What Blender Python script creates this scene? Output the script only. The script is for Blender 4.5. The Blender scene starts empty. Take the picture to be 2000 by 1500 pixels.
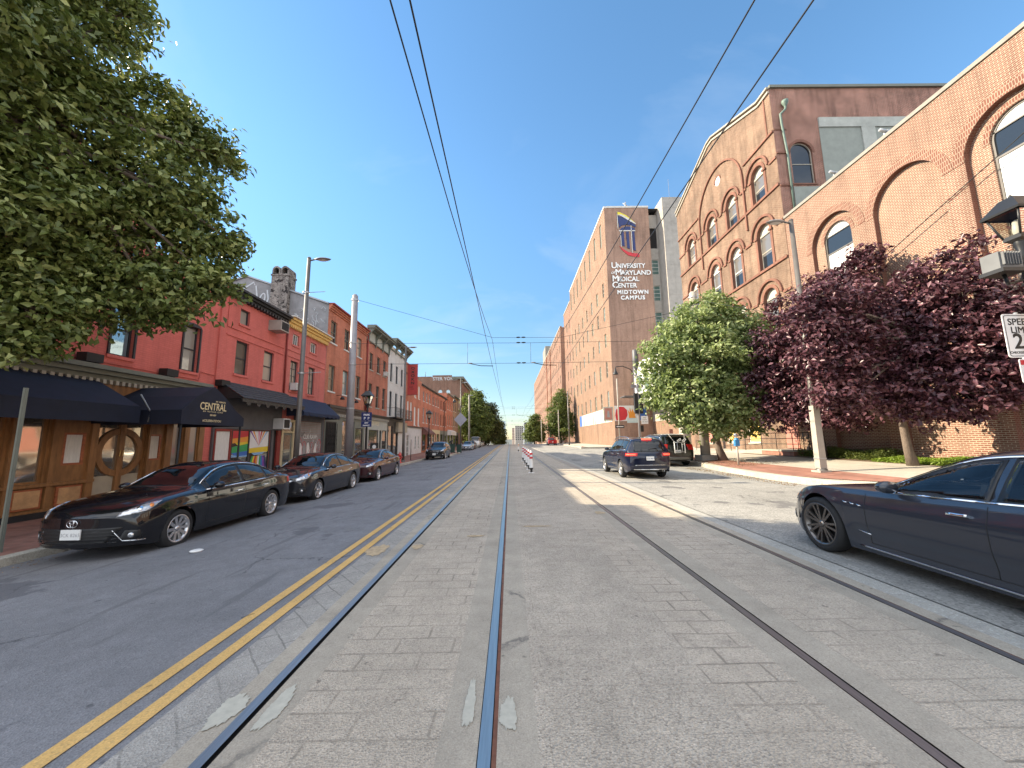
import bpy, bmesh, math, random
import numpy as np
from mathutils import Vector, Matrix
from mathutils.bvhtree import BVHTree
random.seed(7); rng = np.random.default_rng(7)
S = bpy.context.scene
COL = S.collection
PI = math.pi
R = math.radians

# ------------------------------------------------------------------ tagging
def tag(o, label=None, cat=None, group=None, kind=None):
    if label: o['label'] = label
    if cat: o['category'] = cat
    if group: o['group'] = group
    if kind: o['kind'] = kind
    return o

def empty(name, loc, label, cat, group=None, rz=0.0, kind=None):
    o = bpy.data.objects.new(name, None); COL.objects.link(o)
    o.location = loc; o.rotation_euler = (0, 0, rz); o.empty_display_size = 0.3
    return tag(o, label, cat, group, kind)

def copy_tree(o, parent=None):
    c = o.copy(); COL.objects.link(c)
    if parent: c.parent = parent
    for ch in list(o.children):
        copy_tree(ch, c)
    return c

# ------------------------------------------------------------------ materials
MATS = {}
def nodes(name):
    m = bpy.data.materials.new(name); m.use_nodes = True
    nt = m.node_tree
    return m, nt, nt.nodes['Principled BSDF'], nt.nodes['Material Output']

def rgba(c): return (c[0], c[1], c[2], 1.0)
def mulc(c, k): return tuple(min(1, x * k) for x in c[:3])

def mat(name, col, rough=0.75, metal=0.0, var=0.12, scale=2.0, bump=0.0, bscale=40.0, coat=0.0, spec=0.5, dirt=0.0, stretch=None):
    if name in MATS: return MATS[name]
    m, nt, b, out = nodes(name); N = nt.nodes; Lk = nt.links
    b.inputs['Roughness'].default_value = rough
    b.inputs['Metallic'].default_value = metal
    b.inputs['Coat Weight'].default_value = coat
    b.inputs['Coat Roughness'].default_value = 0.04
    b.inputs['Specular IOR Level'].default_value = spec
    tc = N.new('ShaderNodeTexCoord')
    src = tc.outputs['Object']
    if stretch:
        mp = N.new('ShaderNodeMapping'); mp.inputs['Scale'].default_value = stretch
        Lk.new(src, mp.inputs['Vector']); src = mp.outputs['Vector']
    if var > 0:
        n = N.new('ShaderNodeTexNoise'); n.inputs['Scale'].default_value = scale; n.inputs['Detail'].default_value = 6
        n.inputs['Roughness'].default_value = 0.65
        Lk.new(src, n.inputs['Vector'])
        r = N.new('ShaderNodeValToRGB'); r.color_ramp.elements[0].position = 0.3; r.color_ramp.elements[1].position = 0.7
        r.color_ramp.elements[0].color = rgba(mulc(col, 1 - var)); r.color_ramp.elements[1].color = rgba(mulc(col, 1 + var))
        Lk.new(n.outputs['Fac'], r.inputs['Fac'])
        cs = r.outputs['Color']
        if dirt > 0:
            n2 = N.new('ShaderNodeTexNoise'); n2.inputs['Scale'].default_value = scale * 0.35; n2.inputs['Detail'].default_value = 9
            n2.inputs['Roughness'].default_value = 0.75
            Lk.new(src, n2.inputs['Vector'])
            r2 = N.new('ShaderNodeValToRGB'); r2.color_ramp.elements[0].position = 0.50; r2.color_ramp.elements[1].position = 0.66
            r2.color_ramp.elements[0].color = (0, 0, 0, 1); r2.color_ramp.elements[1].color = (dirt, dirt, dirt, 1)
            Lk.new(n2.outputs['Fac'], r2.inputs['Fac'])
            mx = N.new('ShaderNodeMix'); mx.data_type = 'RGBA'
            Lk.new(r2.outputs['Color'], mx.inputs[0]); Lk.new(cs, mx.inputs[6]); mx.inputs[7].default_value = rgba(mulc(col, 0.45))
            cs = mx.outputs[2]
        Lk.new(cs, b.inputs['Base Color'])
    else:
        b.inputs['Base Color'].default_value = rgba(col)
    if bump > 0:
        nb = N.new('ShaderNodeTexNoise'); nb.inputs['Scale'].default_value = bscale; nb.inputs['Detail'].default_value = 5
        Lk.new(src, nb.inputs['Vector'])
        bp = N.new('ShaderNodeBump'); bp.inputs['Strength'].default_value = bump; bp.inputs['Distance'].default_value = 0.01
        Lk.new(nb.outputs['Fac'], bp.inputs['Height']); Lk.new(bp.outputs['Normal'], b.inputs['Normal'])
    MATS[name] = m
    return m

def brick(name, c1, c2, mortar, bw=0.205, bh=0.068, mw=0.010, weather=0.25, wscale=0.5, offset=0.5, bump=0.35, spots=None, rough=0.85):
    if name in MATS: return MATS[name]
    m, nt, b, out = nodes(name); N = nt.nodes; Lk = nt.links
    b.inputs['Roughness'].default_value = rough
    b.inputs['Specular IOR Level'].default_value = 0.25
    uv = N.new('ShaderNodeUVMap')
    bt = N.new('ShaderNodeTexBrick'); bt.offset = offset
    bt.inputs['Scale'].default_value = 1.0
    bt.inputs['Brick Width'].default_value = bw; bt.inputs['Row Height'].default_value = bh
    bt.inputs['Mortar Size'].default_value = mw; bt.inputs['Mortar Smooth'].default_value = 0.2
    bt.inputs['Color1'].default_value = rgba(c1); bt.inputs['Color2'].default_value = rgba(c2); bt.inputs['Mortar'].default_value = rgba(mortar)
    nw = N.new('ShaderNodeTexNoise'); nw.inputs['Scale'].default_value = 6.0; nw.inputs['Detail'].default_value = 3
    Lk.new(uv.outputs['UV'], nw.inputs['Vector'])
    va = N.new('ShaderNodeMix'); va.data_type = 'VECTOR'; va.inputs[0].default_value = 0.008 if bw < 0.3 else 0.02
    Lk.new(uv.outputs['UV'], va.inputs[4]); Lk.new(nw.outputs['Color'], va.inputs[5])
    Lk.new(va.outputs[1], bt.inputs['Vector'])
    n = N.new('ShaderNodeTexNoise'); n.inputs['Scale'].default_value = wscale; n.inputs['Detail'].default_value = 8; n.inputs['Roughness'].default_value = 0.7
    Lk.new(uv.outputs['UV'], n.inputs['Vector'])
    r = N.new('ShaderNodeValToRGB'); r.color_ramp.elements[0].position = 0.3; r.color_ramp.elements[1].position = 0.72
    lo, hi = 1 - weather, 1 + weather * 0.8
    r.color_ramp.elements[0].color = (lo, lo, lo, 1); r.color_ramp.elements[1].color = (min(hi, 1.6),) * 3 + (1,)
    Lk.new(n.outputs['Fac'], r.inputs['Fac'])
    mx = N.new('ShaderNodeMix'); mx.data_type = 'RGBA'; mx.blend_type = 'MULTIPLY'; mx.inputs[0].default_value = 1.0
    Lk.new(bt.outputs['Color'], mx.inputs[6]); Lk.new(r.outputs['Color'], mx.inputs[7])
    cs = mx.outputs[2]
    ms = N.new('ShaderNodeMapping'); ms.inputs['Scale'].default_value = (1.7, 0.16, 1.0); Lk.new(uv.outputs['UV'], ms.inputs['Vector'])
    ns = N.new('ShaderNodeTexNoise'); ns.inputs['Scale'].default_value = 1.0; ns.inputs['Detail'].default_value = 8; ns.inputs['Roughness'].default_value = 0.7; Lk.new(ms.outputs[0], ns.inputs['Vector'])
    rs = N.new('ShaderNodeValToRGB'); rs.color_ramp.elements[0].position = 0.36; rs.color_ramp.elements[1].position = 0.55
    rs.color_ramp.elements[0].color = (1 - weather * 0.9,) * 3 + (1,); rs.color_ramp.elements[1].color = (1.03, 1.03, 1.03, 1); Lk.new(ns.outputs['Fac'], rs.inputs['Fac'])
    m4 = N.new('ShaderNodeMix'); m4.data_type = 'RGBA'; m4.blend_type = 'MULTIPLY'; m4.inputs[0].default_value = 1.0; Lk.new(cs, m4.inputs[6]); Lk.new(rs.outputs['Color'], m4.inputs[7]); cs = m4.outputs[2]
    if spots:
        n3 = N.new('ShaderNodeTexNoise'); n3.inputs['Scale'].default_value = spots[1]; n3.inputs['Detail'].default_value = 9; n3.inputs['Roughness'].default_value = 0.8
        Lk.new(uv.outputs['UV'], n3.inputs['Vector'])
        r3 = N.new('ShaderNodeValToRGB'); r3.color_ramp.elements[0].position = spots[2]; r3.color_ramp.elements[1].position = spots[2] + 0.05
        Lk.new(n3.outputs['Fac'], r3.inputs['Fac'])
        m3 = N.new('ShaderNodeMix'); m3.data_type = 'RGBA'
        Lk.new(r3.outputs['Color'], m3.inputs[0]); Lk.new(cs, m3.inputs[6]); m3.inputs[7].default_value = rgba(spots[0])
        cs = m3.outputs[2]
    Lk.new(cs, b.inputs['Base Color'])
    iv = N.new('ShaderNodeMath'); iv.operation = 'SUBTRACT'; iv.inputs[0].default_value = 1.0; Lk.new(bt.outputs['Fac'], iv.inputs[1])
    bp = N.new('ShaderNodeBump'); bp.inputs['Strength'].default_value = bump; bp.inputs['Distance'].default_value = 0.008
    Lk.new(iv.outputs[0], bp.inputs['Height']); Lk.new(bp.outputs['Normal'], b.inputs['Normal'])
    MATS[name] = m
    return m

def pane_mat(name, col=(0.02, 0.025, 0.03), rough=0.03, metal=0.0, wob=0.15, coat=0.5, ior=1.5):
    if name in MATS: return MATS[name]
    m, nt, b, out = nodes(name); N = nt.nodes; Lk = nt.links
    b.inputs['Base Color'].default_value = rgba(col); b.inputs['Roughness'].default_value = rough
    b.inputs['Specular IOR Level'].default_value = 0.6; b.inputs['IOR'].default_value = ior
    b.inputs['Metallic'].default_value = metal; b.inputs['Coat Weight'].default_value = coat; b.inputs['Coat Roughness'].default_value = 0.02
    tc = N.new('ShaderNodeTexCoord'); n = N.new('ShaderNodeTexNoise'); n.inputs['Scale'].default_value = 1.3; n.inputs['Detail'].default_value = 1
    Lk.new(tc.outputs['Object'], n.inputs['Vector'])
    bp = N.new('ShaderNodeBump'); bp.inputs['Strength'].default_value = wob; bp.inputs['Distance'].default_value = 0.02
    Lk.new(n.outputs['Fac'], bp.inputs['Height']); Lk.new(bp.outputs['Normal'], b.inputs['Normal']); Lk.new(bp.outputs['Normal'], b.inputs['Coat Normal'])
    MATS[name] = m
    return m

def see_glass(name, tint=(0.55, 0.62, 0.62), refl=0.25):
    if name in MATS: return MATS[name]
    m, nt, b, out = nodes(name); N = nt.nodes; Lk = nt.links
    N.remove(b)
    tr = N.new('ShaderNodeBsdfTransparent'); tr.inputs['Color'].default_value = rgba(tint)
    gl = N.new('ShaderNodeBsdfGlossy'); gl.inputs['Roughness'].default_value = 0.02; gl.inputs['Color'].default_value = (0.9, 0.95, 1, 1)
    fr = N.new('ShaderNodeFresnel'); fr.inputs['IOR'].default_value = 1.42
    ad = N.new('ShaderNodeMath'); ad.operation = 'ADD'; ad.use_clamp = True; ad.inputs[1].default_value = refl * 0.25
    Lk.new(fr.outputs[0], ad.inputs[0])
    mx = N.new('ShaderNodeMixShader'); Lk.new(ad.outputs[0], mx.inputs[0]); Lk.new(tr.outputs[0], mx.inputs[1]); Lk.new(gl.outputs[0], mx.inputs[2])
    Lk.new(mx.outputs[0], out.inputs['Surface'])
    MATS[name] = m
    return m

def paint(name, col, flake=0.0):
    if name in MATS: return MATS[name]
    m, nt, b, out = nodes(name)
    b.inputs['Base Color'].default_value = rgba(col); b.inputs['Roughness'].default_value = 0.32; b.inputs['Metallic'].default_value = flake
    b.inputs['Coat Weight'].default_value = 1.0; b.inputs['Coat Roughness'].default_value = 0.02; b.inputs['Specular IOR Level'].default_value = 0.08; b.inputs['Coat IOR'].default_value = 1.55
    MATS[name] = m
    return m

def emis(name, col, st):
    if name in MATS: return MATS[name]
    m, nt, b, out = nodes(name)
    b.inputs['Base Color'].default_value = rgba(col); b.inputs['Emission Color'].default_value = rgba(col); b.inputs['Emission Strength'].default_value = st
    MATS[name] = m
    return m

def leaf_mat(name, c1, c2, c3, trans=0.35, rough=0.5):
    if name in MATS: return MATS[name]
    m, nt, b, out = nodes(name); N = nt.nodes; Lk = nt.links
    at = N.new('ShaderNodeAttribute'); at.attribute_name = 'rnd'
    r = N.new('ShaderNodeValToRGB'); r.color_ramp.elements[0].color = rgba(c1); r.color_ramp.elements[1].color = rgba(c3)
    e = r.color_ramp.elements.new(0.55); e.color = rgba(c2)
    Lk.new(at.outputs['Fac'], r.inputs['Fac']); Lk.new(r.outputs['Color'], b.inputs['Base Color'])
    b.inputs['Roughness'].default_value = rough; b.inputs['Specular IOR Level'].default_value = 0.4
    tl = N.new('ShaderNodeBsdfTranslucent')
    hs = N.new('ShaderNodeHueSaturation'); hs.inputs['Value'].default_value = 1.5; hs.inputs['Saturation'].default_value = 1.1
    Lk.new(r.outputs['Color'], hs.inputs['Color']); Lk.new(hs.outputs['Color'], tl.inputs['Color'])
    mx = N.new('ShaderNodeMixShader'); mx.inputs[0].default_value = trans
    Lk.new(b.outputs[0], mx.inputs[1]); Lk.new(tl.outputs[0], mx.inputs[2]); Lk.new(mx.outputs[0], out.inputs['Surface'])
    MATS[name] = m
    return m

# ------------------------------------------------------------------ mesh builder
class MB:
    def __init__(s): s.v = []; s.f = []; s.m = []; s.sm = []
    def vert(s, p): s.v.append(tuple(p)); return len(s.v) - 1
    def face(s, pts, mi=0, smooth=False):
        n = len(s.v); s.v.extend(tuple(p) for p in pts)
        s.f.append(tuple(range(n, n + len(pts)))); s.m.append(mi); s.sm.append(smooth)
    def idx(s, ids, mi=0, smooth=False): s.f.append(tuple(ids)); s.m.append(mi); s.sm.append(smooth)
    def box(s, x0, x1, y0, y1, z0, z1, mi=0, skip=''):
        if x0 > x1: x0, x1 = x1, x0
        if y0 > y1: y0, y1 = y1, y0
        if z0 > z1: z0, z1 = z1, z0
        n = len(s.v)
        s.v += [(x0, y0, z0), (x1, y0, z0), (x1, y1, z0), (x0, y1, z0), (x0, y0, z1), (x1, y0, z1), (x1, y1, z1), (x0, y1, z1)]
        for k, q in (('b', (0, 3, 2, 1)), ('t', (4, 5, 6, 7)), ('f', (0, 1, 5, 4)), ('k', (2, 3, 7, 6)), ('l', (3, 0, 4, 7)), ('r', (1, 2, 6, 5))):
            if k in skip: continue
            s.f.append(tuple(n + i for i in q)); s.m.append(mi); s.sm.append(False)
        return s
    def tube(s, pts, r, n=8, mi=0, smooth=True, cap=True):
        pts = [Vector(p) for p in pts]
        rr = r if isinstance(r, (list, tuple)) else [r] * len(pts)
        rings = []; up = None
        for i, p in enumerate(pts):
            a = pts[max(i - 1, 0)]; b = pts[min(i + 1, len(pts) - 1)]
            d = (b - a).normalized()
            if up is None:
                up = Vector((0, 0, 1)) if abs(d.z) < 0.9 else Vector((1, 0, 0))
            u = d.cross(up); 
            if u.length < 1e-5: u = d.cross(Vector((0, 1, 0)))
            u.normalize(); w = d.cross(u).normalized(); up = w.cross(d) if False else up
            base = len(s.v)
            for k in range(n):
                t = 2 * PI * k / n
                s.v.append(tuple(p + (u * math.cos(t) + w * math.sin(t)) * rr[i]))
            rings.append(base)
        for a, b in zip(rings[:-1], rings[1:]):
            for k in range(n):
                k2 = (k + 1) % n
                s.f.append((a + k, a + k2, b + k2, b + k)); s.m.append(mi); s.sm.append(smooth)
        if cap:
            s.f.append(tuple(rings[0] + k for k in range(n))[::-1]); s.m.append(mi); s.sm.append(False)
            s.f.append(tuple(rings[-1] + k for k in range(n))); s.m.append(mi); s.sm.append(False)
        return s
    def lathe(s, prof, c=(0, 0, 0), n=16, mi=0, smooth=True, axis='z', a0=0, a1=2 * PI):
        base = len(s.v); full = abs(a1 - a0 - 2 * PI) < 1e-6
        nn = n if full else n + 1
        for (r, h) in prof:
            for k in range(nn):
                t = a0 + (a1 - a0) * k / n
                if axis == 'z': q = (c[0] + r * math.cos(t), c[1] + r * math.sin(t), c[2] + h)
                elif axis == 'x': q = (c[0] + h, c[1] + r * math.cos(t), c[2] + r * math.sin(t))
                else: q = (c[0] + r * math.cos(t), c[1] + h, c[2] + r * math.sin(t))
                s.v.append(q)
        for i in range(len(prof) - 1):
            for k in range(n):
                k2 = (k + 1) % nn if full else k + 1
                s.f.append((base + i * nn + k, base + i * nn + k2, base + (i + 1) * nn + k2, base + (i + 1) * nn + k)); s.m.append(mi); s.sm.append(smooth)
        return s
    def prism(s, poly, F, d0, d1, mi=0):
        """poly in (s,z), extruded between depths d0..d1 with mapping F(s,z,d)"""
        a = [F(p[0], p[1], d0) for p in poly]; b = [F(p[0], p[1], d1) for p in poly]
        n = len(s.v); k = len(poly); s.v += [tuple(p) for p in a + b]
        s.f.append(tuple(range(n, n + k))); s.m.append(mi); s.sm.append(False)
        s.f.append(tuple(range(n + 2 * k - 1, n + k - 1, -1))); s.m.append(mi); s.sm.append(False)
        for i in range(k):
            j = (i + 1) % k
            s.f.append((n + i, n + k + i, n + k + j, n + j)); s.m.append(mi); s.sm.append(False)
        return s
    def fbox(s, F, a, b, c, d, d0, d1, mi=0):
        return s.prism([(a, c), (b, c), (b, d), (a, d)], F, d0, d1, mi)
    def build(s, name, mats, parent=None, origin=None, uvo=(0, 0), fixn=True):
        if not isinstance(mats, (list, tuple)): mats = [mats]
        o = (0, 0, 0)
        if origin is not None: o = origin
        elif parent is not None and parent.type == 'EMPTY' and not parent.parent and abs(parent.rotation_euler.z) < 1e-6: o = tuple(parent.location)
        elif parent is not None: o = (0, 0, 0)
        me = bpy.data.meshes.new(name)
        V = np.array(s.v, dtype=float).reshape(-1, 3)
        me.from_pydata((V - np.array(o)).tolist(), [], s.f)
        me.polygons.foreach_set('material_index', s.m); me.polygons.foreach_set('use_smooth', s.sm)
        for m in mats: me.materials.append(m)
        if fixn:
            bm = bmesh.new(); bm.from_mesh(me)
            bmesh.ops.remove_doubles(bm, verts=bm.verts, dist=1e-5)
            bmesh.ops.recalc_face_normals(bm, faces=bm.faces)
            bm.to_mesh(me); bm.free()
        box_uv(me, o, uvo)
        me.update()
        ob = bpy.data.objects.new(name, me); COL.objects.link(ob)
        if parent is not None: ob.parent = parent
        return ob

def box_uv(me, o=(0, 0, 0), uvo=(0, 0)):
    uvl = me.uv_layers.new(name='UVMap')
    nl = len(me.loops)
    vi = np.zeros(nl, dtype=np.int32); me.loops.foreach_get('vertex_index', vi)
    co = np.zeros(len(me.vertices) * 3); me.vertices.foreach_get('co', co); co = co.reshape(-1, 3) + np.array(o)
    npoly = len(me.polygons)
    nr = np.zeros(npoly * 3); me.polygons.foreach_get('normal', nr); nr = np.abs(nr.reshape(-1, 3))
    tot = np.zeros(npoly, dtype=np.int32); me.polygons.foreach_get('loop_total', tot)
    st = np.zeros(npoly, dtype=np.int32); me.polygons.foreach_get('loop_start', st)
    ax = np.argmax(nr + np.array([1e-4, 0, 0]), axis=1)
    order = np.argsort(st); la = np.repeat(ax[order], tot[order])
    c = co[vi]
    u = np.where(la == 0, c[:, 1], c[:, 0]); v = np.where(la == 2, c[:, 1], c[:, 2])
    uv = np.stack([u + uvo[0], v + uvo[1]], 1).ravel()
    uvl.data.foreach_set('uv', uv)

# ------------------------------------------------------------------ text
def text_mb(txt, size, align='CENTER', ext=0.0, spacing=1.0, shear=0.0):
    cu = bpy.data.curves.new('lettering', 'FONT'); cu.body = txt; cu.size = size; cu.align_x = align; cu.extrude = ext
    cu.space_character = spacing; cu.resolution_u = 3; cu.shear = shear
    ob = bpy.data.objects.new('lettering', cu); COL.objects.link(ob)
    dg = bpy.context.evaluated_depsgraph_get(); dg.update()
    me = bpy.data.meshes.new_from_object(ob.evaluated_get(dg))
    bpy.data.objects.remove(ob)
    vs = [tuple(v.co) for v in me.vertices]; fs = [tuple(p.vertices) for p in me.polygons]
    bpy.data.meshes.remove(me)
    return vs, fs

def put_text(mb, txt, size, F, s, z, d, flip=1, mi=0, sx=1.0, sz=1.0, bold=0.0, **k):
    """text laid in facade plane F(s,z,d); flip=-1 when s decreases to the reader's right"""
    vs, fs = text_mb(txt, size, **k)
    offs = [(0, 0)] if not bold else [(0, 0), (bold, 0), (0, bold), (bold, bold)]
    for i, (ox, oz) in enumerate(offs):
        n = len(mb.v)
        mb.v += [tuple(F(s + flip * (x * sx + ox), z + y * sz + oz, d + zz + i * 0.0006)) for x, y, zz in vs]
        for f in fs:
            mb.f.append(tuple(n + q for q in f)); mb.m.append(mi); mb.sm.append(False)

def ribbon(mb, F, pts, w, d, mi=0, flip=1):
    """flat painted stroke in a facade plane"""
    pts = [Vector((p[0], p[1])) for p in pts]
    L_, R_ = [], []
    for i, p in enumerate(pts):
        a = pts[max(i - 1, 0)]; b = pts[min(i + 1, len(pts) - 1)]
        t = (b - a); 
        if t.length < 1e-6: t = Vector((1, 0))
        t.normalize(); n = Vector((-t.y, t.x)) * w / 2
        L_.append(F(p.x + n.x, p.y + n.y, d)); R_.append(F(p.x - n.x, p.y - n.y, d))
    for i in range(len(pts) - 1):
        mb.face([L_[i], L_[i + 1], R_[i + 1], R_[i]], mi)

# facade frames: F(s, z, d) with d measured outwards from the wall plane
def F_left(X0): return lambda s, z, d: (X0 + d, s, z)
def F_right(X0): return lambda s, z, d: (X0 - d, s, z)
def F_front(Y0): return lambda s, z, d: (s, Y0 - d, z)     # faces the camera (-Y)

def wall(mb, F, s0, s1, z0, z1, holes, depth=0.12, mi=0, jmi=None):
    """holes: (a,b,c,d,arch) arch=True: d is the crown of a semicircle"""
    jmi = mi if jmi is None else jmi
    ss = sorted({s0, s1} | {x for h in holes for x in (h[0], h[1])})
    zz = sorted({z0, z1} | {x for h in holes for x in (h[2], h[3])})
    for i in range(len(ss) - 1):
        for j in range(len(zz) - 1):
            cx = (ss[i] + ss[i + 1]) / 2; cz = (zz[j] + zz[j + 1]) / 2
            if any(h[0] < cx < h[1] and h[2] < cz < h[3] for h in holes): continue
            mb.face([F(ss[i], zz[j], 0), F(ss[i + 1], zz[j], 0), F(ss[i + 1], zz[j + 1], 0), F(ss[i], zz[j + 1], 0)], mi)
    for h in holes:
        a, b, c, d = h[:4]; arch = len(h) > 4 and h[4]
        if not arch:
            for p, q in (((a, c), (b, c)), ((b, c), (b, d)), ((b, d), (a, d)), ((a, d), (a, c))):
                mb.face([F(p[0], p[1], 0), F(q[0], q[1], 0), F(q[0], q[1], -depth), F(p[0], p[1], -depth)], jmi)
        else:
            r = (b - a) / 2; cx = (a + b) / 2; sp = d - r; n = 14
            arc = [(cx + r * math.cos(PI * k / n), sp + r * math.sin(PI * k / n)) for k in range(n + 1)]
            for p, q in (((a, c), (b, c)), ((b, c), (b, sp)), ((a, sp), (a, c))):
                mb.face([F(p[0], p[1], 0), F(q[0], q[1], 0), F(q[0], q[1], -depth), F(p[0], p[1], -depth)], jmi)
            for k in range(n):
                p, q = arc[k], arc[k + 1]
                mb.face([F(p[0], p[1], 0), F(q[0], q[1], 0), F(q[0], q[1], -depth), F(p[0], p[1], -depth)], jmi)
                mb.face([F(p[0], p[1], 0), F(p[0], d, 0), F(q[0], d, 0), F(q[0], q[1], 0)], mi)

def arch_ring(mb, F, cx, sp, r0, r1, d0, d1, mi=0, n=18, drop=0.0):
    """raised moulding round an arch, with optional straight legs of length drop"""
    pts = [(cx + math.cos(PI * k / n), sp + math.sin(PI * k / n)) for k in range(n + 1)]
    def ring(r): 
        q = [(cx + r * math.cos(PI * k / n), sp + r * math.sin(PI * k / n)) for k in range(n + 1)]
        if drop: q = [(cx + r, sp - drop)] + q + [(cx - r, sp - drop)]
        return q
    A = ring(r0); B = ring(r1)
    for i in range(len(A) - 1):
        mb.face([F(*A[i], d1), F(*A[i + 1], d1), F(*B[i + 1], d1), F(*B[i], d1)], mi)
        mb.face([F(*B[i], d1), F(*B[i + 1], d1), F(*B[i + 1], d0), F(*B[i], d0)], mi)
        mb.face([F(*A[i], d1), F(*A[i + 1], d1), F(*A[i + 1], d0), F(*A[i], d0)], mi)
    for i in (0, -1):
        mb.face([F(*A[i], d1), F(*B[i], d1), F(*B[i], d0), F(*A[i], d0)], mi)

# windows are made once per kind in a local frame (width along x, outwards = -y) and copied
WC = {}
def window_meshes(w, h, arch, style, fm, pm, sm, depth):
    key = (round(w, 3), round(h, 3), arch, style, fm.name, pm.name, sm.name if sm else '', depth)
    if key in WC: return WC[key]
    f = MB(); y0 = depth; t = 0.055; pr = depth - 0.05   # frame front face
    F = lambda s, z, d: (s, -d, z)
    def bar(a, b, c, d, dd=0.0, th=0.06): f.fbox(F, a, b, c, d, -(pr + dd), -(pr + dd + th))
    hw = w / 2
    if arch:
        r = hw; sp = h - r
        bar(-hw, -hw + t, 0, sp); bar(hw - t, hw, 0, sp); bar(-hw + t, hw - t, 0, t)
        arch_ring(f, F, 0, sp, r - t, r - 0.001, -(pr + 0.06), -pr)
    else:
        bar(-hw, -hw + t, 0, h); bar(hw - t, hw, 0, h); bar(-hw + t, hw - t, 0, t); bar(-hw + t, hw - t, h - t, h)
        sp = h
    if style == 'sash':
        bar(-hw + t, hw - t, h * 0.48, h * 0.48 + 0.05, 0.012)
    elif style == 'four':
        bar(-hw + t, hw - t, h * 0.5 - 0.02, h * 0.5 + 0.02, 0.012); bar(-0.015, 0.015, t, h * 0.5 - 0.02, 0.014); bar(-0.015, 0.015, h * 0.5 + 0.02, h - t, 0.014)
    elif style == 'bars':
        bar(-0.012, 0.012, t, h - t, 0.01)
        for k in (0.25, 0.5, 0.75): bar(-hw + t, hw - t, h * k - 0.012, h * k + 0.012, 0.013)
    elif style == 'archsash':
        bar(-hw + t, hw - t, sp - 0.06, sp + 0.06, -0.02); bar(-hw + t, hw - t, sp * 0.5 - 0.03, sp * 0.5 + 0.03, 0.01)
    elif style == 'hosp':
        for k in (0.34, 0.67): bar(-hw + t, hw - t, h * k - 0.03, h * k + 0.03, 0.01)
        bar(-0.03, 0.03, t, h - t, 0.013)
    elif style == 'triple':
        for k in (-1, 1): bar(k * hw / 3 - 0.02, k * hw / 3 + 0.02, t, h - t, 0.01)
    elif style == 'ribbon':
        for k in (1, 2, 3): bar(-hw + t, hw - t, h * k / 4 - 0.03, h * k / 4 + 0.03, 0.01)
    fo = f.build('window', fm); fmesh = fo.data; bpy.data.objects.remove(fo)
    p = MB(); yy = depth - 0.012
    if arch and style == 'archsash':
        p.face([(-hw, yy, 0), (hw, yy, 0), (hw, yy, sp * 0.42), (-hw, yy, sp * 0.42)]); p.face([(-hw, yy, sp * 0.42), (hw, yy, sp * 0.42), (hw, yy, sp), (-hw, yy, sp)], 2)
        n = 14
        p.face([(hw * math.cos(PI * k / n), yy, sp + hw * math.sin(PI * k / n)) for k in range(n + 1)], 1)
        po = p.build('pane', [pm, MATS['grey_board'], MATS['pane_shade']])
    elif arch:
        n = 14
        p.face([(-hw, yy, 0), (hw, yy, 0)] + [(hw * math.cos(PI * k / n), yy, sp + hw * math.sin(PI * k / n)) for k in range(n + 1)])
        po = p.build('pane', pm)
    else:
        p.face([(-hw, yy, 0), (hw, yy, 0), (hw, yy, h), (-hw, yy, h)])
        po = p.build('pane', pm)
    pmesh = po.data; bpy.data.objects.remove(po)
    smesh = None
    if sm:
        q = MB(); q.box(-hw - 0.07, hw + 0.07, -0.05, depth - 0.055, -0.10, -0.003)
        so = q.build('sill', sm); smesh = so.data; bpy.data.objects.remove(so)
    WC[key] = (fmesh, pmesh, smesh)
    return WC[key]

def put_window(root, F, side, s, z, w, h, arch=False, style='sash', fm=None, pm=None, sm=None, depth=0.12, label=None):
    """s = centre, z = sill"""
    fm = fm or MATS['frame_dark']; pm = pm or MATS['pane']
    A, B, Cm = window_meshes(w, h, arch, style, fm, pm, sm, depth)
    rz = {'left': PI / 2, 'right': -PI / 2, 'front': 0.0}[side]
    p = Vector(F(s, z, 0)) - Vector(root.location)
    o = bpy.data.objects.new('window', A); COL.objects.link(o); o.parent = root; o.location = p; o.rotation_euler = (0, 0, rz)
    q = bpy.data.objects.new('pane', B); COL.objects.link(q); q.parent = o
    if Cm:
        q = bpy.data.objects.new('sill', Cm); COL.objects.link(q); q.parent = o
    if label: o['label'] = label
    return o

# ------------------------------------------------------------------ ground heights
def zY(y):
    if y < 100: return 0.0
    t = y - 100
    return -(t * t) / 2800.0 if t < 84 else -(84 * 84) / 2800.0 - 0.06 * (t - 84)
def zleft(y):
    t = min(max((y - 45) / 45.0, 0), 1); t = t * t * (3 - 2 * t)
    return 1 - 0.65 * t
def gz(x, y):
    """road surface height"""
    z = zY(y)
    if x < -2.1:
        k = min((-2.1 - x) / 6.1, 1.0)
        z += -0.34 * k * zleft(y)
    return z
def side_l(x, y):   # left pavement
    return gz(-8.2, y) + 0.15 + 0.015 * (-8.25 - x)
def side_r(x, y):
    far = min(max((y - 30) / 20.0, 0), 1)
    return zY(y) + 0.2 + (0.052 * (1 - far) + 0.004 * far) * max(x - 9.6, 0)
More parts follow.
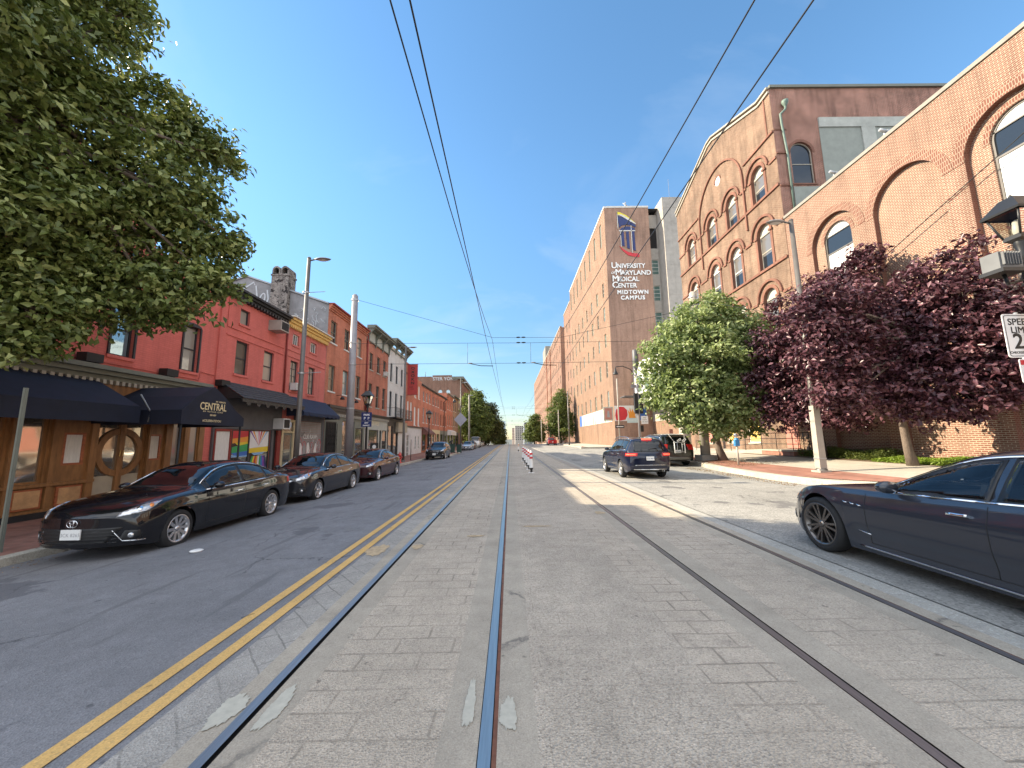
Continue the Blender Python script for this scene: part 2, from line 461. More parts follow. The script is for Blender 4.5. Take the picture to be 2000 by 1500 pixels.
# ------------------------------------------------------------------ material library
mat('frame_dark', (0.03, 0.03, 0.035), 0.5, var=0.1)
mat('frame_white', (0.65, 0.65, 0.62), 0.6, var=0.08)
mat('frame_cream', (0.45, 0.42, 0.34), 0.6, var=0.1)
mat('frame_green', (0.16, 0.17, 0.14), 0.6, var=0.1)
mat('grey_board', (0.42, 0.42, 0.37), 0.8, var=0.08)
mat('stone', (0.38, 0.345, 0.285), 0.85, var=0.15, scale=4, bump=0.2)
mat('stone_white', (0.62, 0.60, 0.56), 0.85, var=0.12, scale=4)
mat('concrete_wall', (0.38, 0.35, 0.31), 0.85, var=0.12, scale=1.2, bump=0.2, bscale=12, dirt=0.35)
mat('coping', (0.24, 0.22, 0.19), 0.7, var=0.15, scale=3)
mat('roof_dark', (0.05, 0.05, 0.055), 0.9, var=0.3, scale=6, bump=0.3)
mat('black_paint', (0.018, 0.018, 0.02), 0.45, var=0.3, scale=5)
mat('black_trim', (0.012, 0.012, 0.012), 0.6, var=0.2)
mat('iron', (0.025, 0.026, 0.028), 0.4, metal=0.3, var=0.2)
mat('galv', (0.40, 0.41, 0.42), 0.45, metal=0.6, var=0.15, scale=8)
mat('grey_pole', (0.27, 0.26, 0.27), 0.5, metal=0.25, var=0.12, scale=3)
mat('bronze_pole', (0.13, 0.12, 0.11), 0.45, metal=0.3, var=0.15, scale=3)
mat('beige_pole', (0.36, 0.33, 0.28), 0.7, var=0.12, scale=3, dirt=0.3)
mat('lamp_white', (0.8, 0.8, 0.78), 0.4, var=0)
mat('green_patina', (0.13, 0.19, 0.16), 0.6, var=0.25, scale=6)
mat('yellow_trim', (0.72, 0.48, 0.16), 0.7, var=0.12, scale=5)
mat('wood', (0.25, 0.115, 0.04), 0.45, var=0.35, scale=1.5, stretch=(6, 6, 1.2), dirt=0.3)
mat('wood_light', (0.5, 0.28, 0.13), 0.5, var=0.3, scale=2.5, dirt=0.6)
mat('wood_red', (0.34, 0.10, 0.04), 0.45, var=0.4, scale=3.0, stretch=(2, 2, 6))
mat('awning_navy', (0.006, 0.010, 0.026), 0.75, var=0.25, scale=3, bump=0.15, bscale=30)
mat('awning_blue', (0.014, 0.025, 0.06), 0.75, var=0.2, scale=3, bump=0.15, bscale=30)
mat('grey_paint', (0.10, 0.10, 0.105), 0.7, var=0.15, scale=3)
mat('gold_text', (0.75, 0.62, 0.36), 0.5, var=0)
mat('white_text', (0.85, 0.85, 0.83), 0.5, var=0)
mat('cream_paint', (0.55, 0.46, 0.28), 0.6, var=0.12, scale=3)
mat('red_paint', (0.24, 0.03, 0.022), 0.6, var=0.2, scale=3)
mat('white_wall', (0.58, 0.56, 0.55), 0.8, var=0.1, scale=2, dirt=0.25)
mat('shutter', (0.30, 0.28, 0.27), 0.6, var=0.15, scale=3)
mat('curtain_white', (0.7, 0.68, 0.63), 0.8, var=0.12, scale=5, stretch=(8, 8, 1))
mat('beige_panel', (0.42, 0.36, 0.27), 0.8, var=0.1, scale=3)
mat('pink_board', (0.42, 0.18, 0.14), 0.8, var=0.15)
mat('yellow_board', (0.75, 0.50, 0.14), 0.8, var=0.12, scale=5)
mat('white_panel', (0.66, 0.65, 0.62), 0.5, var=0.04)
mat('ac_metal', (0.35, 0.31, 0.27), 0.6, var=0.15)
mat('ac_white', (0.6, 0.6, 0.58), 0.5, var=0.1)
for n_, c_ in dict(red=(0.55, 0.03, 0.04), orange=(0.75, 0.30, 0.04), yellow=(0.75, 0.55, 0.03), green=(0.04, 0.35, 0.10), blue=(0.04, 0.15, 0.50), purple=(0.22, 0.06, 0.32), white=(0.75, 0.74, 0.72), navy=(0.015, 0.03, 0.13), lightblue=(0.25, 0.45, 0.7), pink=(0.7, 0.2, 0.35), black=(0.02, 0.02, 0.02), grey=(0.3, 0.3, 0.3)).items():
    mat('c_' + n_, c_, 0.5, var=0.06)
mat('tyre', (0.016, 0.016, 0.017), 0.8, var=0.2, scale=20)
mat('alloy', (0.62, 0.62, 0.63), 0.28, metal=0.9, var=0)
mat('alloy_dark', (0.17, 0.16, 0.155), 0.3, metal=0.9, var=0)
mat('chrome', (0.75, 0.76, 0.78), 0.12, metal=1.0, var=0)
mat('plastic_black', (0.012, 0.012, 0.013), 0.5, var=0)
mat('plate_white', (0.7, 0.7, 0.68), 0.4, var=0)
mat('lamp_glass', (0.55, 0.56, 0.58), 0.08, metal=0.6, var=0.3, scale=30, coat=1)
mat('amber', (0.7, 0.22, 0.03), 0.15, var=0.1, coat=1)
mat('seat', (0.05, 0.045, 0.04), 0.6, var=0.1)
paint('tail_red', (0.45, 0.012, 0.012))
emis('tail_lit', (1.0, 0.06, 0.03), 1.6)
pane_mat('pane', (0.018, 0.022, 0.028), wob=0.12, coat=0.2)
pane_mat('pane_lit', (0.10, 0.09, 0.07), rough=0.05, wob=0.1)
pane_mat('pane_blind', (0.30, 0.27, 0.23), rough=0.06, wob=0.1)
pane_mat('pane_sky', (0.30, 0.42, 0.48), rough=0.04, metal=0.5, wob=0.08)
pane_mat('pane_green', (0.10, 0.17, 0.15), rough=0.05, wob=0.1)
pane_mat('pane_shop', (0.05, 0.045, 0.04), rough=0.03, wob=0.25, coat=1.0)
pane_mat('pane_mirror', (0.42, 0.38, 0.32), rough=0.05, metal=0.75, wob=0.3)
pane_mat('car_glass', (0.004, 0.005, 0.006), rough=0.015, wob=0.0, coat=0.0, ior=1.52); pane_mat('pane_shade', (0.15, 0.14, 0.13), rough=0.1, wob=0.1)
see_glass('car_see', (0.80, 0.85, 0.83), 0.02)
see_glass('lantern_glass', (0.75, 0.74, 0.68), 0.3)
B_RIGHT = brick('brick_orange', (0.225, 0.098, 0.070), (0.165, 0.064, 0.046), (0.42, 0.36, 0.27), weather=0.22, wscale=0.35)
B_RIGHTPLAIN = brick('brick_panel', (0.235, 0.112, 0.079), (0.185, 0.083, 0.058), (0.43, 0.37, 0.28), weather=0.16, wscale=0.6)
B_ARCHV = brick('brick_voussoir', (0.21, 0.09, 0.064), (0.165, 0.066, 0.048), (0.36, 0.30, 0.225), bw=0.075, bh=0.2, mw=0.009, weather=0.12)
B_ARCHB = brick('brick_arcade', (0.215, 0.117, 0.078), (0.145, 0.068, 0.044), (0.33, 0.28, 0.21), weather=0.38, wscale=0.4, spots=((0.20, 0.10, 0.07), 0.8, 0.66))
B_MOULD = brick('brick_moulding', (0.23, 0.09, 0.06), (0.18, 0.07, 0.05), (0.26, 0.16, 0.12), bw=0.1, bh=0.068, weather=0.3)
B_HOSP = brick('brick_hospital', (0.24, 0.13, 0.088), (0.175, 0.088, 0.059), (0.36, 0.29, 0.215), weather=0.2, wscale=0.25)
B_HOSP2 = brick('brick_hospital_far', (0.24, 0.117, 0.084), (0.19, 0.088, 0.063), (0.32, 0.255, 0.195), weather=0.2, wscale=0.2)
B_RED = brick('brick_painted_red', (0.66, 0.175, 0.145), (0.62, 0.16, 0.13), (0.56, 0.14, 0.115), mw=0.006, weather=0.12, wscale=0.7, bump=0.18)
B_PINK = brick('brick_flaking_red', (0.60, 0.18, 0.15), (0.57, 0.165, 0.135), (0.52, 0.15, 0.125), mw=0.006, weather=0.15, wscale=0.7, bump=0.2, spots=((0.20, 0.08, 0.05), 1.6, 0.62))
B_ROW = brick('brick_rowhouse', (0.55, 0.165, 0.095), (0.46, 0.125, 0.07), (0.52, 0.28, 0.19), weather=0.25, wscale=0.5)
B_ROW2 = brick('brick_rowhouse_dark', (0.50, 0.155, 0.095), (0.39, 0.115, 0.07), (0.46, 0.25, 0.18), weather=0.25, wscale=0.5)
B_WHITE = brick('brick_white', (0.62, 0.60, 0.58), (0.60, 0.58, 0.56), (0.50, 0.48, 0.46), mw=0.006, weather=0.12, wscale=0.6, bump=0.25)
B_TAN = brick('brick_tan', (0.40, 0.24, 0.15), (0.33, 0.19, 0.12), (0.42, 0.32, 0.24), weather=0.3, wscale=0.3)
B_END = brick('brick_end', (0.27, 0.14, 0.10), (0.21, 0.11, 0.08), (0.30, 0.22, 0.17), weather=0.3, wscale=0.15)
B_CHIM = brick('brick_chimney', (0.34, 0.30, 0.27), (0.12, 0.09, 0.08), (0.45, 0.43, 0.40), weather=0.6, wscale=2.2, spots=((0.03, 0.026, 0.026), 2.2, 0.50))
B_PAVE = brick('brick_pavement', (0.37, 0.175, 0.13), (0.29, 0.135, 0.10), (0.28, 0.19, 0.15), bw=0.2, bh=0.1, mw=0.006, weather=0.3, wscale=0.8)
B_STUCCO = mat('stucco_grey', (0.25, 0.25, 0.26), 0.9, var=0.25, scale=1.2, bump=0.35, bscale=8, dirt=0.8)

# ------------------------------------------------------------------ ground surfaces
def speckle(name, base, dark, light, patch=None, cracks=0.0, brickpat=None, crackcol=(0.10, 0.09, 0.085), fine=90.0, rough=0.9, bump=0.5, wear=0.2, tar=None, tyrex=None, wscale=0.35):
    m, nt, b, out = nodes(name); N = nt.nodes; Lk = nt.links
    b.inputs['Roughness'].default_value = rough; b.inputs['Specular IOR Level'].default_value = 0.3
    uv = N.new('ShaderNodeUVMap'); V = uv.outputs['UV']
    def noise(sc, det=4, ro=0.6, v=V):
        n = N.new('ShaderNodeTexNoise'); n.inputs['Scale'].default_value = sc; n.inputs['Detail'].default_value = det; n.inputs['Roughness'].default_value = ro
        Lk.new(v, n.inputs['Vector']); return n
    def ramp(src, pts):
        r = N.new('ShaderNodeValToRGB'); els = r.color_ramp.elements
        els[0].position = pts[0][0]; els[0].color = rgba(pts[0][1]); els[1].position = pts[-1][0]; els[1].color = rgba(pts[-1][1])
        for p, c in pts[1:-1]:
            e = els.new(p); e.color = rgba(c)
        Lk.new(src, r.inputs['Fac']); return r
    def mix(fac, a, bb, mode='MIX', f=None):
        x = N.new('ShaderNodeMix'); x.data_type = 'RGBA'; x.blend_type = mode
        if fac is not None: Lk.new(fac, x.inputs[0])
        else: x.inputs[0].default_value = f
        Lk.new(a, x.inputs[6])
        if isinstance(bb, tuple): x.inputs[7].default_value = rgba(bb)
        else: Lk.new(bb, x.inputs[7])
        return x.outputs[2]
    n1 = noise(fine, 2, 0.5); vo = N.new('ShaderNodeTexVoronoi'); vo.inputs['Scale'].default_value = fine * 0.75; Lk.new(V, vo.inputs['Vector'])
    c = ramp(vo.outputs['Color'], [(0.18, dark), (0.42, base), (0.72, base), (0.95, light)]).outputs['Color']
    c = mix(None, c, ramp(n1.outputs['Fac'], [(0.35, mulc(base, 0.72)), (0.65, mulc(base, 1.22))]).outputs['Color'], f=0.45)
    w = ramp(noise(wscale, 9, 0.72).outputs['Fac'], [(0.3, (1 - wear,) * 3), (0.7, (1 + wear * 0.7,) * 3)]).outputs['Color']
    c = mix(None, c, w, 'MULTIPLY', 1.0)
    w2 = ramp(noise(3.1, 6, 0.7).outputs['Fac'], [(0.35, (1 - wear * 0.5,) * 3), (0.65, (1 + wear * 0.35,) * 3)]).outputs['Color']
    c = mix(None, c, w2, 'MULTIPLY', 1.0)
    if patch:
        pr = ramp(noise(patch[1], 7, 0.62).outputs['Fac'], [(patch[2], (0, 0, 0)), (patch[2] + 0.012, (1, 1, 1))])
        c = mix(pr.outputs['Color'], c, patch[0])
    if brickpat:
        bt = N.new('ShaderNodeTexBrick'); bt.inputs['Scale'].default_value = 1.0; bt.inputs['Brick Width'].default_value = brickpat[0]; bt.inputs['Row Height'].default_value = brickpat[1]
        bt.inputs['Mortar Size'].default_value = brickpat[2]; bt.inputs['Mortar Smooth'].default_value = 0.6
        dn = noise(2.5, 4, 0.6); dn2 = noise(14, 3, 0.6)
        va = N.new('ShaderNodeMix'); va.data_type = 'VECTOR'; va.inputs[0].default_value = 0.035; Lk.new(V, va.inputs[4]); Lk.new(dn.outputs['Color'], va.inputs[5])
        va2 = N.new('ShaderNodeMix'); va2.data_type = 'VECTOR'; va2.inputs[0].default_value = 0.012; Lk.new(va.outputs[1], va2.inputs[4]); Lk.new(dn2.outputs['Color'], va2.inputs[5])
        src = va2.outputs[1]
        if len(brickpat) > 3:
            mp = N.new('ShaderNodeMapping'); mp.inputs['Rotation'].default_value = (0, 0, brickpat[3]); Lk.new(src, mp.inputs['Vector']); src = mp.outputs['Vector']
        Lk.new(src, bt.inputs['Vector'])
        # worn joints: fade by a broad noise
        fd = ramp(noise(0.8, 5, 0.7).outputs['Fac'], [(0.40, (0.06,) * 3), (0.62, (0.85,) * 3)])
        mm = N.new('ShaderNodeMath'); mm.operation = 'MULTIPLY'; Lk.new(bt.outputs['Fac'], mm.inputs[0]); Lk.new(fd.outputs['Color'], mm.inputs[1])
        c = mix(mm.outputs[0], c, mulc(base, 0.42))
    if cracks > 0:
        dn = noise(1.6, 6, 0.7)
        va = N.new('ShaderNodeMix'); va.data_type = 'VECTOR'; va.inputs[0].default_value = 0.35; Lk.new(V, va.inputs[4]); Lk.new(dn.outputs['Color'], va.inputs[5])
        vc = N.new('ShaderNodeTexVoronoi'); vc.feature = 'DISTANCE_TO_EDGE'; vc.inputs['Scale'].default_value = cracks; Lk.new(va.outputs[1], vc.inputs['Vector'])
        cr = ramp(vc.outputs['Distance'], [(0.0, (1, 1, 1)), (0.012 * max(cracks, 0.5), (0, 0, 0))])
        gate = ramp(noise(0.45, 3, 0.5).outputs['Fac'], [(0.5, (0, 0, 0)), (0.56, (0.85,) * 3)])
        g2 = N.new('ShaderNodeMath'); g2.operation = 'MULTIPLY'; Lk.new(cr.outputs['Color'], g2.inputs[0]); Lk.new(gate.outputs['Color'], g2.inputs[1])
        c = mix(g2.outputs[0], c, crackcol)
    if tar:
        mp = N.new('ShaderNodeMapping'); mp.inputs['Scale'].default_value = (tar[1], tar[2], 1); Lk.new(V, mp.inputs['Vector'])
        tn = noise(1.0, 5, 0.6, mp.outputs['Vector'])
        tr = ramp(tn.outputs['Fac'], [(tar[3], (0, 0, 0)), (tar[3] + 0.05, (tar[4],) * 3)])
        c = mix(tr.outputs['Color'], c, tar[0])
    # broad dark stains and drips
    st = ramp(noise(0.95, 8, 0.8).outputs['Fac'], [(0.56, (1, 1, 1)), (0.72, (0.72, 0.72, 0.73))])
    c = mix(None, c, st.outputs['Color'], 'MULTIPLY', 1.0)
    sp = ramp(noise(5.0, 3, 0.5).outputs['Fac'], [(0.70, (1, 1, 1)), (0.73, (0.45, 0.45, 0.46))])
    c = mix(None, c, sp.outputs['Color'], 'MULTIPLY', 0.8)
    Lk.new(c, b.inputs['Base Color'])
    bp = N.new('ShaderNodeBump'); bp.inputs['Strength'].default_value = bump; bp.inputs['Distance'].default_value = 0.006
    Lk.new(vo.outputs['Distance'], bp.inputs['Height']); Lk.new(bp.outputs['Normal'], b.inputs['Normal'])
    MATS[name] = m; return m

M_ASPH_L = speckle('asphalt_left', (0.205, 0.205, 0.215), (0.13, 0.13, 0.14), (0.30, 0.30, 0.31), patch=((0.135, 0.135, 0.145), 0.33, 0.60), cracks=0.62, crackcol=(0.06, 0.06, 0.065), fine=120, wear=0.22, bump=0.6, tar=((0.11, 0.11, 0.115), 3.5, 0.35, 0.60, 0.55))
M_ASPH_R = speckle('asphalt_right', (0.31, 0.30, 0.275), (0.14, 0.135, 0.125), (0.52, 0.50, 0.45), cracks=0.5, crackcol=(0.09, 0.085, 0.08), fine=58, wear=0.22, patch=((0.15, 0.145, 0.14), 0.50, 0.59), tar=((0.21, 0.205, 0.19), 2.2, 0.3, 0.58, 0.5))
M_SLAB = speckle('slab_stamped', (0.47, 0.405, 0.325), (0.28, 0.245, 0.205), (0.66, 0.57, 0.46), brickpat=(0.42, 0.205, 0.012), fine=105, wear=0.2, bump=1.2)
M_SLAB_H = speckle('slab_stamped_diagonal', (0.35, 0.33, 0.30), (0.26, 0.245, 0.22), (0.54, 0.50, 0.45), brickpat=(0.42, 0.21, 0.009, 0.85), fine=110, wear=0.25, bump=1.0)
M_AGG = speckle('slab_aggregate', (0.46, 0.40, 0.325), (0.25, 0.218, 0.18), (0.66, 0.575, 0.47), fine=100, wear=0.24, bump=1.5, brickpat=(0.42, 0.205, 0.003))
M_PLAIN = speckle('slab_plain', (0.385, 0.34, 0.275), (0.31, 0.275, 0.225), (0.46, 0.41, 0.335), fine=110, wear=0.2, bump=0.25, cracks=0.28, crackcol=(0.12, 0.11, 0.10))
M_APRON = speckle('slab_apron', (0.38, 0.365, 0.325), (0.32, 0.31, 0.29), (0.58, 0.57, 0.53), fine=75, wear=0.16, bump=0.7)
M_KERB = speckle('kerb_stone', (0.45, 0.41, 0.34), (0.32, 0.29, 0.24), (0.56, 0.52, 0.45), fine=60, wear=0.28, bump=0.5, cracks=0.6)
M_WALKC = speckle('pavement_concrete', (0.46, 0.42, 0.35), (0.36, 0.33, 0.28), (0.52, 0.48, 0.42), fine=80, wear=0.15, bump=0.3, brickpat=(1.5, 1.5, 0.012))
M_SOIL = speckle('soil', (0.16, 0.11, 0.075), (0.07, 0.05, 0.035), (0.32, 0.26, 0.20), fine=30, wear=0.35, bump=1.0)
M_GROUND = speckle('ground_far', (0.16, 0.15, 0.13), (0.10, 0.10, 0.09), (0.24, 0.23, 0.21), fine=20, wear=0.3)
M_YELLOW = speckle('marking_yellow', (0.62, 0.39, 0.14), (0.44, 0.30, 0.13), (0.70, 0.46, 0.18), fine=90, wear=0.15, bump=0.4, patch=((0.20, 0.16, 0.11), 2.6, 0.66))
mat('rail_steel', (0.46, 0.44, 0.42), 0.36, metal=0.95, var=0.15, scale=3, stretch=(20, 0.6, 1))
mat('rail_dark', (0.27, 0.25, 0.25), 0.42, metal=0.8, var=0.2, scale=3, stretch=(20, 0.6, 1))
mat('rail_rust', (0.15, 0.06, 0.035), 0.8, var=0.4, scale=8)
mat('groove', (0.02, 0.018, 0.017), 0.9, var=0.3, scale=8)

YS = [-14, -8, -4, 0, 2, 4, 6, 8, 10, 13, 16, 20, 25, 30, 35, 40, 45, 50, 55, 60, 66, 72, 80, 90, 100, 110, 120, 130, 145, 160, 180, 200, 230, 260, 300, 350, 400]
def strip(mb, xs, ys, zf, mi=0):
    for x0, x1 in zip(xs[:-1], xs[1:]):
        for y0, y1 in zip(ys[:-1], ys[1:]):
            mb.face([(x0, y0, zf(x0, y0)), (x1, y0, zf(x1, y0)), (x1, y1, zf(x1, y1)), (x0, y1, zf(x0, y1))], mi)
def lerp_pts(pts, y):
    if y <= pts[0][0]: return pts[0][1]
    for (a, va), (b_, vb) in zip(pts[:-1], pts[1:]):
        if y <= b_: return va + (vb - va) * (y - a) / (b_ - a)
    return pts[-1][1]
KL = [(-14, -8.1), (40, -8.3), (43, -8.0), (46, -6.75), (53, -6.75), (57, -8.0), (60, -8.2), (400, -8.2)]
KR = [(-14, 9.9), (9.5, 9.9), (10.6, 10.6), (11.6, 10.0), (12.6, 9.62), (14, 9.35), (18, 9.55), (21, 10.1), (26, 10.3), (37, 10.3), (58, 10.3), (64, 11.5), (100, 11.5), (400, 10.5)]
YK = sorted(set(YS + [y for y, _ in KL] + [y for y, _ in KR] + [11.0, 15, 38, 57]))
kl = lambda y: lerp_pts(KL, y)
kr = lambda y: lerp_pts(KR, y)

def sheet(name, mats, fill, kind='structure'):
    mb = MB(); fill(mb); o = mb.build(name, mats); o['kind'] = kind; return o

def fill_ground(mb):
    xs = [-900, -300, -90, -30, -12, -9, 0, 9, 12, 30, 90, 300, 900]
    ys = [-120, -30] + YS + [600, 1200, 3000]
    def zf(x, y):
        b = zY(min(y, 400)) if y < 400 else zY(400)
        return b - 0.75
    strip(mb, xs, ys, zf)
sheet('ground', [M_GROUND], fill_ground)

def fill_left(mb):
    for y0, y1 in zip(YK[:-1], YK[1:]):
        q = []
        n = 5
        for k in range(n):
            for (ya, yb) in ((y0, y1),):
                xa0 = kl(ya) - 0.3 + (-2.08 - kl(ya) + 0.3) * k / n; xa1 = kl(ya) - 0.3 + (-2.08 - kl(ya) + 0.3) * (k + 1) / n
                xb0 = kl(yb) - 0.3 + (-2.08 - kl(yb) + 0.3) * k / n; xb1 = kl(yb) - 0.3 + (-2.08 - kl(yb) + 0.3) * (k + 1) / n
                mb.face([(xa0, ya, gz(xa0, ya)), (xa1, ya, gz(xa1, ya)), (xb1, yb, gz(xb1, yb)), (xb0, yb, gz(xb0, yb))])
sheet('road', [M_ASPH_L], fill_left)

def fill_right(mb):
    for y0, y1 in zip(YK[:-1], YK[1:]):
        xo = 60 if 38 <= y0 < 57 else None
        a = [(4.02, y0), ((kr(y0) + 0.3) if xo is None else xo, y0)]; b_ = [(4.02, y1), ((kr(y1) + 0.3) if xo is None else xo, y1)]
        mb.face([(*a[0], gz(*a[0])), (*a[1], gz(*a[1])), (*b_[1], gz(*b_[1])), (*b_[0], gz(*b_[0]))])
sheet('road', [M_ASPH_R], fill_right)

# concrete track slab: bands of plain, stamped and exposed-aggregate concrete
RX = [-1.59, -0.15, 2.12, 3.57]
bands = [(-2.08, -1.77, 1), (-1.77, -1.62, 2), (-1.53, -1.33, 2), (-1.33, -0.40, 0), (-0.40, -0.19, 2), (-0.09, 0.13, 2), (0.13, 1.30, 3), (1.30, 1.86, 0), (1.86, 2.08, 2),
         (2.17, 2.40, 2), (2.40, 3.32, 0), (3.32, 3.53, 2), (3.62, 3.78, 2), (3.78, 4.04, 4)]
def fill_slab(mb):
    for a, b_, mi in bands: strip(mb, [a, b_], YS, gz, mi)
sheet('track_slab', [M_SLAB, M_SLAB_H, M_PLAIN, M_AGG, M_APRON], fill_slab)

rl = ['far left tram rail beside the double yellow line', 'bright worn tram rail nearest below the middle of the road', 'left rail of the right hand track, partly in sun', 'right rail of the right hand track beside the car lane']
for i, x in enumerate(RX):
    o = empty('tram_rail', (x, 0, 0), rl[i], 'rail', 'four grooved tram rails set in the concrete street')
    mb = MB(); strip(mb, [x - 0.035, x + 0.03], YS, lambda a, b_: gz(a, b_) + 0.004)
    mb.build('rail_head', MATS['rail_steel'] if i < 2 else MATS['rail_dark'], o)
    g = MB(); s_ = 1 if i in (0, 2) else -1
    xs = sorted([x + s_ * (0.031 if s_ > 0 else 0.036), x + s_ * 0.066]); strip(g, xs, YS, lambda a, b_: gz(a, b_) - 0.03)
    g.build('groove', MATS['groove'], o)
    g = MB(); 
    for xx, ww in ((x - s_ * 0.05, 0.03), (x + s_ * 0.085, 0.035)):
        strip(g, [xx - ww / 2, xx + ww / 2], YS, lambda a, b_: gz(a, b_) - 0.002)
    g.build('guard_flange', MATS['rail_rust'], o)
def fill_bed(mb):
    for x in RX: strip(mb, [x - 0.08, x + 0.11], YS, lambda a, b_: gz(a, b_) - 0.035)
sheet('rail_bed', [MATS['groove']], fill_bed)

def fill_yellow(mb):
    for a in (-2.50, -2.25):
        ys = [y for y in YS if y <= 100]
        strip(mb, [a, a + 0.115], ys, lambda p, q: gz(p, q) + 0.006)
sheet('road_marking', [M_YELLOW], fill_yellow)
# pale paint blotches slapped across the rails
def blotch(mb, cx, cy, rx, ry, z, seed, n=90):
    r_ = random.Random(seed); pts = []
    for k in range(n):
        t = 2 * PI * k / n; q = 0.9 + 0.09 * math.sin(3 * t + seed) + 0.05 * math.sin(7 * t + 2 * seed) + 0.03 * math.sin(13 * t) + r_.uniform(-0.09, 0.09)
        pts.append((cx + rx * q * math.cos(t), cy + ry * q * math.sin(t), z))
    mb.face(pts)
mat('blotch', (0.44, 0.42, 0.35), 0.8, var=0.12, scale=20)
def fb(mb):
    blotch(mb, -1.72, 2.60, 0.085, 0.17, 0.006, 1); blotch(mb, -1.44, 2.62, 0.055, 0.22, 0.006, 2)
    blotch(mb, -0.265, 2.62, 0.035, 0.24, 0.006, 3); blotch(mb, -0.03, 2.52, 0.055, 0.15, 0.006, 4)
sheet('road_paint_blotch', [MATS['blotch']], fb)
mat('faded_orange', (0.42, 0.32, 0.20), 0.9, var=0.3, scale=12)
def ff(mb):
    for k, (x, y, rx, ry) in enumerate([(-1.98, 6.0, 0.16, 0.30), (-1.42, 6.15, 0.09, 0.14), (-0.6, 6.75, 0.16, 0.07), (0.45, 7.4, 0.3, 0.05), (1.9, 8.6, 0.12, 0.16)]):
        blotch(mb, x, y, rx, ry, 0.006, 30 + k, 70)
sheet('faded_marking', [MATS['faded_orange']], ff)

# kerbs and pavements
def fill_kerb_l(mb):
    for y0, y1 in zip(YK[:-1], YK[1:]):
        if y0 >= 88 and y1 <= 96: continue
        A = []
        for y in (y0, y1):
            x = kl(y); zr = gz(x, y)
            A.append([(x + 0.02, y, zr - 0.05), (x, y, zr + 0.14), (x - 0.03, y, zr + 0.155), (x - 0.17, y, zr + 0.157)])
        for k in range(3): mb.face([A[0][k], A[0][k + 1], A[1][k + 1], A[1][k]])
sheet('kerb', [M_KERB], fill_kerb_l)
def fill_walk_l(mb):
    for y0, y1 in zip(YK[:-1], YK[1:]):
        for k in range(4):
            q = []
            for y, kk in ((y0, k), (y0, k + 1), (y1, k + 1), (y1, k)):
                xk = kl(y) - 0.17; x = xk + (-14 - xk) * kk / 4
                q.append((x, y, gz(kl(y), y) + 0.157 + 0.012 * (xk - x)))
            mb.face(q)
sheet('pavement', [B_PAVE], fill_walk_l)
def fill_kerb_r(mb):
    for y0, y1 in zip(YK[:-1], YK[1:]):
        if 38 <= y0 < 57: continue
        A = []
        for y in (y0, y1):
            x = kr(y); zr = gz(x, y)
            A.append([(x - 0.03, y, zr - 0.05), (x, y, zr + 0.17), (x + 0.04, y, zr + 0.195), (x + 0.28, y, side_r(x, y))])
        for k in range(3): mb.face([A[0][k], A[0][k + 1], A[1][k + 1], A[1][k]])
sheet('kerb', [M_KERB], fill_kerb_r)
def fill_kerb_end(mb):
    for y in (37.98, 57.02):
        s_ = -1 if y > 50 else 1
        mb.box(10.3, 18, y - 0.02, y + 0.13 * s_, -0.1, 0.24)
sheet('kerb', [M_KERB], fill_kerb_end)
def fill_walk_r(mb):
    for y0, y1 in zip(YK[:-1], YK[1:]):
        if 38 <= y0 < 57: continue
        for (o0, o1, mi) in ((0.28, 1.55, 0), (1.55, 4.6, 1), (4.6, 9.0, 1)):
            q = []
            for y, oo in ((y0, o0), (y0, o1), (y1, o1), (y1, o0)):
                xk = kr(y) if y < 60 else 10.3
                x = (kr(y) + oo) if oo < 1 else (10.0 + oo if oo < 5 else 18.0)
                q.append((x, y, side_r(x, y) - (0.0 if oo < 5 else -0.1)))
            m_ = mi
            if mi == 1 and y0 < 22 and o0 > 4: m_ = 2
            mb.face(q, m_)
sheet('pavement', [B_PAVE, M_WALKC, M_SOIL], fill_walk_r)
# ------------------------------------------------------------------ left side of the street
XL = -11.6
FL = F_left(XL)
def zbase(y): return side_l(XL, y)

def shell(root, wallm, roofm, X0, X1, y0, y1, zt, zb=-1.2, side_m=None, name='roof', zside=None):
    """side, back walls and flat roof behind a front wall standing at X0 (X1 is the back)"""
    mb = MB()
    mb.face([(X0, y0, zb), (X1, y0, zb), (X1, y0, zt), (X0, y0, zt)], 0)
    mb.face([(X0, y1, zb), (X1, y1, zb), (X1, y1, zt), (X0, y1, zt)], 0)
    mb.face([(X1, y0, zb), (X1, y1, zb), (X1, y1, zt), (X1, y0, zt)], 0)
    mb.build('side_wall', side_m or wallm, root)
    r = MB(); r.face([(X0, y0, zt - 0.15), (X0, y1, zt - 0.15), (X1, y1, zt - 0.15), (X1, y0, zt - 0.15)])
    r.build(name, roofm, root)

def house(label, y0, y1, zt, wm, holes, side='left', X0=XL, X1=-24.0, zb=-1.2, cat='building', group=None, name='row_house', depth=0.14, extra=None, gap=0.012, zlow=-1.0):
    y0 += gap; y1 -= gap
    root = empty(name, (X0, (y0 + y1) / 2, 0), label, cat, group)
    F = F_left(X0) if side == 'left' else F_right(X0)
    mb = MB(); wall(mb, F, y0, y1, zlow, zt, holes, depth)
    if extra: extra(mb, F)
    mb.build('wall', wm, root)
    shell(root, wm, MATS['roof_dark'], X0, X1, y0, y1, zt)
    return root, F

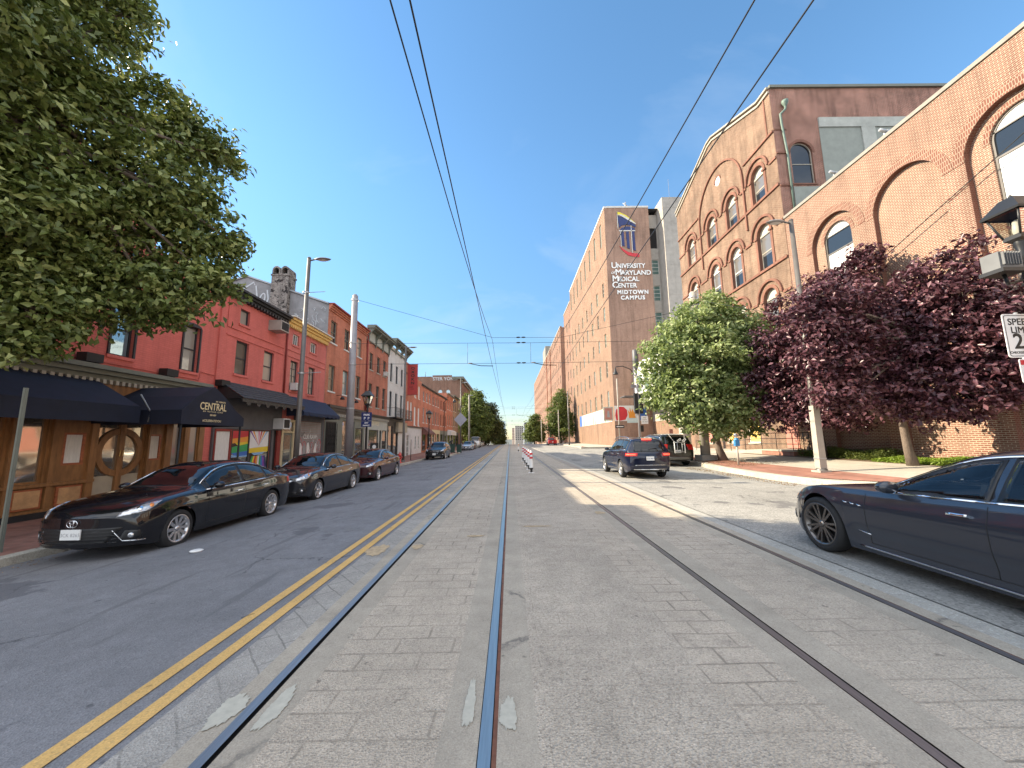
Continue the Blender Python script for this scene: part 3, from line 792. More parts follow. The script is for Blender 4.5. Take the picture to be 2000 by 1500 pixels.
def cornice(root, F, y0, y1, z0, z1, out, m, dent=None, dm=None, name='cornice', steps=3):
    mb = MB(); n = steps
    for k in range(n):
        a = z0 + (z1 - z0) * k / n; b = z0 + (z1 - z0) * (k + 1) / n
        mb.fbox(F, y0, y1, a, b, 0.003, out * (0.35 + 0.65 * k / max(n - 1, 1)))
    if dent:
        w, g, dz = dent; s = y0 + 0.1
        while s + w < y1:
            mb.fbox(F, s, s + w, z0 - dz, z0 - 0.004, 0.004, out * 0.55, 1 if dm else 0); s += w + g
    return mb.build(name, [m, dm] if dm else m, root)

rowg = 'attached houses along the left pavement'
# --- house 1: red corner bar behind the big tree
wn = [(8.72, 9.42, 4.2, 5.86), (11.05, 11.75, 4.2, 5.86), (13.52, 14.22, 4.18, 5.86)]
y0, y1 = 4.2, 15.4
root, F = house('low red painted bar building with wooden front and navy awnings', y0, y1, 8.0, B_RED,
    [(a, b, c, d, False) for a, b, c, d in wn], name='bar_building', group=rowg)
mb = MB(); 
mb.box(-24, XL, y0 + 0.02, 9.7, 8.0, 9.75); mb.box(-24, XL, 9.703, 12.1, 8.0, 8.75)
mb.build('upper_wall', B_RED, root)
for i, (a, b, c, d) in enumerate(wn):
    put_window(root, F, 'left', (a + b) / 2, c, b - a, d - c, False, 'sash', MATS['frame_dark'], MATS[['pane', 'pane_sky', 'pane_blind'][i]], MATS['brick_painted_red'], 0.14)
    w = MB(); n = 10
    arc = [((a + b) / 2 + (b - a) * 0.56 * math.cos(PI - PI * k / n), d - 0.02 + 0.13 * math.sin(PI * k / n)) for k in range(n + 1)]
    w.prism([(a - 0.04, d - 0.02)] + arc[1:-1] + [(b + 0.04, d - 0.02)], F, 0.004, 0.05)
    w.fbox(F, b - 0.0, b + 0.06, c, d - 0.02, 0.004, 0.05); w.fbox(F, a - 0.06, a, c, d - 0.02, 0.004, 0.05)
    w.build('window_surround', MATS['frame_dark'], root)
# pilaster seam
mb = MB(); mb.fbox(F, 15.12, 15.36, 3.5, 8.0, 0.003, 0.07); mb.build('pilaster', B_RED, root)
# shop front
cornice(root, F, 4.4, 14.6, 3.42, 3.78, 0.42, MATS['frame_green'], (0.09, 0.09, 0.12), MATS['stone'], 'shop_cornice')
mb = MB()
wood = MATS['wood']
holes = [(8.15, 8.95, 0.68, 2.4), (9.22, 9.78, 0.68, 2.4), (10.14, 10.66, 1.08, 1.92), (10.95, 12.42, -0.10, 2.36), (12.52, 12.96, 1.08, 1.9), (13.36, 13.74, 0.45, 2.3), (14.06, 14.52, 0.45, 2.3), (15.30, 16.20, -0.2, 2.2)]
FW = F_left(XL + 0.12)
wall(mb, FW, 4.6, 14.75, 0.0, 3.4, [(a, b, c, d, False) for a, b, c, d in holes[:3] + [(10.95, 12.42, 0.0, 2.36)] + holes[4:7]], 0.1)
for a, b in ((8.0, 8.10), (9.02, 9.16), (9.84, 9.98), (10.74, 10.92), (12.44, 12.5), (13.06, 13.3), (13.8, 14.0)):
    mb.fbox(FW, a, b, 0.0, 2.5, 0.003, 0.07)
mb.fbox(FW, 4.6, 10.92, 0.60, 0.68, 0.003, 0.10); mb.fbox(FW, 4.6, 10.92, 0.0, 0.06, 0.003, 0.09)
mb.fbox(FW, 12.44, 14.7, 0.36, 0.44, 0.003, 0.10)
mb.build('shop_front', wood, root)
mb = MB()
for a, b in ((8.16, 8.98), (9.2, 9.80), (10.10, 10.70)):
    mb.fbox(FW, a, b, 0.09, 0.56, 0.003, 0.035, 1); mb.fbox(FW, a + 0.05, b - 0.05, 0.13, 0.52, 0.036, 0.05, 0)
mb.build('wood_panel', [MATS['wood_light'], MATS['wood_red']], root)
mb = MB(); mb.fbox(FW, 4.6, 10.93, -0.75, -0.003, 0.0, 0.12); mb.build('plinth', MATS['black_paint'], root)
for (a, b, c, d) in (holes[0], holes[1]):
    put_window(root, FW, 'left', (a + b) / 2, c, b - a, d - c, False, 'plain', wood, MATS['pane_mirror'], None, 0.1)
for (a, b, c, d) in (holes[2], holes[4]):
    put_window(root, FW, 'left', (a + b) / 2, c, b - a, d - c, False, 'plain', MATS['wood_red'], MATS['curtain_white'], None, 0.05)
for (a, b, c, d) in holes[5:7]:
    put_window(root, FW, 'left', (a + b) / 2, c, b - a, d - c, False, 'plain', wood, MATS['pane_blind'], None, 0.1)
# round-glazed double door
FD = F_left(XL + 0.03)
def leaf_shape(y_in, y_out, sgn):
    pass
for k, (ya, yb) in enumerate(((10.95, 11.68), (11.69, 12.42))):
    mb = MB(); cy, cz, ro, ri = 11.685, 1.37, 0.70, 0.53
    th = [(-PI / 2 - PI * t / 16) for t in range(17)] if k == 0 else [(-PI / 2 + PI * t / 16) for t in range(17)]
    P = lambda r, t: (cy + r * math.cos(t), cz + r * math.sin(t))
    for t0, t1 in zip(th[:-1], th[1:]):
        for (ra, rb, da, db) in ((ri, ro, 0.06, 0.06), (ri, ri, 0.06, 0.0), (ro, ro, 0.06, 0.0)):
            mb.face([FD(*P(ra, t0), da), FD(*P(rb, t0), da if ra != rb else db), FD(*P(rb, t1), da if ra != rb else db), FD(*P(ra, t1), da)])
    st = (11.60, 11.682) if k == 0 else (11.688, 11.77)
    mb.fbox(FD, st[0], st[1], -0.05, 2.34, 0.0, 0.075)
    e = (ya, ya + 0.07) if k == 0 else (yb - 0.07, yb)
    mb.fbox(FD, e[0], e[1], -0.05, 2.34, 0.0, 0.05); mb.fbox(FD, ya + 0.07 if k == 0 else st[1], st[0] if k == 0 else yb - 0.07, -0.05, 0.04, 0.0, 0.05)
    mb.fbox(FD, ya + 0.07 if k == 0 else st[1], st[0] if k == 0 else yb - 0.07, 2.24, 2.34, 0.0, 0.05)
    dr = mb.build('door', wood, root)
    gl = MB(); gl.fbox(FD, ya + 0.07, yb - 0.07, 0.72, 2.24, -0.02, 0.006); g_ = gl.build('pane', MATS['pane_mirror'], dr, origin=tuple(root.location))
    gl = MB(); gl.fbox(FD, ya + 0.07, yb - 0.07, 0.04, 0.715, -0.02, 0.007); gl.build('lower_panel', MATS['beige_panel'], dr, origin=tuple(root.location))
    h = MB(); h.tube([FD(11.64 if k == 0 else 11.73, 1.25, 0.085), FD(11.64 if k == 0 else 11.73, 1.42, 0.10)], 0.012); h.build('door_handle', MATS['yellow_trim'], dr, origin=tuple(root.location))
mb = MB(); mb.fbox(FW, 10.9, 12.46, -0.6, -0.06, -0.08, 0.5); mb.build('doorstep', B_PAVE, root)
# wall lamps above cornice and a conduit
for yy in (10.2, 12.65, 15.1):
    m = MB(); m.fbox(F, yy - 0.02, yy + 0.42, 3.82, 4.06, 0.08, 0.36); m.fbox(F, yy + 0.15, yy + 0.25, 3.9, 4.0, 0.003, 0.08)
    m.build('flood_light', MATS['black_trim'], root)
m = MB(); m.tube([F(10.6, 3.93, 0.03), F(14.35, 3.93, 0.03), F(14.38, 4.25, 0.03), F(15.1, 4.22, 0.03)], 0.015, 6); m.build('conduit', B_RED, root)
# navy awning along the front
def awning(name, label, ya, yb, zw, zo, xo, val, m, root_group='shop awnings on the left fronts', scallop=0.0, frame=True, th=0.03):
    o = empty(name, (XL, (ya + yb) / 2, zw), label, 'awning', root_group)
    a = MB(); x0 = XL + 0.15; x1 = XL + xo; n = 10
    for k in range(n):
        s0 = ya + (yb - ya) * k / n; s1 = ya + (yb - ya) * (k + 1) / n
        sag = 0.0
        a.face([(x0, s0, zw), (x0, s1, zw), (x1, s1, zo), (x1, s0, zo)])
        a.face([(x0, s0, zw - th), (x0, s1, zw - th), (x1 - 0.02, s1, zo - th), (x1 - 0.02, s0, zo - th)])
    a.face([(x0, ya, zw), (x1, ya, zo), (x1, ya, zo - val), (x0, ya, zo - val)]); a.face([(x0, yb, zw), (x1, yb, zo), (x1, yb, zo - val), (x0, yb, zo - val)])
    a.build('canopy', m, o)
    v = MB()
    if scallop:
        n = int((yb - ya) / scallop)
        for k in range(n):
            s0 = ya + (yb - ya) * k / n; s1 = ya + (yb - ya) * (k + 1) / n; c = (s0 + s1) / 2; w = (s1 - s0) / 2
            bot = [(c + w * math.cos(t), zo - val * 0.45 - val * 0.55 * math.sin(t)) for t in [PI * q / 8 for q in range(9)]]
            v.prism([(s0, zo), (s1, zo)] + bot, lambda s, z, d: (x1 + d, s, z), 0.002, 0.012)
    else:
        v.box(x1 + 0.002, x1 + 0.015, ya, yb, zo - val, zo)
    v.build('valance', m, o)
    if frame:
        f = MB()
        for s in np.linspace(ya + 0.05, yb - 0.05, max(2, int((yb - ya) / 1.6))):
            f.tube([(x0, s, zo - val + 0.05), (x1 - 0.05, s, zo - val + 0.05)], 0.012, 6); f.tube([(x0, s, zw - 0.06), (x1 - 0.05, s, zo - 0.06)], 0.012, 6)
        f.build('awning_frame', MATS['iron'], o)
    return o
awning('awning', 'long navy canvas awning over the wooden bar front', 4.6, 10.7, 3.38, 2.62, 1.45, 0.45, MATS['awning_navy'])
# entrance marquee with gold lettering
o = empty('entrance_canopy', (XL, 12.0, 2.2), 'black gabled entrance canopy lettered CENTRAL in gold', 'awning')
cm = MATS['awning_navy']
prof = [(10.93, 2.14), (10.93, 2.54), (11.45, 2.98), (12.08, 3.33), (12.6, 3.02), (13.06, 2.66), (13.5, 2.42), (13.5, 2.14)]
a = MB(); x1 = -9.2
for (p, q) in zip(prof[:-1], prof[1:]):
    a.face([(XL + 0.15, p[0], p[1]), (XL + 0.15, q[0], q[1]), (x1, q[0], q[1]), (x1, p[0], p[1])]); 
a.face([(x1, y, z) for y, z in prof]); a.face([(x1 - 0.03, y * 0.998 + 0.024, z - 0.0) for y, z in prof])
a.build('canopy', cm, o)
t = MB(); Fx = F_left(x1)
put_text(t, 'CENTRAL', 0.27, Fx, 12.08, 2.60, 0.006, sx=0.92, sz=1.15, bold=0.006)
put_text(t, 'MT. VERNON', 0.07, Fx, 12.36, 2.85, 0.006, bold=0.002); put_text(t, 'BAR · NIGHTCLUB · LOUNGE', 0.062, Fx, 12.08, 2.53, 0.006)
put_text(t, '885-889', 0.075, Fx, 12.08, 2.42, 0.006, bold=0.002); put_text(t, '#CELEBRATEYOU', 0.095, Fx, 12.06, 2.24, 0.006, bold=0.002)
t.build('lettering', MATS['gold_text'], o)
p = MB()
for yy in (11.0, 13.42): p.tube([(x1 - 0.05, yy, side_l(-9.25, yy)), (x1 - 0.05, yy, 2.2)], 0.03, 8)
p.build('canopy_post', MATS['black_trim'], o)
b = MB(); b.tube([(XL + 1.46, 10.66, 2.95), (XL + 1.5, 10.95, 2.5), (XL + 1.5, 10.92, 2.2)], 0.02, 6); b.build('brace', MATS['galv'], o)

# --- house 2: red house with rainbow shop windows
y0, y1 = 15.4, 19.7
hs = [(16.28, 16.88, 6.70, 7.38), (16.18, 16.98, 4.50, 5.94), (18.06, 18.84, 4.50, 5.92), (18.30, 18.85, 6.95, 7.4)]
root, F = house('red painted two storey house with black cornice and rainbow shop windows', y0, y1, 8.05, B_RED, [(*h, False) for h in hs[:3]], group=rowg)
put_window(root, F, 'left', 16.58, 6.70, 0.60, 0.68, style='plain', pm=MATS['pane_blind'], sm=MATS['brick_painted_red'], depth=0.14)
put_window(root, F, 'left', 16.58, 4.50, 0.80, 1.44, pm=MATS['pane_lit'], sm=MATS['brick_painted_red'], depth=0.14)
put_window(root, F, 'left', 18.45, 4.50, 0.78, 1.42, pm=MATS['pane_blind'], sm=MATS['brick_painted_red'], depth=0.14)
cornice(root, F, y0 + 0.02, y1 - 0.02, 7.78, 8.08, 0.36, MATS['black_paint'], (0.11, 0.11, 0.13))
m = MB()
for z in (6.36, 6.02): m.fbox(F, y0 + 0.15, y1 - 0.1, z, z + 0.045, 0.003, 0.04)
m.fbox(F, y0 + 0.15, y0 + 0.2, 6.4, 7.7, 0.003, 0.03); m.build('string_course', B_RED, root)
ac = empty('air_conditioner', (XL, 18.55, 6.95), 'rusty tan air conditioner jutting from the red wall', 'air conditioner')
m = MB(); m.fbox(F, 18.22, 18.9, 6.96, 7.46, 0.0, 0.62); m.build('case', MATS['ac_metal'], ac)
m = MB(); m.fbox(F, 18.28, 18.84, 7.02, 7.40, 0.622, 0.63)
for k in range(6): m.fbox(F, 18.28, 18.84, 7.04 + k * 0.06, 7.06 + k * 0.06, 0.63, 0.64)
m.build('grille', MATS['black_trim'], ac)
m = MB()
wall(m, FL, y0 + 0.02, y1 - 0.02, 2.18, 3.95, [], 0.1); 
FS = F_left(XL + 0.10)
mb = MB(); mb.fbox(FS, 15.2, 19.68, 2.16, 3.5, -0.08, 0.0)
mb.fbox(FS, 18.95, 19.12, -0.7, 2.155, -0.08, 0.0); mb.fbox(FS, 15.2, 15.27, -0.7, 2.155, -0.08, 0.0)
mb.fbox(FS, 15.27, 18.95, -0.7, 0.36, -0.08, 0.0)
mb.build('shop_front', MATS['grey_paint'], root)
mb = MB(); mb.fbox(FS, 19.36, 19.66, -0.7, 2.155, -0.08, 0.03); mb.build('pilaster', MATS['red_paint'], root)
mb = MB(); mb.fbox(FS, 15.27, 15.34, 0.364, 2.15, -0.05, 0.03); mb.fbox(FS, 16.12, 16.20, 0.364, 2.15, -0.05, 0.03); mb.fbox(FS, 15.34, 16.12, 2.06, 2.15, -0.05, 0.03)
mb.build('door_frame', MATS['red_paint'], root)
mb = MB(); mb.fbox(FS, 15.34, 16.12, 0.364, 2.055, -0.06, -0.01); mb.build('door', MATS['curtain_white'], root)
mb = MB(); mb.fbox(FS, 19.12, 19.36, -0.7, 2.155, -0.08, -0.05); mb.build('recess', MATS['black_trim'], root)
def stripes(name, a, b, c, d, lab, parts):
    w = MB(); w.fbox(FS, a, b, c, d, -0.06, -0.02, 0)
    mats_ = [MATS['pane_shop']]; 
    for k, (col, poly) in enumerate(parts):
        mats_.append(MATS['c_' + col])
        w.face([FS(a + (b - a) * x, c + (d - c) * z, -0.016 + 0.0004 * k) for x, z in poly], k + 1)
    q = w.build('window', mats_, root); q['label'] = lab
    f = MB(); f.fbox(FS, a - 0.04, a, c, d, -0.05, 0.01); f.fbox(FS, b, b + 0.04, c, d, -0.05, 0.01); f.fbox(FS, a - 0.04, b + 0.04, d, d + 0.04, -0.05, 0.01)
    f.build('frame', MATS['black_paint'], q, origin=tuple(root.location))
stripes('w', 16.28, 17.28, 0.37, 2.10, 'shop window with slanting rainbow bands', [
    ('red', [(0, 1), (1, 1), (1, .86), (0, .80)]), ('orange', [(0, .8), (1, .86), (1, .73), (0, .69)]), ('yellow', [(0.2, .70), (1, .73), (1, .62), (0.5, .60)]),
    ('green', [(0, .60), (1, .68), (1, .50), (0, .46)]), ('blue', [(0, .46), (1, .50), (1, .36), (0.3, .38)]), ('lightblue', [(0, .42), (.5, .38), (1, .40), (1, .36), (0, .36)]),
    ('white', [(0, .30), (.6, .22), (1, .12), (1, .10), (.6, .20), (0, .28)]), ('purple', [(0, .2), (.5, .16), (.9, 0), (0, 0)])])
W2 = [('curtain_w', [])]
cols2 = ['green', 'yellow', 'red', 'orange', 'white', 'green', 'blue', 'purple', 'navy']
parts = [('white', [(0, 1), (1, 1), (1, .5), (0, .5)])]
for k in range(7):
    parts.append((['purple', 'orange', 'white', 'pink', 'red', 'orange', 'lightblue'][k], [(.5, .62), (k / 7, 1), ((k + .6) / 7, 1)]))
parts.append(('yellow', [(0, .56), (1, .60), (1, .46), (0, .44)]))
parts.append(('lightblue', [(.15, .44), (.85, .46), (.7, .40), (.3, .38)]))
for k, cc in enumerate(cols2):
    a_ = k / 9; parts.append((cc, [(a_, .0), (a_ + 1 / 9, .0), (.18 + (a_ + 1 / 9) * .68, .36), (.18 + a_ * .68, .36)]))
stripes('w', 17.36, 18.72, 0.37, 2.10, 'shop window with rainbow drapes at its foot', parts)
ac = empty('air_conditioner', (XL, 19.2, 2.2), 'white window air conditioner over the dark doorway', 'air conditioner')
m = MB(); m.fbox(FS, 18.98, 19.58, 2.22, 2.74, 0.003, 0.5); m.build('case', MATS['ac_white'], ac)
m = MB(); m.fbox(FS, 19.05, 19.51, 2.28, 2.68, 0.502, 0.51); m.build('grille', MATS['black_trim'], ac)
# shingled hood
hd = empty('shingle_hood', (XL, 17.4, 3.5), 'black shingled sloping hood above the rainbow shop', 'awning')
m = MB(); n = 6
for k in range(n):
    t0 = k / n; t1 = (k + 1) / n
    xa = XL + 0.06 + 1.05 * t0; za = 4.06 - 0.72 * t0; xb = XL + 0.06 + 1.05 * t1 + 0.02; zb_ = 4.06 - 0.72 * t1
    m.face([(xa, 15.25, za + 0.02), (xa, 19.9, za + 0.02), (xb, 19.9, zb_ + 0.035), (xb, 15.25, zb_ + 0.035)])
    m.face([(xb, 15.25, zb_ + 0.035), (xb, 19.9, zb_ + 0.035), (xb, 19.9, zb_), (xb, 15.25, zb_)])
m.build('shingles', mat('shingle', (0.045, 0.047, 0.055), 0.85, var=0.5, scale=9, bump=0.5, bscale=25), hd)
m = MB(); 
m.face([(XL + 0.06, 15.25, 4.06), (XL + 1.12, 15.25, 3.34), (XL + 0.06, 15.25, 3.34)]); m.face([(XL + 0.06, 19.9, 4.06), (XL + 1.12, 19.9, 3.34), (XL + 0.06, 19.9, 3.34)])
m.box(XL + 1.05, XL + 1.10, 15.25, 19.9, 3.20, 3.335)
for s in np.arange(15.5, 19.8, 0.62):
    m.prism([(s, 3.2), (s + 0.3, 3.2), (s + 0.22, 3.08), (s + 0.08, 3.08)], lambda a, z, d: (XL + 1.06 + d, a, z), 0, 0.03)
m.build('fascia', MATS['black_paint'], hd)

# --- house 3: flaking red house with yellow cornice
y0, y1 = 19.7, 24.2
hs = [(20.36, 20.98, 6.78, 7.38), (22.22, 22.94, 6.78, 7.38), (20.30, 21.04, 4.30, 5.90), (22.16, 22.90, 4.30, 5.90)]
root, F = house('flaking red house with a yellow dentil cornice', y0, y1, 8.02, B_PINK, [(*h, False) for h in hs], group=rowg)
for h in hs[:2]: put_window(root, F, 'left', (h[0] + h[1]) / 2, h[2], h[1] - h[0], h[3] - h[2], style='triple', fm=MATS['frame_white'], sm=MATS['brick_flaking_red'], depth=0.14)
for h in hs[2:]: put_window(root, F, 'left', (h[0] + h[1]) / 2, h[2], h[1] - h[0], h[3] - h[2], style='bars', fm=MATS['frame_dark'], pm=MATS['pane_blind'], sm=MATS['brick_flaking_red'], depth=0.14)
cornice(root, F, y0 + 0.02, y1 - 0.02, 7.72, 8.12, 0.32, MATS['yellow_trim'], (0.08, 0.10, 0.12), MATS['yellow_trim'])
m = MB(); m.fbox(F, y0 + 0.02, y1 + 0.1, 8.122, 8.18, 0.003, 0.42); m.build('cornice_cap', MATS['stone_white'], root)
m = MB()
for z in (6.40, 6.06): m.fbox(F, y0 + 0.1, y1 - 0.1, z, z + 0.045, 0.003, 0.04)
m.build('string_course', B_PINK, root)
m = MB(); m.tube([F(y0 + 0.06, 7.7, 0.06), F(y0 + 0.06, 3.9, 0.06)], 0.045, 8); m.build('downpipe', MATS['red_paint'], root)
ac = empty('air_conditioner', (XL, 20.6, 4.3), 'small white air conditioner in the window above the blue awning', 'air conditioner')
m = MB(); m.fbox(F, 20.38, 20.92, 4.32, 4.70, 0.003, 0.34); m.build('case', MATS['ac_white'], ac)
m = MB(); m.fbox(F, 20.42, 20.88, 4.36, 4.66, 0.342, 0.35); m.build('grille', MATS['grey_board'], ac)
mb = MB(); mb.fbox(FS, 19.7, 19.86, -0.7, 2.75, -0.08, 0.04); mb.fbox(FS, 20.74, 20.92, -0.7, 2.75, -0.08, 0.04); mb.fbox(FS, 19.86, 20.74, 2.62, 2.75, -0.08, 0.04); mb.fbox(FS, 19.86, 20.74, 2.06, 2.14, -0.08, 0.04)
mb.build('door_frame', MATS['cream_paint'], root)
mb = MB(); mb.fbox(FS, 19.86, 20.74, -0.6, 2.055, -0.06, -0.02); d_ = mb.build('door', MATS['frame_green'], root)
mb = MB(); mb.fbox(FS, 20.02, 20.58, 0.6, 1.95, -0.02, -0.014); mb.build('pane', MATS['pane'], d_, origin=tuple(root.location))
mb = MB(); mb.fbox(FS, 19.86, 20.74, 2.145, 2.61, -0.06, -0.02); mb.build('transom', MATS['pane_lit'], root)
mb = MB(); mb.fbox(FS, 20.93, 24.17, 2.72, 3.9, -0.08, 0.0); mb.fbox(FS, 23.92, 24.17, -0.7, 2.715, -0.08, 0.0); mb.fbox(FS, 20.93, 21.3, -0.7, 2.715, -0.08, 0.0)
mb.build('shop_front', MATS['grey_paint'], root)
mb = MB(); 
for k in range(34):
    z = -0.62 + k * 0.098; mb.fbox(FS, 21.3, 23.92, z, z + 0.088, -0.07, -0.03 - 0.0)
sh = mb.build('roller_shutter', MATS['shutter'], root)
gm = [MATS['c_white'], MATS['c_black'], MATS['c_red'], MATS['c_grey']]
g = MB(); r_ = random.Random(3)
for k in range(6):   # rounded bubble letters
    cx = 21.6 + k * 0.42; cz = 1.0 + r_.uniform(-0.12, 0.12); rx = 0.23; rz_ = r_.uniform(0.55, 0.7)
    pts = [(cx + rx * math.cos(t) * (1 + 0.2 * math.sin(3 * t + k)), cz + rz_ * math.sin(t)) for t in [2 * PI * q / 18 for q in range(18)]]
    g.face([FS(p[0], p[1], -0.026 + 0.0004 * k) for p in pts], 0 if k % 2 == 0 else 3)
    ribbon(g, FS, pts + [pts[0]], 0.035, -0.022 + 0.0003 * k, 2 if k % 2 else 1)
for k in range(16):
    x = r_.uniform(21.4, 23.8); z = r_.uniform(0.0, 2.3); pts = [(x, z)]
    for q in range(6): pts.append((min(max(pts[-1][0] + r_.uniform(-0.2, 0.25), 21.35), 23.85), min(max(pts[-1][1] + r_.uniform(-0.2, 0.2), -0.2), 2.5)))
    ribbon(g, FS, pts, 0.022, -0.018 + 0.0002 * k, [1, 2, 0][k % 3])
put_text(g, 'CLK RAW', 0.34, FS, 22.6, 1.75, -0.012, mi=0, bold=0.01); put_text(g, 'UC', 0.3, FS, 21.8, 1.9, -0.012, mi=1)
g.build('graffiti', gm, sh, origin=tuple(root.location))
awning('awning', 'faded blue fabric awning above the graffiti shutter', 19.95, 24.15, 3.96, 3.12, 1.05, 0.2, MATS['awning_blue'], scallop=0.5)

# --- house 4: three storey orange brick house (its grey gable shows above the low roofs)
hb = []
for c in (25.08, 27.2, 29.5): hb += [(c - 0.45, c + 0.45, 8.02, 9.50), (c - 0.45, c + 0.45, 4.82, 6.52)]
y0, y1 = 24.2, 30.9
root, F = house('three storey orange brick house with a grey graffitied gable and tall chimney', y0, y1, 10.35, B_ROW, [(*h, False) for h in hb], group=rowg)
for i, h in enumerate(hb):
    put_window(root, F, 'left', (h[0] + h[1]) / 2, h[2], 0.9, h[3] - h[2], pm=MATS[['pane', 'pane_lit', 'pane', 'pane_sky', 'pane_blind', 'pane'][i]], fm=MATS['frame_green'], sm=MATS['stone_white'], depth=0.14)
cornice(root, F, y0 + 0.02, y1 - 0.02, 10.05, 10.40, 0.22, B_ROW, None)
m = MB(); m.fbox(F, y0 + 0.02, y1 - 0.02, 10.403, 10.50, 0.003, 0.34); m.build('gutter', MATS['red_paint'], root)
for w_ in [o_ for o_ in root.children if o_.name.startswith('side_wall') or o_.name.startswith('roof')]: bpy.data.objects.remove(w_)
prf = [(XL, -1), (XL, 10.38), (-17.05, 12.3), (-22.5, 10.4), (-22.5, -1)]
for yy in (y0 + 0.012, y1 - 0.012): m = MB(); m.face([(x, yy, z) for x, z in prf]); m.build('side_wall', B_STUCCO, root)
m = MB()
for (p, q) in zip(prf[1:-1], prf[2:]): 
    m.face([(p[0], y0 - 0.08, p[1] + 0.02), (q[0], y0 - 0.08, q[1] + 0.02), (q[0], y1, q[1] + 0.02), (p[0], y1, p[1] + 0.02)])
    m.face([(p[0], y0 - 0.08, p[1] + 0.12), (q[0], y0 - 0.08, q[1] + 0.12), (q[0], y1, q[1] + 0.12), (p[0], y1, p[1] + 0.12)])
    m.face([(p[0], y0 - 0.08, p[1] + 0.02), (q[0], y0 - 0.08, q[1] + 0.02), (q[0], y0 - 0.08, q[1] + 0.12), (p[0], y0 - 0.08, p[1] + 0.12)])
rf = m.build('roof', mat('roof_edge', (0.34, 0.36, 0.38), 0.6, var=0.15), root)
c = MB(); cx0, cx1 = -15.25, -14.15
c.box(cx0, cx1, y0 - 0.30, y0 + 0.55, 7.9, 12.25); c.box(cx0 - 0.04, cx1 + 0.04, y0 - 0.34, y0 + 0.59, 12.253, 12.36)
for k in range(2):
    xa = cx0 + 0.02 + k * 0.55; r = 0.26; n = 10
    for q in range(n):
        t0 = PI * q / n; t1 = PI * (q + 1) / n
        P0 = (xa + 0.26 + r * math.cos(t0), 12.62 + r * 1.1 * math.sin(t0)); P1 = (xa + 0.26 + r * math.cos(t1), 12.62 + r * 1.1 * math.sin(t1))
        Q0 = (xa + 0.26 + (r - 0.09) * math.cos(t0), 12.62 + (r - 0.09) * math.sin(t0)); Q1 = (xa + 0.26 + (r - 0.09) * math.cos(t1), 12.62 + (r - 0.09) * math.sin(t1))
        ya, yb = y0 - 0.30, y0 + 0.55
        c.face([(P0[0], ya, P0[1]), (P1[0], ya, P1[1]), (P1[0], yb, P1[1]), (P0[0], yb, P0[1])])
        c.face([(P0[0], ya, P0[1]), (P1[0], ya, P1[1]), (Q1[0], ya, Q1[1]), (Q0[0], ya, Q0[1])]); c.face([(Q0[0], ya, Q0[1]), (Q1[0], ya, Q1[1]), (Q1[0], yb, Q1[1]), (Q0[0], yb, Q0[1])])
    for xx in (xa, xa + 0.43): c.box(xx, xx + 0.09, y0 - 0.30, y0 + 0.55, 12.363, 12.62)
c.box(cx0 + 0.12, cx1 - 0.12, y0 + 0.1, y0 + 0.3, 12.37, 12.75, 1)
ch = c.build('chimney', [B_CHIM, MATS['groove']], rf, origin=tuple(root.location))
g = MB(); FG = F_front(y0 - 0.0)
def gs(pts, w, d=0.008): ribbon(g, FG, pts, w, d)
gs([(-17.6, 10.9), (-17.2, 11.5), (-16.55, 11.95), (-16.5, 11.75)], 0.09); gs([(-17.1, 11.45), (-16.95, 10.7), (-16.8, 10.2)], 0.09, 0.009); gs([(-16.4, 11.7), (-16.2, 10.4), (-16.15, 9.6)], 0.1, 0.010)
el = [(-15.95 + 0.17 * math.cos(t) + 0.08 * math.sin(t), 10.75 + 0.42 * math.sin(t)) for t in [2 * PI * q / 16 for q in range(17)]]; gs(el, 0.09, 0.011)
gs([(-15.65, 11.4), (-15.55, 10.8), (-15.7, 10.3), (-15.95, 10.0), (-15.6, 9.9), (-15.4, 9.5), (-15.7, 9.2), (-15.95, 9.1)], 0.1, 0.012)
r_ = random.Random(9)
for k in range(22):
    x = r_.uniform(-13.7, -11.9); z = r_.uniform(8.5, 10.2); pts = [(x, z)]
    for q in range(5): pts.append((max(min(pts[-1][0] + r_.uniform(-0.15, 0.18), -11.8), -13.8), pts[-1][1] + r_.uniform(-0.22, 0.2)))
    gs(pts, 0.03, 0.013 + k * 0.0003)
g.build('graffiti', mat('graffiti_pale', (0.5, 0.53, 0.56), 0.8, var=0.1), root)
# shop front of house 4
def shopfront(root, y0, y1, base_m, frame_m, bays, ztop, sign=None, zb=-0.8, signm=None, corn=None, txt=None, txtm=None, zt2=None):
    """bays: (a,b,z0,z1,pane)"""
    m = MB(); wall(m, FS, y0 + 0.03, y1 - 0.03, zb, ztop, [(a, b, c, d, False) for a, b, c, d, _ in bays], 0.09); m.build('shop_front', base_m, root)
    for a, b, c, d, pm in bays:
        put_window(root, FS, 'left', (a + b) / 2, c, b - a, d - c, style='plain', fm=frame_m, pm=MATS[pm], depth=0.085)
    if corn: cornice(root, FS, y0 + 0.04, y1 - 0.04, ztop - corn, ztop, 0.28, frame_m, (0.12, 0.10, 0.2), MATS['stone'], 'shop_cornice')
    if txt:
        t = MB()
        for (s, sy, sz) in txt: put_text(t, s, sz, FS, sy, ztop - (corn or 0) - 0.62, 0.006, mi=0)
        t.build('lettering', txtm or MATS['gold_text'], root)
shopfront(root, 24.2, 30.9, MATS['frame_green'], MATS['black_paint'], [(24.4, 25.9, -0.5, 2.85, 'groove'), (26.85, 27.75, 0.1, 3.0, 'pane_mirror'), (28.1, 28.9, -0.5, 3.0, 'groove'), (29.1, 30.6, 0.1, 2.55, 'pane_mirror')], 3.9, corn=0.5)
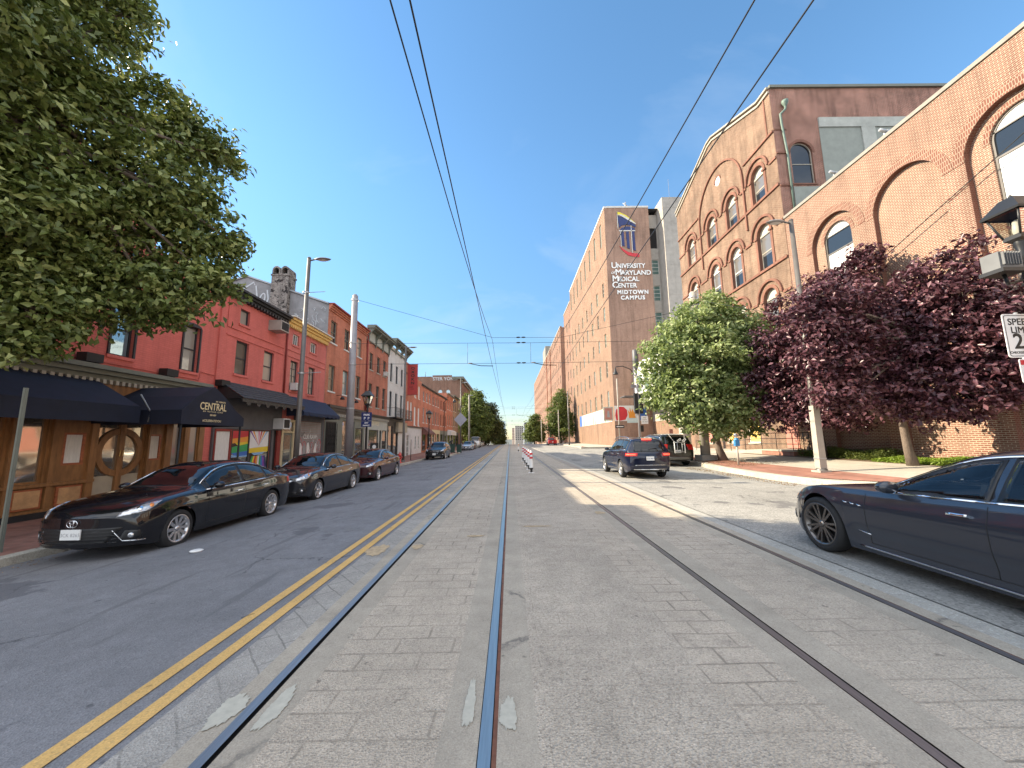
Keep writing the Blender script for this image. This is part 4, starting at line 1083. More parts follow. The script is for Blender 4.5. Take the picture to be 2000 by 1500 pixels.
gt = empty('folding_gate', (XL + 0.2, 25.15, 0), 'black folding security gate across the dark doorway', 'gate'); m = MB()
for k in range(7):
    s = 24.45 + k * 0.22; m.fbox(FS, s, s + 0.025, -0.15, 2.75, 0.10, 0.125)
m.build('upright', MATS['iron'], gt); m = MB()
for k in range(6):
    for z in np.arange(-0.1, 2.4, 0.5):
        s = 24.46 + k * 0.22
        m.tube([FS(s, z, 0.13), FS(s + 0.22, z + 0.5, 0.13)], 0.008, 4, cap=False); m.tube([FS(s + 0.22, z, 0.14), FS(s, z + 0.5, 0.14)], 0.008, 4, cap=False)
m.build('lattice', MATS['iron'], gt)
for yy in (25.9, 28.3):
    m = MB(); m.lathe([(0.0, 0.0), (0.16, 0.0), (0.12, 0.12), (0.05, 0.2)], (XL + 0.42, yy, 4.35), 12); m.tube([F(yy, 4.62, 0.0), F(yy, 4.66, 0.3), F(yy, 4.52, 0.42)], 0.018, 6); m.build('gooseneck_lamp', MATS['iron'], root)

# --- house 5: brick house with green bracketed cornice
hb = []
for c in (32.15, 33.95, 35.65): hb += [(c - 0.42, c + 0.42, 7.5, 8.92), (c - 0.42, c + 0.42, 4.42, 6.34)]
y0, y1 = 30.9, 36.7
root, F = house('orange brick house with a deep grey-green bracketed cornice', y0, y1, 10.8, B_ROW2, [(*h, False) for h in hb], group=rowg)
for h in hb: put_window(root, F, 'left', (h[0] + h[1]) / 2, h[2], 0.84, h[3] - h[2], pm=MATS['pane'], fm=MATS['frame_green'], sm=MATS['stone'], depth=0.14)
def bracket_cornice(root, F, y0, y1, zt, m, n=4, out=0.75, drop=1.3, panels=True, name='cornice'):
    c = MB(); c.fbox(F, y0, y1, zt - 0.12, zt, 0.003, out); c.fbox(F, y0, y1, zt - 0.26, zt - 0.124, 0.003, out * 0.86)
    c.fbox(F, y0, y1, zt - drop, zt - drop + 0.1, 0.003, 0.12)
    if panels: c.fbox(F, y0, y1, zt - drop + 0.104, zt - 0.264, 0.003, 0.05, 1)
    for k in range(n):
        s = y0 + 0.1 + (y1 - y0 - 0.3) * k / (n - 1)
        c.prism([(0.06, zt - drop - 0.25), (0.16, zt - drop), (0.2, zt - 0.8), (out * 0.8, zt - 0.268), (0.06, zt - 0.268)], lambda d, z, e: F(s + e, z, d), 0, 0.14)
    s = y0 + 0.3
    while s < y1 - 0.3:
        c.fbox(F, s, s + 0.09, zt - 0.42, zt - 0.268, 0.06, 0.34); s += 0.24
    c.build(name, [m, MATS['grey_board']], root)
bracket_cornice(root, F, y0 + 0.02, y1 - 0.02, 11.05, MATS['frame_green'], 4)
shopfront(root, 30.9, 36.7, MATS['grey_board'], MATS['black_paint'], [(31.1, 31.6, -0.5, 2.6, 'groove'), (31.85, 34.2, 0.2, 2.5, 'pane_mirror'), (34.5, 35.0, -0.4, 2.5, 'groove'), (35.2, 36.45, 0.2, 2.5, 'pane_shop')], 3.75, corn=0.25, txt=[('LOUVREX', 33.3, 0.5)])
ac = empty('air_conditioner', (XL, 35.65, 7.5), 'little white air conditioner on the top floor sill beside the white house', 'air conditioner')
m = MB(); m.fbox(F, 35.35, 35.95, 7.51, 7.9, 0.003, 0.3); m.build('case', MATS['ac_white'], ac)
m = MB(); m.fbox(F, 35.4, 35.9, 7.55, 7.86, 0.302, 0.31); m.build('grille', MATS['grey_board'], ac)
m = MB(); m.tube([F(y0 + 0.1, 10.2, 0.09), F(y0 + 0.1, 3.9, 0.09)], 0.06, 8); m.build('downpipe', MATS['red_paint'], root)

# --- house 6: white brick house with balcony
hb = []
for c in (37.75, 39.6, 41.5): hb += [(c - 0.36, c + 0.36, 7.3, 9.15), (c - 0.4, c + 0.4, 3.95, 6.35)]
y0, y1 = 36.7, 42.9
root, F = house('white painted brick house with an iron balcony', y0, y1, 10.9, B_WHITE, [(*h, False) for h in hb], group=rowg)
for h in hb: put_window(root, F, 'left', (h[0] + h[1]) / 2, h[2], h[1] - h[0], h[3] - h[2], pm=MATS['pane'], fm=MATS['frame_dark'], sm=MATS['stone_white'], depth=0.14)
bracket_cornice(root, F, y0 + 0.02, y1 - 0.02, 11.45, MATS['frame_green'], 4, out=0.85, drop=1.0, panels=False)
m = MB(); m.fbox(F, y0 + 0.1, y1 - 0.1, 3.70, 3.80, 0.003, 0.9)
for z in (4.02, 4.32, 4.68): m.fbox(F, y0 + 0.1, y1 - 0.1, z, z + 0.03, 0.86, 0.89)
for s in np.arange(y0 + 0.12, y1 - 0.1, 0.2): m.fbox(F, s, s + 0.018, 3.8, 4.68, 0.865, 0.885)
for s in (y0 + 0.1, y1 - 0.12): m.fbox(F, s, s + 0.02, 4.66, 4.69, 0.003, 0.86)
m.build('balcony', MATS['iron'], root)
shopfront(root, 36.7, 42.9, MATS['black_paint'], MATS['black_paint'], [(37.0, 38.3, -0.4, 3.0, 'pane_shop'), (38.7, 39.9, 0.0, 2.3, 'pane_shop')], 3.65)
m = MB(); m.fbox(FS, 40.15, 42.6, 0.2, 2.35, 0.003, 0.05); m.build('board', MATS['white_panel'], root)
m = MB(); m.fbox(FS, 39.3, 42.7, 2.4, 3.4, 0.003, 0.3); m.build('sign_board', MATS['beige_panel'], root)

# --- house 7 with hanging banner
hb = [(44.2, 44.9, 7.6, 9.2), (45.6, 46.3, 7.6, 9.2), (47.2, 47.9, 6.8, 8.4), (49.2, 49.9, 6.8, 8.4), (43.9, 44.6, 3.9, 6.0), (45.3, 46.0, 3.9, 6.0), (47.1, 47.9, 3.4, 5.6), (49.1, 49.9, 3.4, 5.6)]
y0, y1 = 42.9, 50.9
root, F = house('red brick house with a tall red banner and white ground floor', y0, y1, 9.05, B_ROW, [(*h, False) for h in hb], group=rowg)
m = MB(); m.box(-24, XL, y0 + 0.02, 46.9, 9.05, 10.4); m.build('upper_wall', B_ROW, root)
for h in hb: put_window(root, F, 'left', (h[0] + h[1]) / 2, h[2], h[1] - h[0], h[3] - h[2], style='plain', fm=MATS['frame_white'], pm=MATS['white_panel'], sm=MATS['stone_white'], depth=0.08)
m = MB(); wall(m, FS, y0 + 0.03, y1 - 0.03, -0.9, 3.05, [(43.6, 44.6, -0.4, 2.2, False), (47.4, 48.1, 0.5, 2.1, False), (49.0, 49.7, 0.5, 2.1, False)], 0.08); m.build('shop_front', MATS['white_wall'], root)
for a, b, c, d in ((43.6, 44.6, -0.4, 2.2), (47.4, 48.1, 0.5, 2.1), (49.0, 49.7, 0.5, 2.1)):
    put_window(root, FS, 'left', (a + b) / 2, c, b - a, d - c, style='bars', fm=MATS['frame_white'], pm=MATS['pane_lit'], depth=0.08)
m = MB(); m.fbox(FS, y0 + 0.03, y1 - 0.03, 3.053, 3.2, 0, 0.12); m.build('shop_cornice', MATS['black_paint'], root)
bn = empty('banner', (XL, 43.4, 7.0), 'tall red vertical banner with black letters hung off the brick house', 'sign')
m = MB(); m.box(XL + 0.12, XL + 1.25, 43.38, 43.42, 6.65, 10.1); m.build('banner_cloth', mat('banner_red', (0.42, 0.05, 0.045), 0.7, var=0.1), bn)
m = MB(); FB = F_front(43.38)
for k, ch_ in enumerate('OXOKN'): put_text(m, ch_, 0.50, FB, XL + 0.68, 9.5 - k * 0.42, 0.006, bold=0.03, sx=1.1, sz=0.85)
put_text(m, 'BAR', 0.22, FB, XL + 0.55, 7.45, 0.006); put_text(m, 'LIVE', 0.2, FB, XL + 0.68, 7.2, 0.006)
m.build('lettering', MATS['c_black'], bn)
m = MB(); m.tube([(XL, 43.4, 10.12), (XL + 1.3, 43.4, 10.12)], 0.025, 6); m.tube([(XL, 43.4, 6.62), (XL + 1.3, 43.4, 6.62)], 0.025, 6); m.build('bracket', MATS['iron'], bn)

# --- houses 8..11, further along
def far_house(label, y0, y1, zt, wm, cols, rows, front=True, pm='pane', fm='frame_white', w=0.8, cc='black_paint', shop=None, cor=0.2):
    hb = []
    for c in cols:
        for (za, zb2) in rows: hb.append((c - w / 2, c + w / 2, za, zb2))
    root, F = house(label, y0, y1, zt, wm, [(*h, False) for h in hb], group=rowg)
    for h in hb: put_window(root, F, 'left', (h[0] + h[1]) / 2, h[2], w, h[3] - h[2], fm=MATS[fm], pm=MATS[pm], sm=MATS['stone_white'], depth=0.12)
    cornice(root, F, y0 + 0.02, y1 - 0.02, zt - 0.25, zt + 0.03, cor, MATS[cc], None, steps=2)
    if shop:
        base, fr, bays = shop
        shopfront(root, y0, y1, MATS[base], MATS[fr], bays, 3.1)
    return root, F
far_house('brick house with a brown awning just past the red banner', 50.9, 57.6, 8.95, B_ROW, (52.3, 54.3, 56.3), ((6.8, 8.1), (3.9, 5.9)), shop=('wood_red', 'frame_dark', [(51.3, 53.4, 0.2, 2.4, 'pane_lit'), (54.5, 55.4, -0.2, 2.4, 'groove'), (55.8, 57.2, 0.3, 2.4, 'pane_mirror')]))
awning('awning', 'brown striped shop awning beyond the banner', 51.1, 55.0, 3.3, 2.5, 1.1, 0.2, mat('awning_brown', (0.16, 0.07, 0.055), 0.8, var=0.3, stretch=(1, 4, 1)))
far_house('brick house with a red framed shop door', 57.6, 64.3, 8.95, B_ROW2, (58.8, 60.9, 63.0), ((6.8, 8.1), (3.9, 5.9)), fm='frame_cream', shop=('cream_paint', 'red_paint', [(58.0, 59.6, 0.3, 2.5, 'pane_mirror'), (60.2, 61.1, -0.2, 2.5, 'red_paint'), (61.6, 63.8, 0.3, 2.5, 'pane_mirror')]))
far_house('brick house with dark window holes above a grey shop', 64.3, 71.5, 9.0, B_ROW, (65.6, 67.9, 70.2), ((6.6, 8.2), (3.9, 5.8)), fm='frame_dark', pm='groove', shop=('frame_green', 'black_paint', [(64.8, 66.9, 0.2, 2.5, 'pane_shop'), (67.6, 68.5, -0.2, 2.5, 'groove'), (69.0, 71.1, 0.2, 2.5, 'pane_mirror')]))
awning('awning', 'white shop fascia awning near the far street corner', 71.8, 78.8, 3.4, 3.1, 0.8, 0.7, MATS['white_panel'])
far_house('narrow orange house with pilasters before the tan house', 71.5, 79.0, 10.2, B_ROW, (72.8, 75.2, 77.6), ((7.2, 9.0), (4.2, 6.2)), fm='frame_cream', cc='stone', shop=('stone_white', 'frame_dark', [(72.0, 75.0, 0.2, 2.5, 'pane_mirror'), (75.8, 78.6, 0.2, 2.5, 'pane_lit')]), cor=0.4)
far_house('dark tan brick house at the end of the left row', 79.0, 87.5, 10.6, B_TAN, (80.6, 83.2, 85.8), ((7.4, 9.2), (4.3, 6.3)), fm='frame_dark', cc='frame_green', shop=('grey_paint', 'black_paint', [(79.6, 82.6, 0.2, 2.5, 'pane_shop'), (83.4, 87.0, 0.2, 2.5, 'pane_shop')]), cor=0.4)

# --- four storey brick building across the side street
X0e, X1e, Y0e, Y1e, zt = -12.2, -25.0, 97.0, 126.0, 17.2
root = empty('apartment_building', (X0e, Y0e, 0), 'four storey dark brick corner building with white arched windows', 'building')
FF = F_front(Y0e); FE = F_left(X0e)
hf = []
for c in (-22.5, -20.6, -17.4, -15.4):
    for z in (12.1, 8.2, 4.3): hf.append((c - 0.5, c + 0.5, z, z + 1.95, True))
m = MB(); wall(m, FF, X1e, X0e, -1, zt, hf, 0.15)
he = []
for c in np.arange(99, 125, 2.9):
    for z in (12.0, 8.2, 4.3): he.append((c - 0.5, c + 0.5, z, z + 1.9, False))
wall(m, FE, Y0e, Y1e, -1, zt, he, 0.15)
m.face([(X1e, Y0e, -1), (X1e, Y1e, -1), (X1e, Y1e, zt), (X1e, Y0e, zt)]); m.face([(X1e, Y1e, -1), (X0e, Y1e, -1), (X0e, Y1e, zt), (X1e, Y1e, zt)])
m.build('wall', B_END, root)
m = MB(); m.face([(X0e, Y0e, zt - 0.1), (X0e, Y1e, zt - 0.1), (X1e, Y1e, zt - 0.1), (X1e, Y0e, zt - 0.1)]); m.build('roof', MATS['roof_dark'], root)
for h in hf: put_window(root, FF, 'front', (h[0] + h[1]) / 2, h[2], 1.0, 1.95, arch=True, style='sash', fm=MATS['frame_white'], pm=MATS['pane_sky'], sm=MATS['stone_white'], depth=0.14)
for h in he: put_window(root, FE, 'left', (h[0] + h[1]) / 2, h[2], 1.0, 1.9, fm=MATS['frame_white'], pm=MATS['pane'], sm=MATS['stone_white'], depth=0.14)
m = MB()
m.fbox(FE, Y0e - 0.6, Y1e, zt - 0.5, zt + 0.1, 0.01, 0.7); m.fbox(FE, Y0e, Y1e, zt - 1.1, zt - 0.52, 0.01, 0.3); m.fbox(FF, X0e - 2.2, X0e + 0.0, zt - 0.5, zt + 0.1, 0.01, 0.6)
m.build('cornice', MATS['frame_green'], root)
m = MB(); m.fbox(FF, X1e, X0e - 7.4, zt, zt + 0.25, -0.4, 0.02); m.fbox(FF, X0e - 7.2, X0e - 2.3, zt, zt + 0.55, -0.4, 0.02); m.fbox(FE, Y0e, Y1e, 11.2, 11.45, 0.003, 0.1); m.build('parapet', B_END, root)
g = MB(); r_ = random.Random(5)
put_text(g, 'STER YOKES', 1.15, FF, -16.2, zt - 0.75, 0.02, bold=0.05, sx=1.0); g.build('graffiti', mat('graffiti_pale', (0.5, 0.53, 0.56)), root)
m = MB(); m.tube([(-21.4, 98, zt), (-21.4, 98, zt + 1.6)], 0.06, 6); m.build('roof_pipe', MATS['iron'], root)
# ------------------------------------------------------------------ right side of the street
XR = 16.5
FR = F_right(XR)
rg = 'brick blocks along the right side'
# --- long low wing with arched recesses
y0, y1, zt = -6.0, 21.37, 14.3
root = empty('brick_wing', (XR, 8, 0), 'low orange brick wing with tall arched recesses and stone coping', 'building', rg)
DEP = 0.20
rec = [(7.6, 1.42, 11.2), (11.2, 1.42, 11.2), (14.75, 1.4, 11.2), (18.3, 1.38, 11.3), (4.0, 1.42, 11.2), (0.4, 1.42, 11.2)]
mb = MB()
wall(mb, FR, y0, y1, -1, zt, [(c - r, c + r, 0.9, sp + r, True) for c, r, sp in rec], DEP, jmi=1)
mb.build('wall', [B_RIGHT, B_MOULD], root)
FRr = F_right(XR + DEP)
mb = MB()
for i, (c, r, sp) in enumerate(rec):
    hw = 0.80
    hl = [(c - hw, c + hw, 4.4, 12.25, True)] if i not in (2,) else []
    wall(mb, FRr, c - r - 0.01, c + r + 0.01, 0.85, sp + r + 0.01, hl, 0.14)
mb.build('recess_panel', B_RIGHTPLAIN, root)
for c, r, sp in rec: mb = MB(); arch_ring(mb, FR, c, sp, r + 0.003, r + 0.36, 0.0, 0.018, n=28); mb.build('arch_band', B_ARCHV, root)
for i, (c, r, sp) in enumerate(rec):
    if i != 2: mb = MB(); arch_ring(mb, FRr, c, 11.45, 0.803, 1.0, 0.0, 0.015, n=24); mb.build('arch_band', B_ARCHV, root)
for i, (c, r, sp) in enumerate(rec):
    if i == 2: continue
    f = MB(); F_ = FRr; d0, d1 = -0.13, -0.06
    f.fbox(F_, c - 0.8, c - 0.73, 4.4, 11.45, d0, d1); f.fbox(F_, c + 0.73, c + 0.8, 4.4, 11.45, d0, d1)
    arch_ring(f, F_, c, 11.45, 0.73, 0.798, d0, d1, n=20)
    f.fbox(F_, c - 0.73, c + 0.73, 10.80, 10.87, d0, d1); f.fbox(F_, c - 0.73, c + 0.73, 11.72, 11.77, d0, d1)
    w = f.build('window', MATS['bronze_pole'], root)
    p = MB(); p.fbox(F_, c - 0.73, c + 0.73, 10.87, 11.72, -0.16, -0.10); p.build('pane', MATS['pane'], w, origin=tuple(root.location))
    p = MB(); p.fbox(F_, c - 0.73, c + 0.73, 4.42, 10.80, -0.16, -0.09)
    p.prism([(c + 0.73 * math.cos(t), 11.78 + 0.44 * math.sin(t)) for t in [PI * q / 12 for q in range(13)]], F_, -0.16, -0.09)
    p.build('blank_panel', MATS['white_panel'], w, origin=tuple(root.location))
mb = MB(); mb.fbox(FR, y0, y1, zt, zt + 0.16, -0.45, 0.06); mb.build('coping', MATS['coping'], root)
for c in (16.55, 13.0, 9.4, 20.6):
    pass
mb = MB(); mb.face([(XR + 0.4, y0, zt - 0.2), (XR + 0.4, y1, zt - 0.2), (40, y1, zt - 0.2), (40, y0, zt - 0.2)]); mb.build('roof', MATS['roof_dark'], root)
mb = MB(); mb.face([(XR, y0, -1), (40, y0, -1), (40, y0, zt), (XR, y0, zt)]); mb.build('side_wall', B_RIGHT, root)
for yy, zz in ((17.9, zt + 0.16), (15.2, zt + 0.16)):
    m = MB(); m.box(XR + 0.25, XR + 0.45, yy, yy + 0.2, zz, zz + 0.35); m.tube([(XR + 0.35, yy + 0.1, zz + 0.3), (XR + 0.0, yy + 0.1, zz + 0.42)], 0.07, 8); m.build('roof_flood_light', MATS['galv'], root)

# --- tall arcaded building
y0, y1 = 21.4, 35.0
root = empty('arcaded_building', (XR, 28, 0), 'tall orange brick building with rows of arched windows and a gabled parapet', 'building', rg)
gl_ = [(y0, 23.1), (22.45, 23.1), (27.9, 25.25), (28.6, 25.25), (34.9, 23.05), (y1, 23.05)]
cols = [23.26, 26.33, 29.12, 32.6]; HW = 0.62
holes = []; wl_ = []
for z0_, z1_ in ((16.72, 19.1), (12.1, 15.05), (7.7, 10.75), (3.6, 6.6)):
    for c in cols:
        holes.append((c - HW, c + HW, z0_, z1_, True)); wl_.append((c, z0_, z1_))
gf = [(24.2, 1.3, 3.2), (26.3, 1.1, 3.0), (28.9, 1.1, 3.0), (32.4, 1.0, 3.0)]
gh = [(c - 0.6, c + 0.6, a, b, False) for c, a, b in gf if c != 24.2]
mb = MB(); wall(mb, FR, y0, y1, -1, 22.9, holes + gh + [(27.35, 28.05, 20.9, 21.7, False)], 0.22, jmi=1)
mb.face([FR(s, z, 0) for s, z in [(y0, 22.9)] + gl_ + [(y1, 22.9)]])
mb.build('wall', [B_ARCHB, B_MOULD], root)
mb = MB()
for (c, z0_, z1_) in wl_:
    sp = z1_ - HW
    arch_ring(mb, FR, c, sp, HW + 0.003, HW + 0.20, -0.0, 0.05, n=18, drop=sp - z0_)
    arch_ring(mb, FR, c, sp, HW + 0.42, HW + 0.56, 0.0, 0.13, n=18)
    for s in (-1, 1): mb.fbox(FR, c + s * (HW + 0.10) - 0.16, c + s * (HW + 0.10) + 0.16, sp - 0.14, sp + 0.0, 0.052, 0.12)
arch_ring(mb, FR, 27.75, 19.35, 3.0, 3.12, 0.0, 0.12, n=36, drop=3.9)
arch_ring(mb, FR, 27.7, 21.3, 0.36, 0.44, 0.0, 0.06, n=14); 
for (c, z0_, z1_) in wl_:
    pass
prev = y0 + 0.02
for row in (0, 1, 2, 3):
    z0_, z1_ = ((16.72, 19.1), (12.1, 15.05), (7.7, 10.75), (3.6, 6.6))[row]; sp = z1_ - HW
    edges = [y0 + 0.02] + sum([[c - HW - 0.58, c + HW + 0.58] for c in cols], []) + [y1 - 0.02]
    for a, b in zip(edges[0::2], edges[1::2]):
        if b - a > 0.1: mb.fbox(FR, a, b, sp - 0.14, sp, 0.0, 0.08)
    mb.fbox(FR, y0 + 0.02, y1 - 0.02, z0_ - 0.16, z0_ - 0.01, 0.0, 0.10)
mb.fbox(FR, y0 + 0.02, 24.5, 20.1, 20.22, 0.0, 0.10); mb.fbox(FR, 31.0, y1 - 0.02, 20.1, 20.22, 0.0, 0.10)
mb.fbox(FR, 21.9, 22.0, 20.3, 22.8, 0, 0.05)
mb.build('moulding', B_MOULD, root)
mb = MB()
for (p, q) in zip(gl_[:-1], gl_[1:]):
    for (a, b, o_) in ((0.0, 0.12, 0.16), (-0.30, -0.16, 0.10)):
        mb.prism([(p[0], p[1] + a), (q[0], q[1] + a), (q[0], q[1] + b), (p[0], p[1] + b)], FR, -0.3 if a == 0 else 0.003, o_)
mb.build('parapet_coping', MATS['stone'], root)
mb = MB(); n = 20; mb.face([FR(27.7 + 0.36 * math.cos(2 * PI * k / n), 21.3 + 0.36 * math.sin(2 * PI * k / n), 0.01) for k in range(n)]); 
mb.build('round_vent', MATS['stone_white'], root)
mb = MB(); mb.fbox(FR, 27.35, 28.05, 20.9, 21.7, -0.1, 0.0); mb.build('vent_backing', B_ARCHB, root)
for i, (c, z0_, z1_) in enumerate(wl_):
    put_window(root, FR, 'right', c, z0_, HW * 2, z1_ - z0_, True, 'archsash', MATS['stone'] if i not in (5, 6) else MATS['frame_white'], MATS['pane_blind'] if i in (3, 9) else MATS['pane'], None, 0.22)
for (c, a, b) in gf:
    if c == 24.2: continue
    put_window(root, FR, 'right', c, a, 1.2, b - a, False, 'plain', MATS['stone_white'], MATS['yellow_board'] if c < 30 else MATS['pink_board'], MATS['stone'], 0.1)
m = MB()
for yy in (22.7,): m.fbox(FR, yy - 0.5, yy + 0.5, 0.75, 3.2, 0.003, 0.05)
m.build('boarded_door', MATS['pink_board'], root)
# side face towards the camera, above the wing
FS1 = F_front(21.4)
mb = MB(); wall(mb, FS1, XR + 0.004, 42, -1, 23.1, [(17.38, 18.72, 16.62, 19.38, True)], 0.16, jmi=1); mb.build('side_wall', [brick('brick_shaded_side', (0.34, 0.13, 0.09), (0.24, 0.085, 0.06), (0.46, 0.36, 0.29), weather=0.42, wscale=0.5), B_MOULD], root)
put_window(root, FS1, 'front', 18.05, 16.62, 1.34, 2.76, True, 'sash', MATS['stone'], MATS['pane'], MATS['brick_moulding'], 0.16)
mb = MB(); arch_ring(mb, FS1, 18.05, 18.71, 0.68, 0.84, 0.0, 0.02, n=20)
mb.fbox(FS1, XR + 0.02, 17.3, 16.45, 16.55, 0.003, 0.06); mb.fbox(FS1, XR + 0.02, 17.3, 18.6, 18.7, 0.003, 0.06); mb.fbox(FS1, XR + 0.02, 17.3, 20.2, 20.3, 0.003, 0.05)
mb.build('moulding', B_MOULD, root)
mb = MB(); mb.fbox(FS1, 19.32, 30, 20.35, 21.0, 0.003, 0.09, 0); mb.fbox(FS1, 19.32, 30, 14.0, 20.346, 0.003, 0.03, 1); mb.fbox(FS1, 17.3, 19.316, 14.0, 16.4, 0.003, 0.03, 1)
for x in (21.9, 25.2): mb.fbox(FS1, x, x + 0.85, 14.0, 20.346, 0.032, 0.09, 0)
mb.build('render_patch', [mat('render_pale', (0.42, 0.43, 0.39), 0.85, var=0.15, scale=1.5, dirt=0.3), mat('render_grey', (0.27, 0.29, 0.26), 0.85, var=0.12, scale=1.5)], root)
mb = MB(); mb.fbox(FS1, XR, 42, 23.1, 23.28, -0.3, 0.12); mb.build('side_coping', MATS['frame_green'], root)
mb = MB(); mb.face([(XR + 0.3, y0, 22.9), (XR + 0.3, y1, 22.9), (42, y1, 22.9), (42, y0, 22.9)]); mb.build('roof', MATS['roof_dark'], root)
mb = MB(); mb.face([(XR, y1, -1), (42, y1, -1), (42, y1, 23.05), (XR, y1, 23.05)]); mb.build('back_wall', B_ARCHB, root)
m = MB()
m.tube([FS1(17.25, 21.75, 0.22), FS1(17.22, 21.45, 0.22), FS1(16.95, 21.2, 0.12), FS1(16.98, 20.5, 0.10), FS1(17.12, 18.5, 0.10), FS1(17.12, 14.5, 0.10)], 0.065, 8)
m.lathe([(0.07, -0.1), (0.17, 0.12), (0.19, 0.28), (0.15, 0.3)], (17.25, 21.4 - 0.22, 21.75), 10); m.build('downpipe', MATS['green_patina'], root)

# --- pavement ramp and railing before the arcade
ro = empty('ramp', (15.2, 22.2, 0.3), 'concrete entrance ramp landing with black railings by the arcade', 'ramp')
m = MB(); m.box(14.9, 16.45, 20.6, 23.2, 0.25, 0.70, 0); m.box(14.87, 16.45, 20.57, 23.23, 0.703, 0.78, 1); m.prism([(23.2, 0.25), (31.5, 0.22), (31.5, 0.3), (23.2, 0.78)], lambda s, z, d: (14.95 + d, s + 0.035, z), 0, 1.4, 1)
m.build('landing', [B_PAVE, MATS['stone']], ro)
m = MB()
def rail_line(pa, pb, n, bal=False):
    pa = Vector(pa); pb = Vector(pb); h = 0.95
    for hh in (0.35, 0.65, 0.95): m.tube([pa + Vector((0, 0, hh)), pb + Vector((0, 0, hh))], 0.018, 6)
    for k in range(n + 1):
        p = pa.lerp(pb, k / n); m.tube([p, p + Vector((0, 0, h))], 0.018, 6)
rail_line((14.95, 20.65, 0.75), (14.95, 23.2, 0.75), 2); rail_line((14.95, 20.65, 0.75), (16.4, 20.65, 0.75), 5); rail_line((14.95, 23.2, 0.75), (14.95, 31.4, 0.3), 5)
m.build('railing', MATS['iron'], ro)

# --- white bridge block and beige undercroft
root = empty('bridge_building', (19.8, 50, 0), 'white panelled bridge block beside the hospital, on a concrete pier', 'building', rg)
FW_ = F_right(19.8)
hb = [(c - 1.0, c + 1.0, 8.3, 10.9, False) for c in (58.3, 55.4, 52.0, 48.6, 45.2, 41.8)]
m = MB(); wall(m, FW_, 38.5, 60.98, 6.6, 12.9, hb, 0.15); m.face([(19.8, 38.5, 6.6), (32, 38.5, 6.6), (32, 38.5, 12.9), (19.8, 38.5, 12.9)]); m.face([(19.8, 38.5, 12.9), (19.8, 60.98, 12.9), (32, 60.98, 12.9), (32, 38.5, 12.9)]); m.face([(19.8, 38.5, 6.6), (19.8, 60.98, 6.6), (32, 60.98, 6.6), (32, 38.5, 6.6)])
m.build('wall', MATS['white_panel'], root)
for h in hb: put_window(root, FW_, 'right', (h[0] + h[1]) / 2, h[2], 2.0, 2.6, False, 'sash', MATS['stone_white'], MATS['pane_green'], None, 0.15)
m = MB(); FU = F_right(22.5); m.fbox(FU, 38.5, 60.9, 3.9, 6.59, -0.3, 0.0, 0); m.fbox(FU, 38.5, 60.9, -0.5, 3.88, -0.3, -0.02, 1); m.fbox(FU, 49.0, 51.2, -0.3, 3.6, 0.0, 0.03, 2)
m.build('undercroft', [MATS['concrete_wall'], B_HOSP, MATS['galv']], root)
for y_ in (45.0, 38.8): m = MB(); m.box(20.0, 20.9, y_, y_ + 1.1, -0.2, 6.59); m.build('pier', MATS['stone'], root)
m = MB(); m.box(17.2, 19.7, 49.5, 52, 7.0, 7.25); m.box(16.9, 19.7, 56.5, 59, 7.5, 7.62); 
o = m.build('canopy', MATS['grey_paint'], root)

# --- hospital with sign
YH = 61.0
root = empty('hospital_building', (XR, YH, 0), 'tall brick hospital block with University of Maryland Medical Center lettering', 'building', rg)
rows = [(34.6, 38.9), (25.5, 28.0), (21.25, 23.7), (16.7, 19.0), (11.5, 14.15), (6.6, 9.2)]
hy = [64.2 + 4.75 * k for k in range(8)]
hb = []
for r, (za, zb2) in enumerate(rows):
    for y in hy: hb.append((y - 0.55, y + 0.55, za, zb2, False))
m = MB(); wall(m, FR, YH, 99.4, -1.0, 40.2, hb, 0.16); m.build('wall', B_HOSP, root)
for i, h in enumerate(hb):
    r = i // 8
    put_window(root, FR, 'right', (h[0] + h[1]) / 2, h[2], 1.1, h[3] - h[2], False, 'plain' if r == 0 else 'hosp', MATS['frame_green'] if r == 0 else MATS['frame_cream'], MATS['frame_green'] if r == 0 else MATS[['pane_green', 'pane_sky', 'pane'][i % 3]], None, 0.14)
FHf = F_front(YH)
m = MB(); m.face([(XR + 0.003, YH, -1), (24.0, YH, -1), (24.0, YH, 40.2), (XR + 0.003, YH, 40.2)])
m.face([(24.0, YH, -1), (24.0, 66, -1), (24, 66, 40.2), (24, YH, 40.2)]); 
m.build('side_wall', brick('brick_hospital_side', (0.38, 0.215, 0.155), (0.30, 0.165, 0.115), (0.42, 0.32, 0.25), weather=0.3, wscale=0.15), root)
m = MB(); m.fbox(FR, YH - 0.02, 99.42, 40.2, 40.5, -0.5, 0.08); m.fbox(FHf, XR + 0.51, 24.02, 40.2, 40.5, -0.5, 0.08); m.build('parapet_coping', MATS['stone_white'], root)
m = MB(); m.face([(XR, YH, 40.0), (XR, 99.4, 40.0), (60, 99.4, 40.0), (60, YH, 40.0)]); m.face([(XR, 99.4, -1), (60, 99.4, -1), (60, 99.4, 40.2), (XR, 99.4, 40.2)]); m.build('roof', MATS['roof_dark'], root)
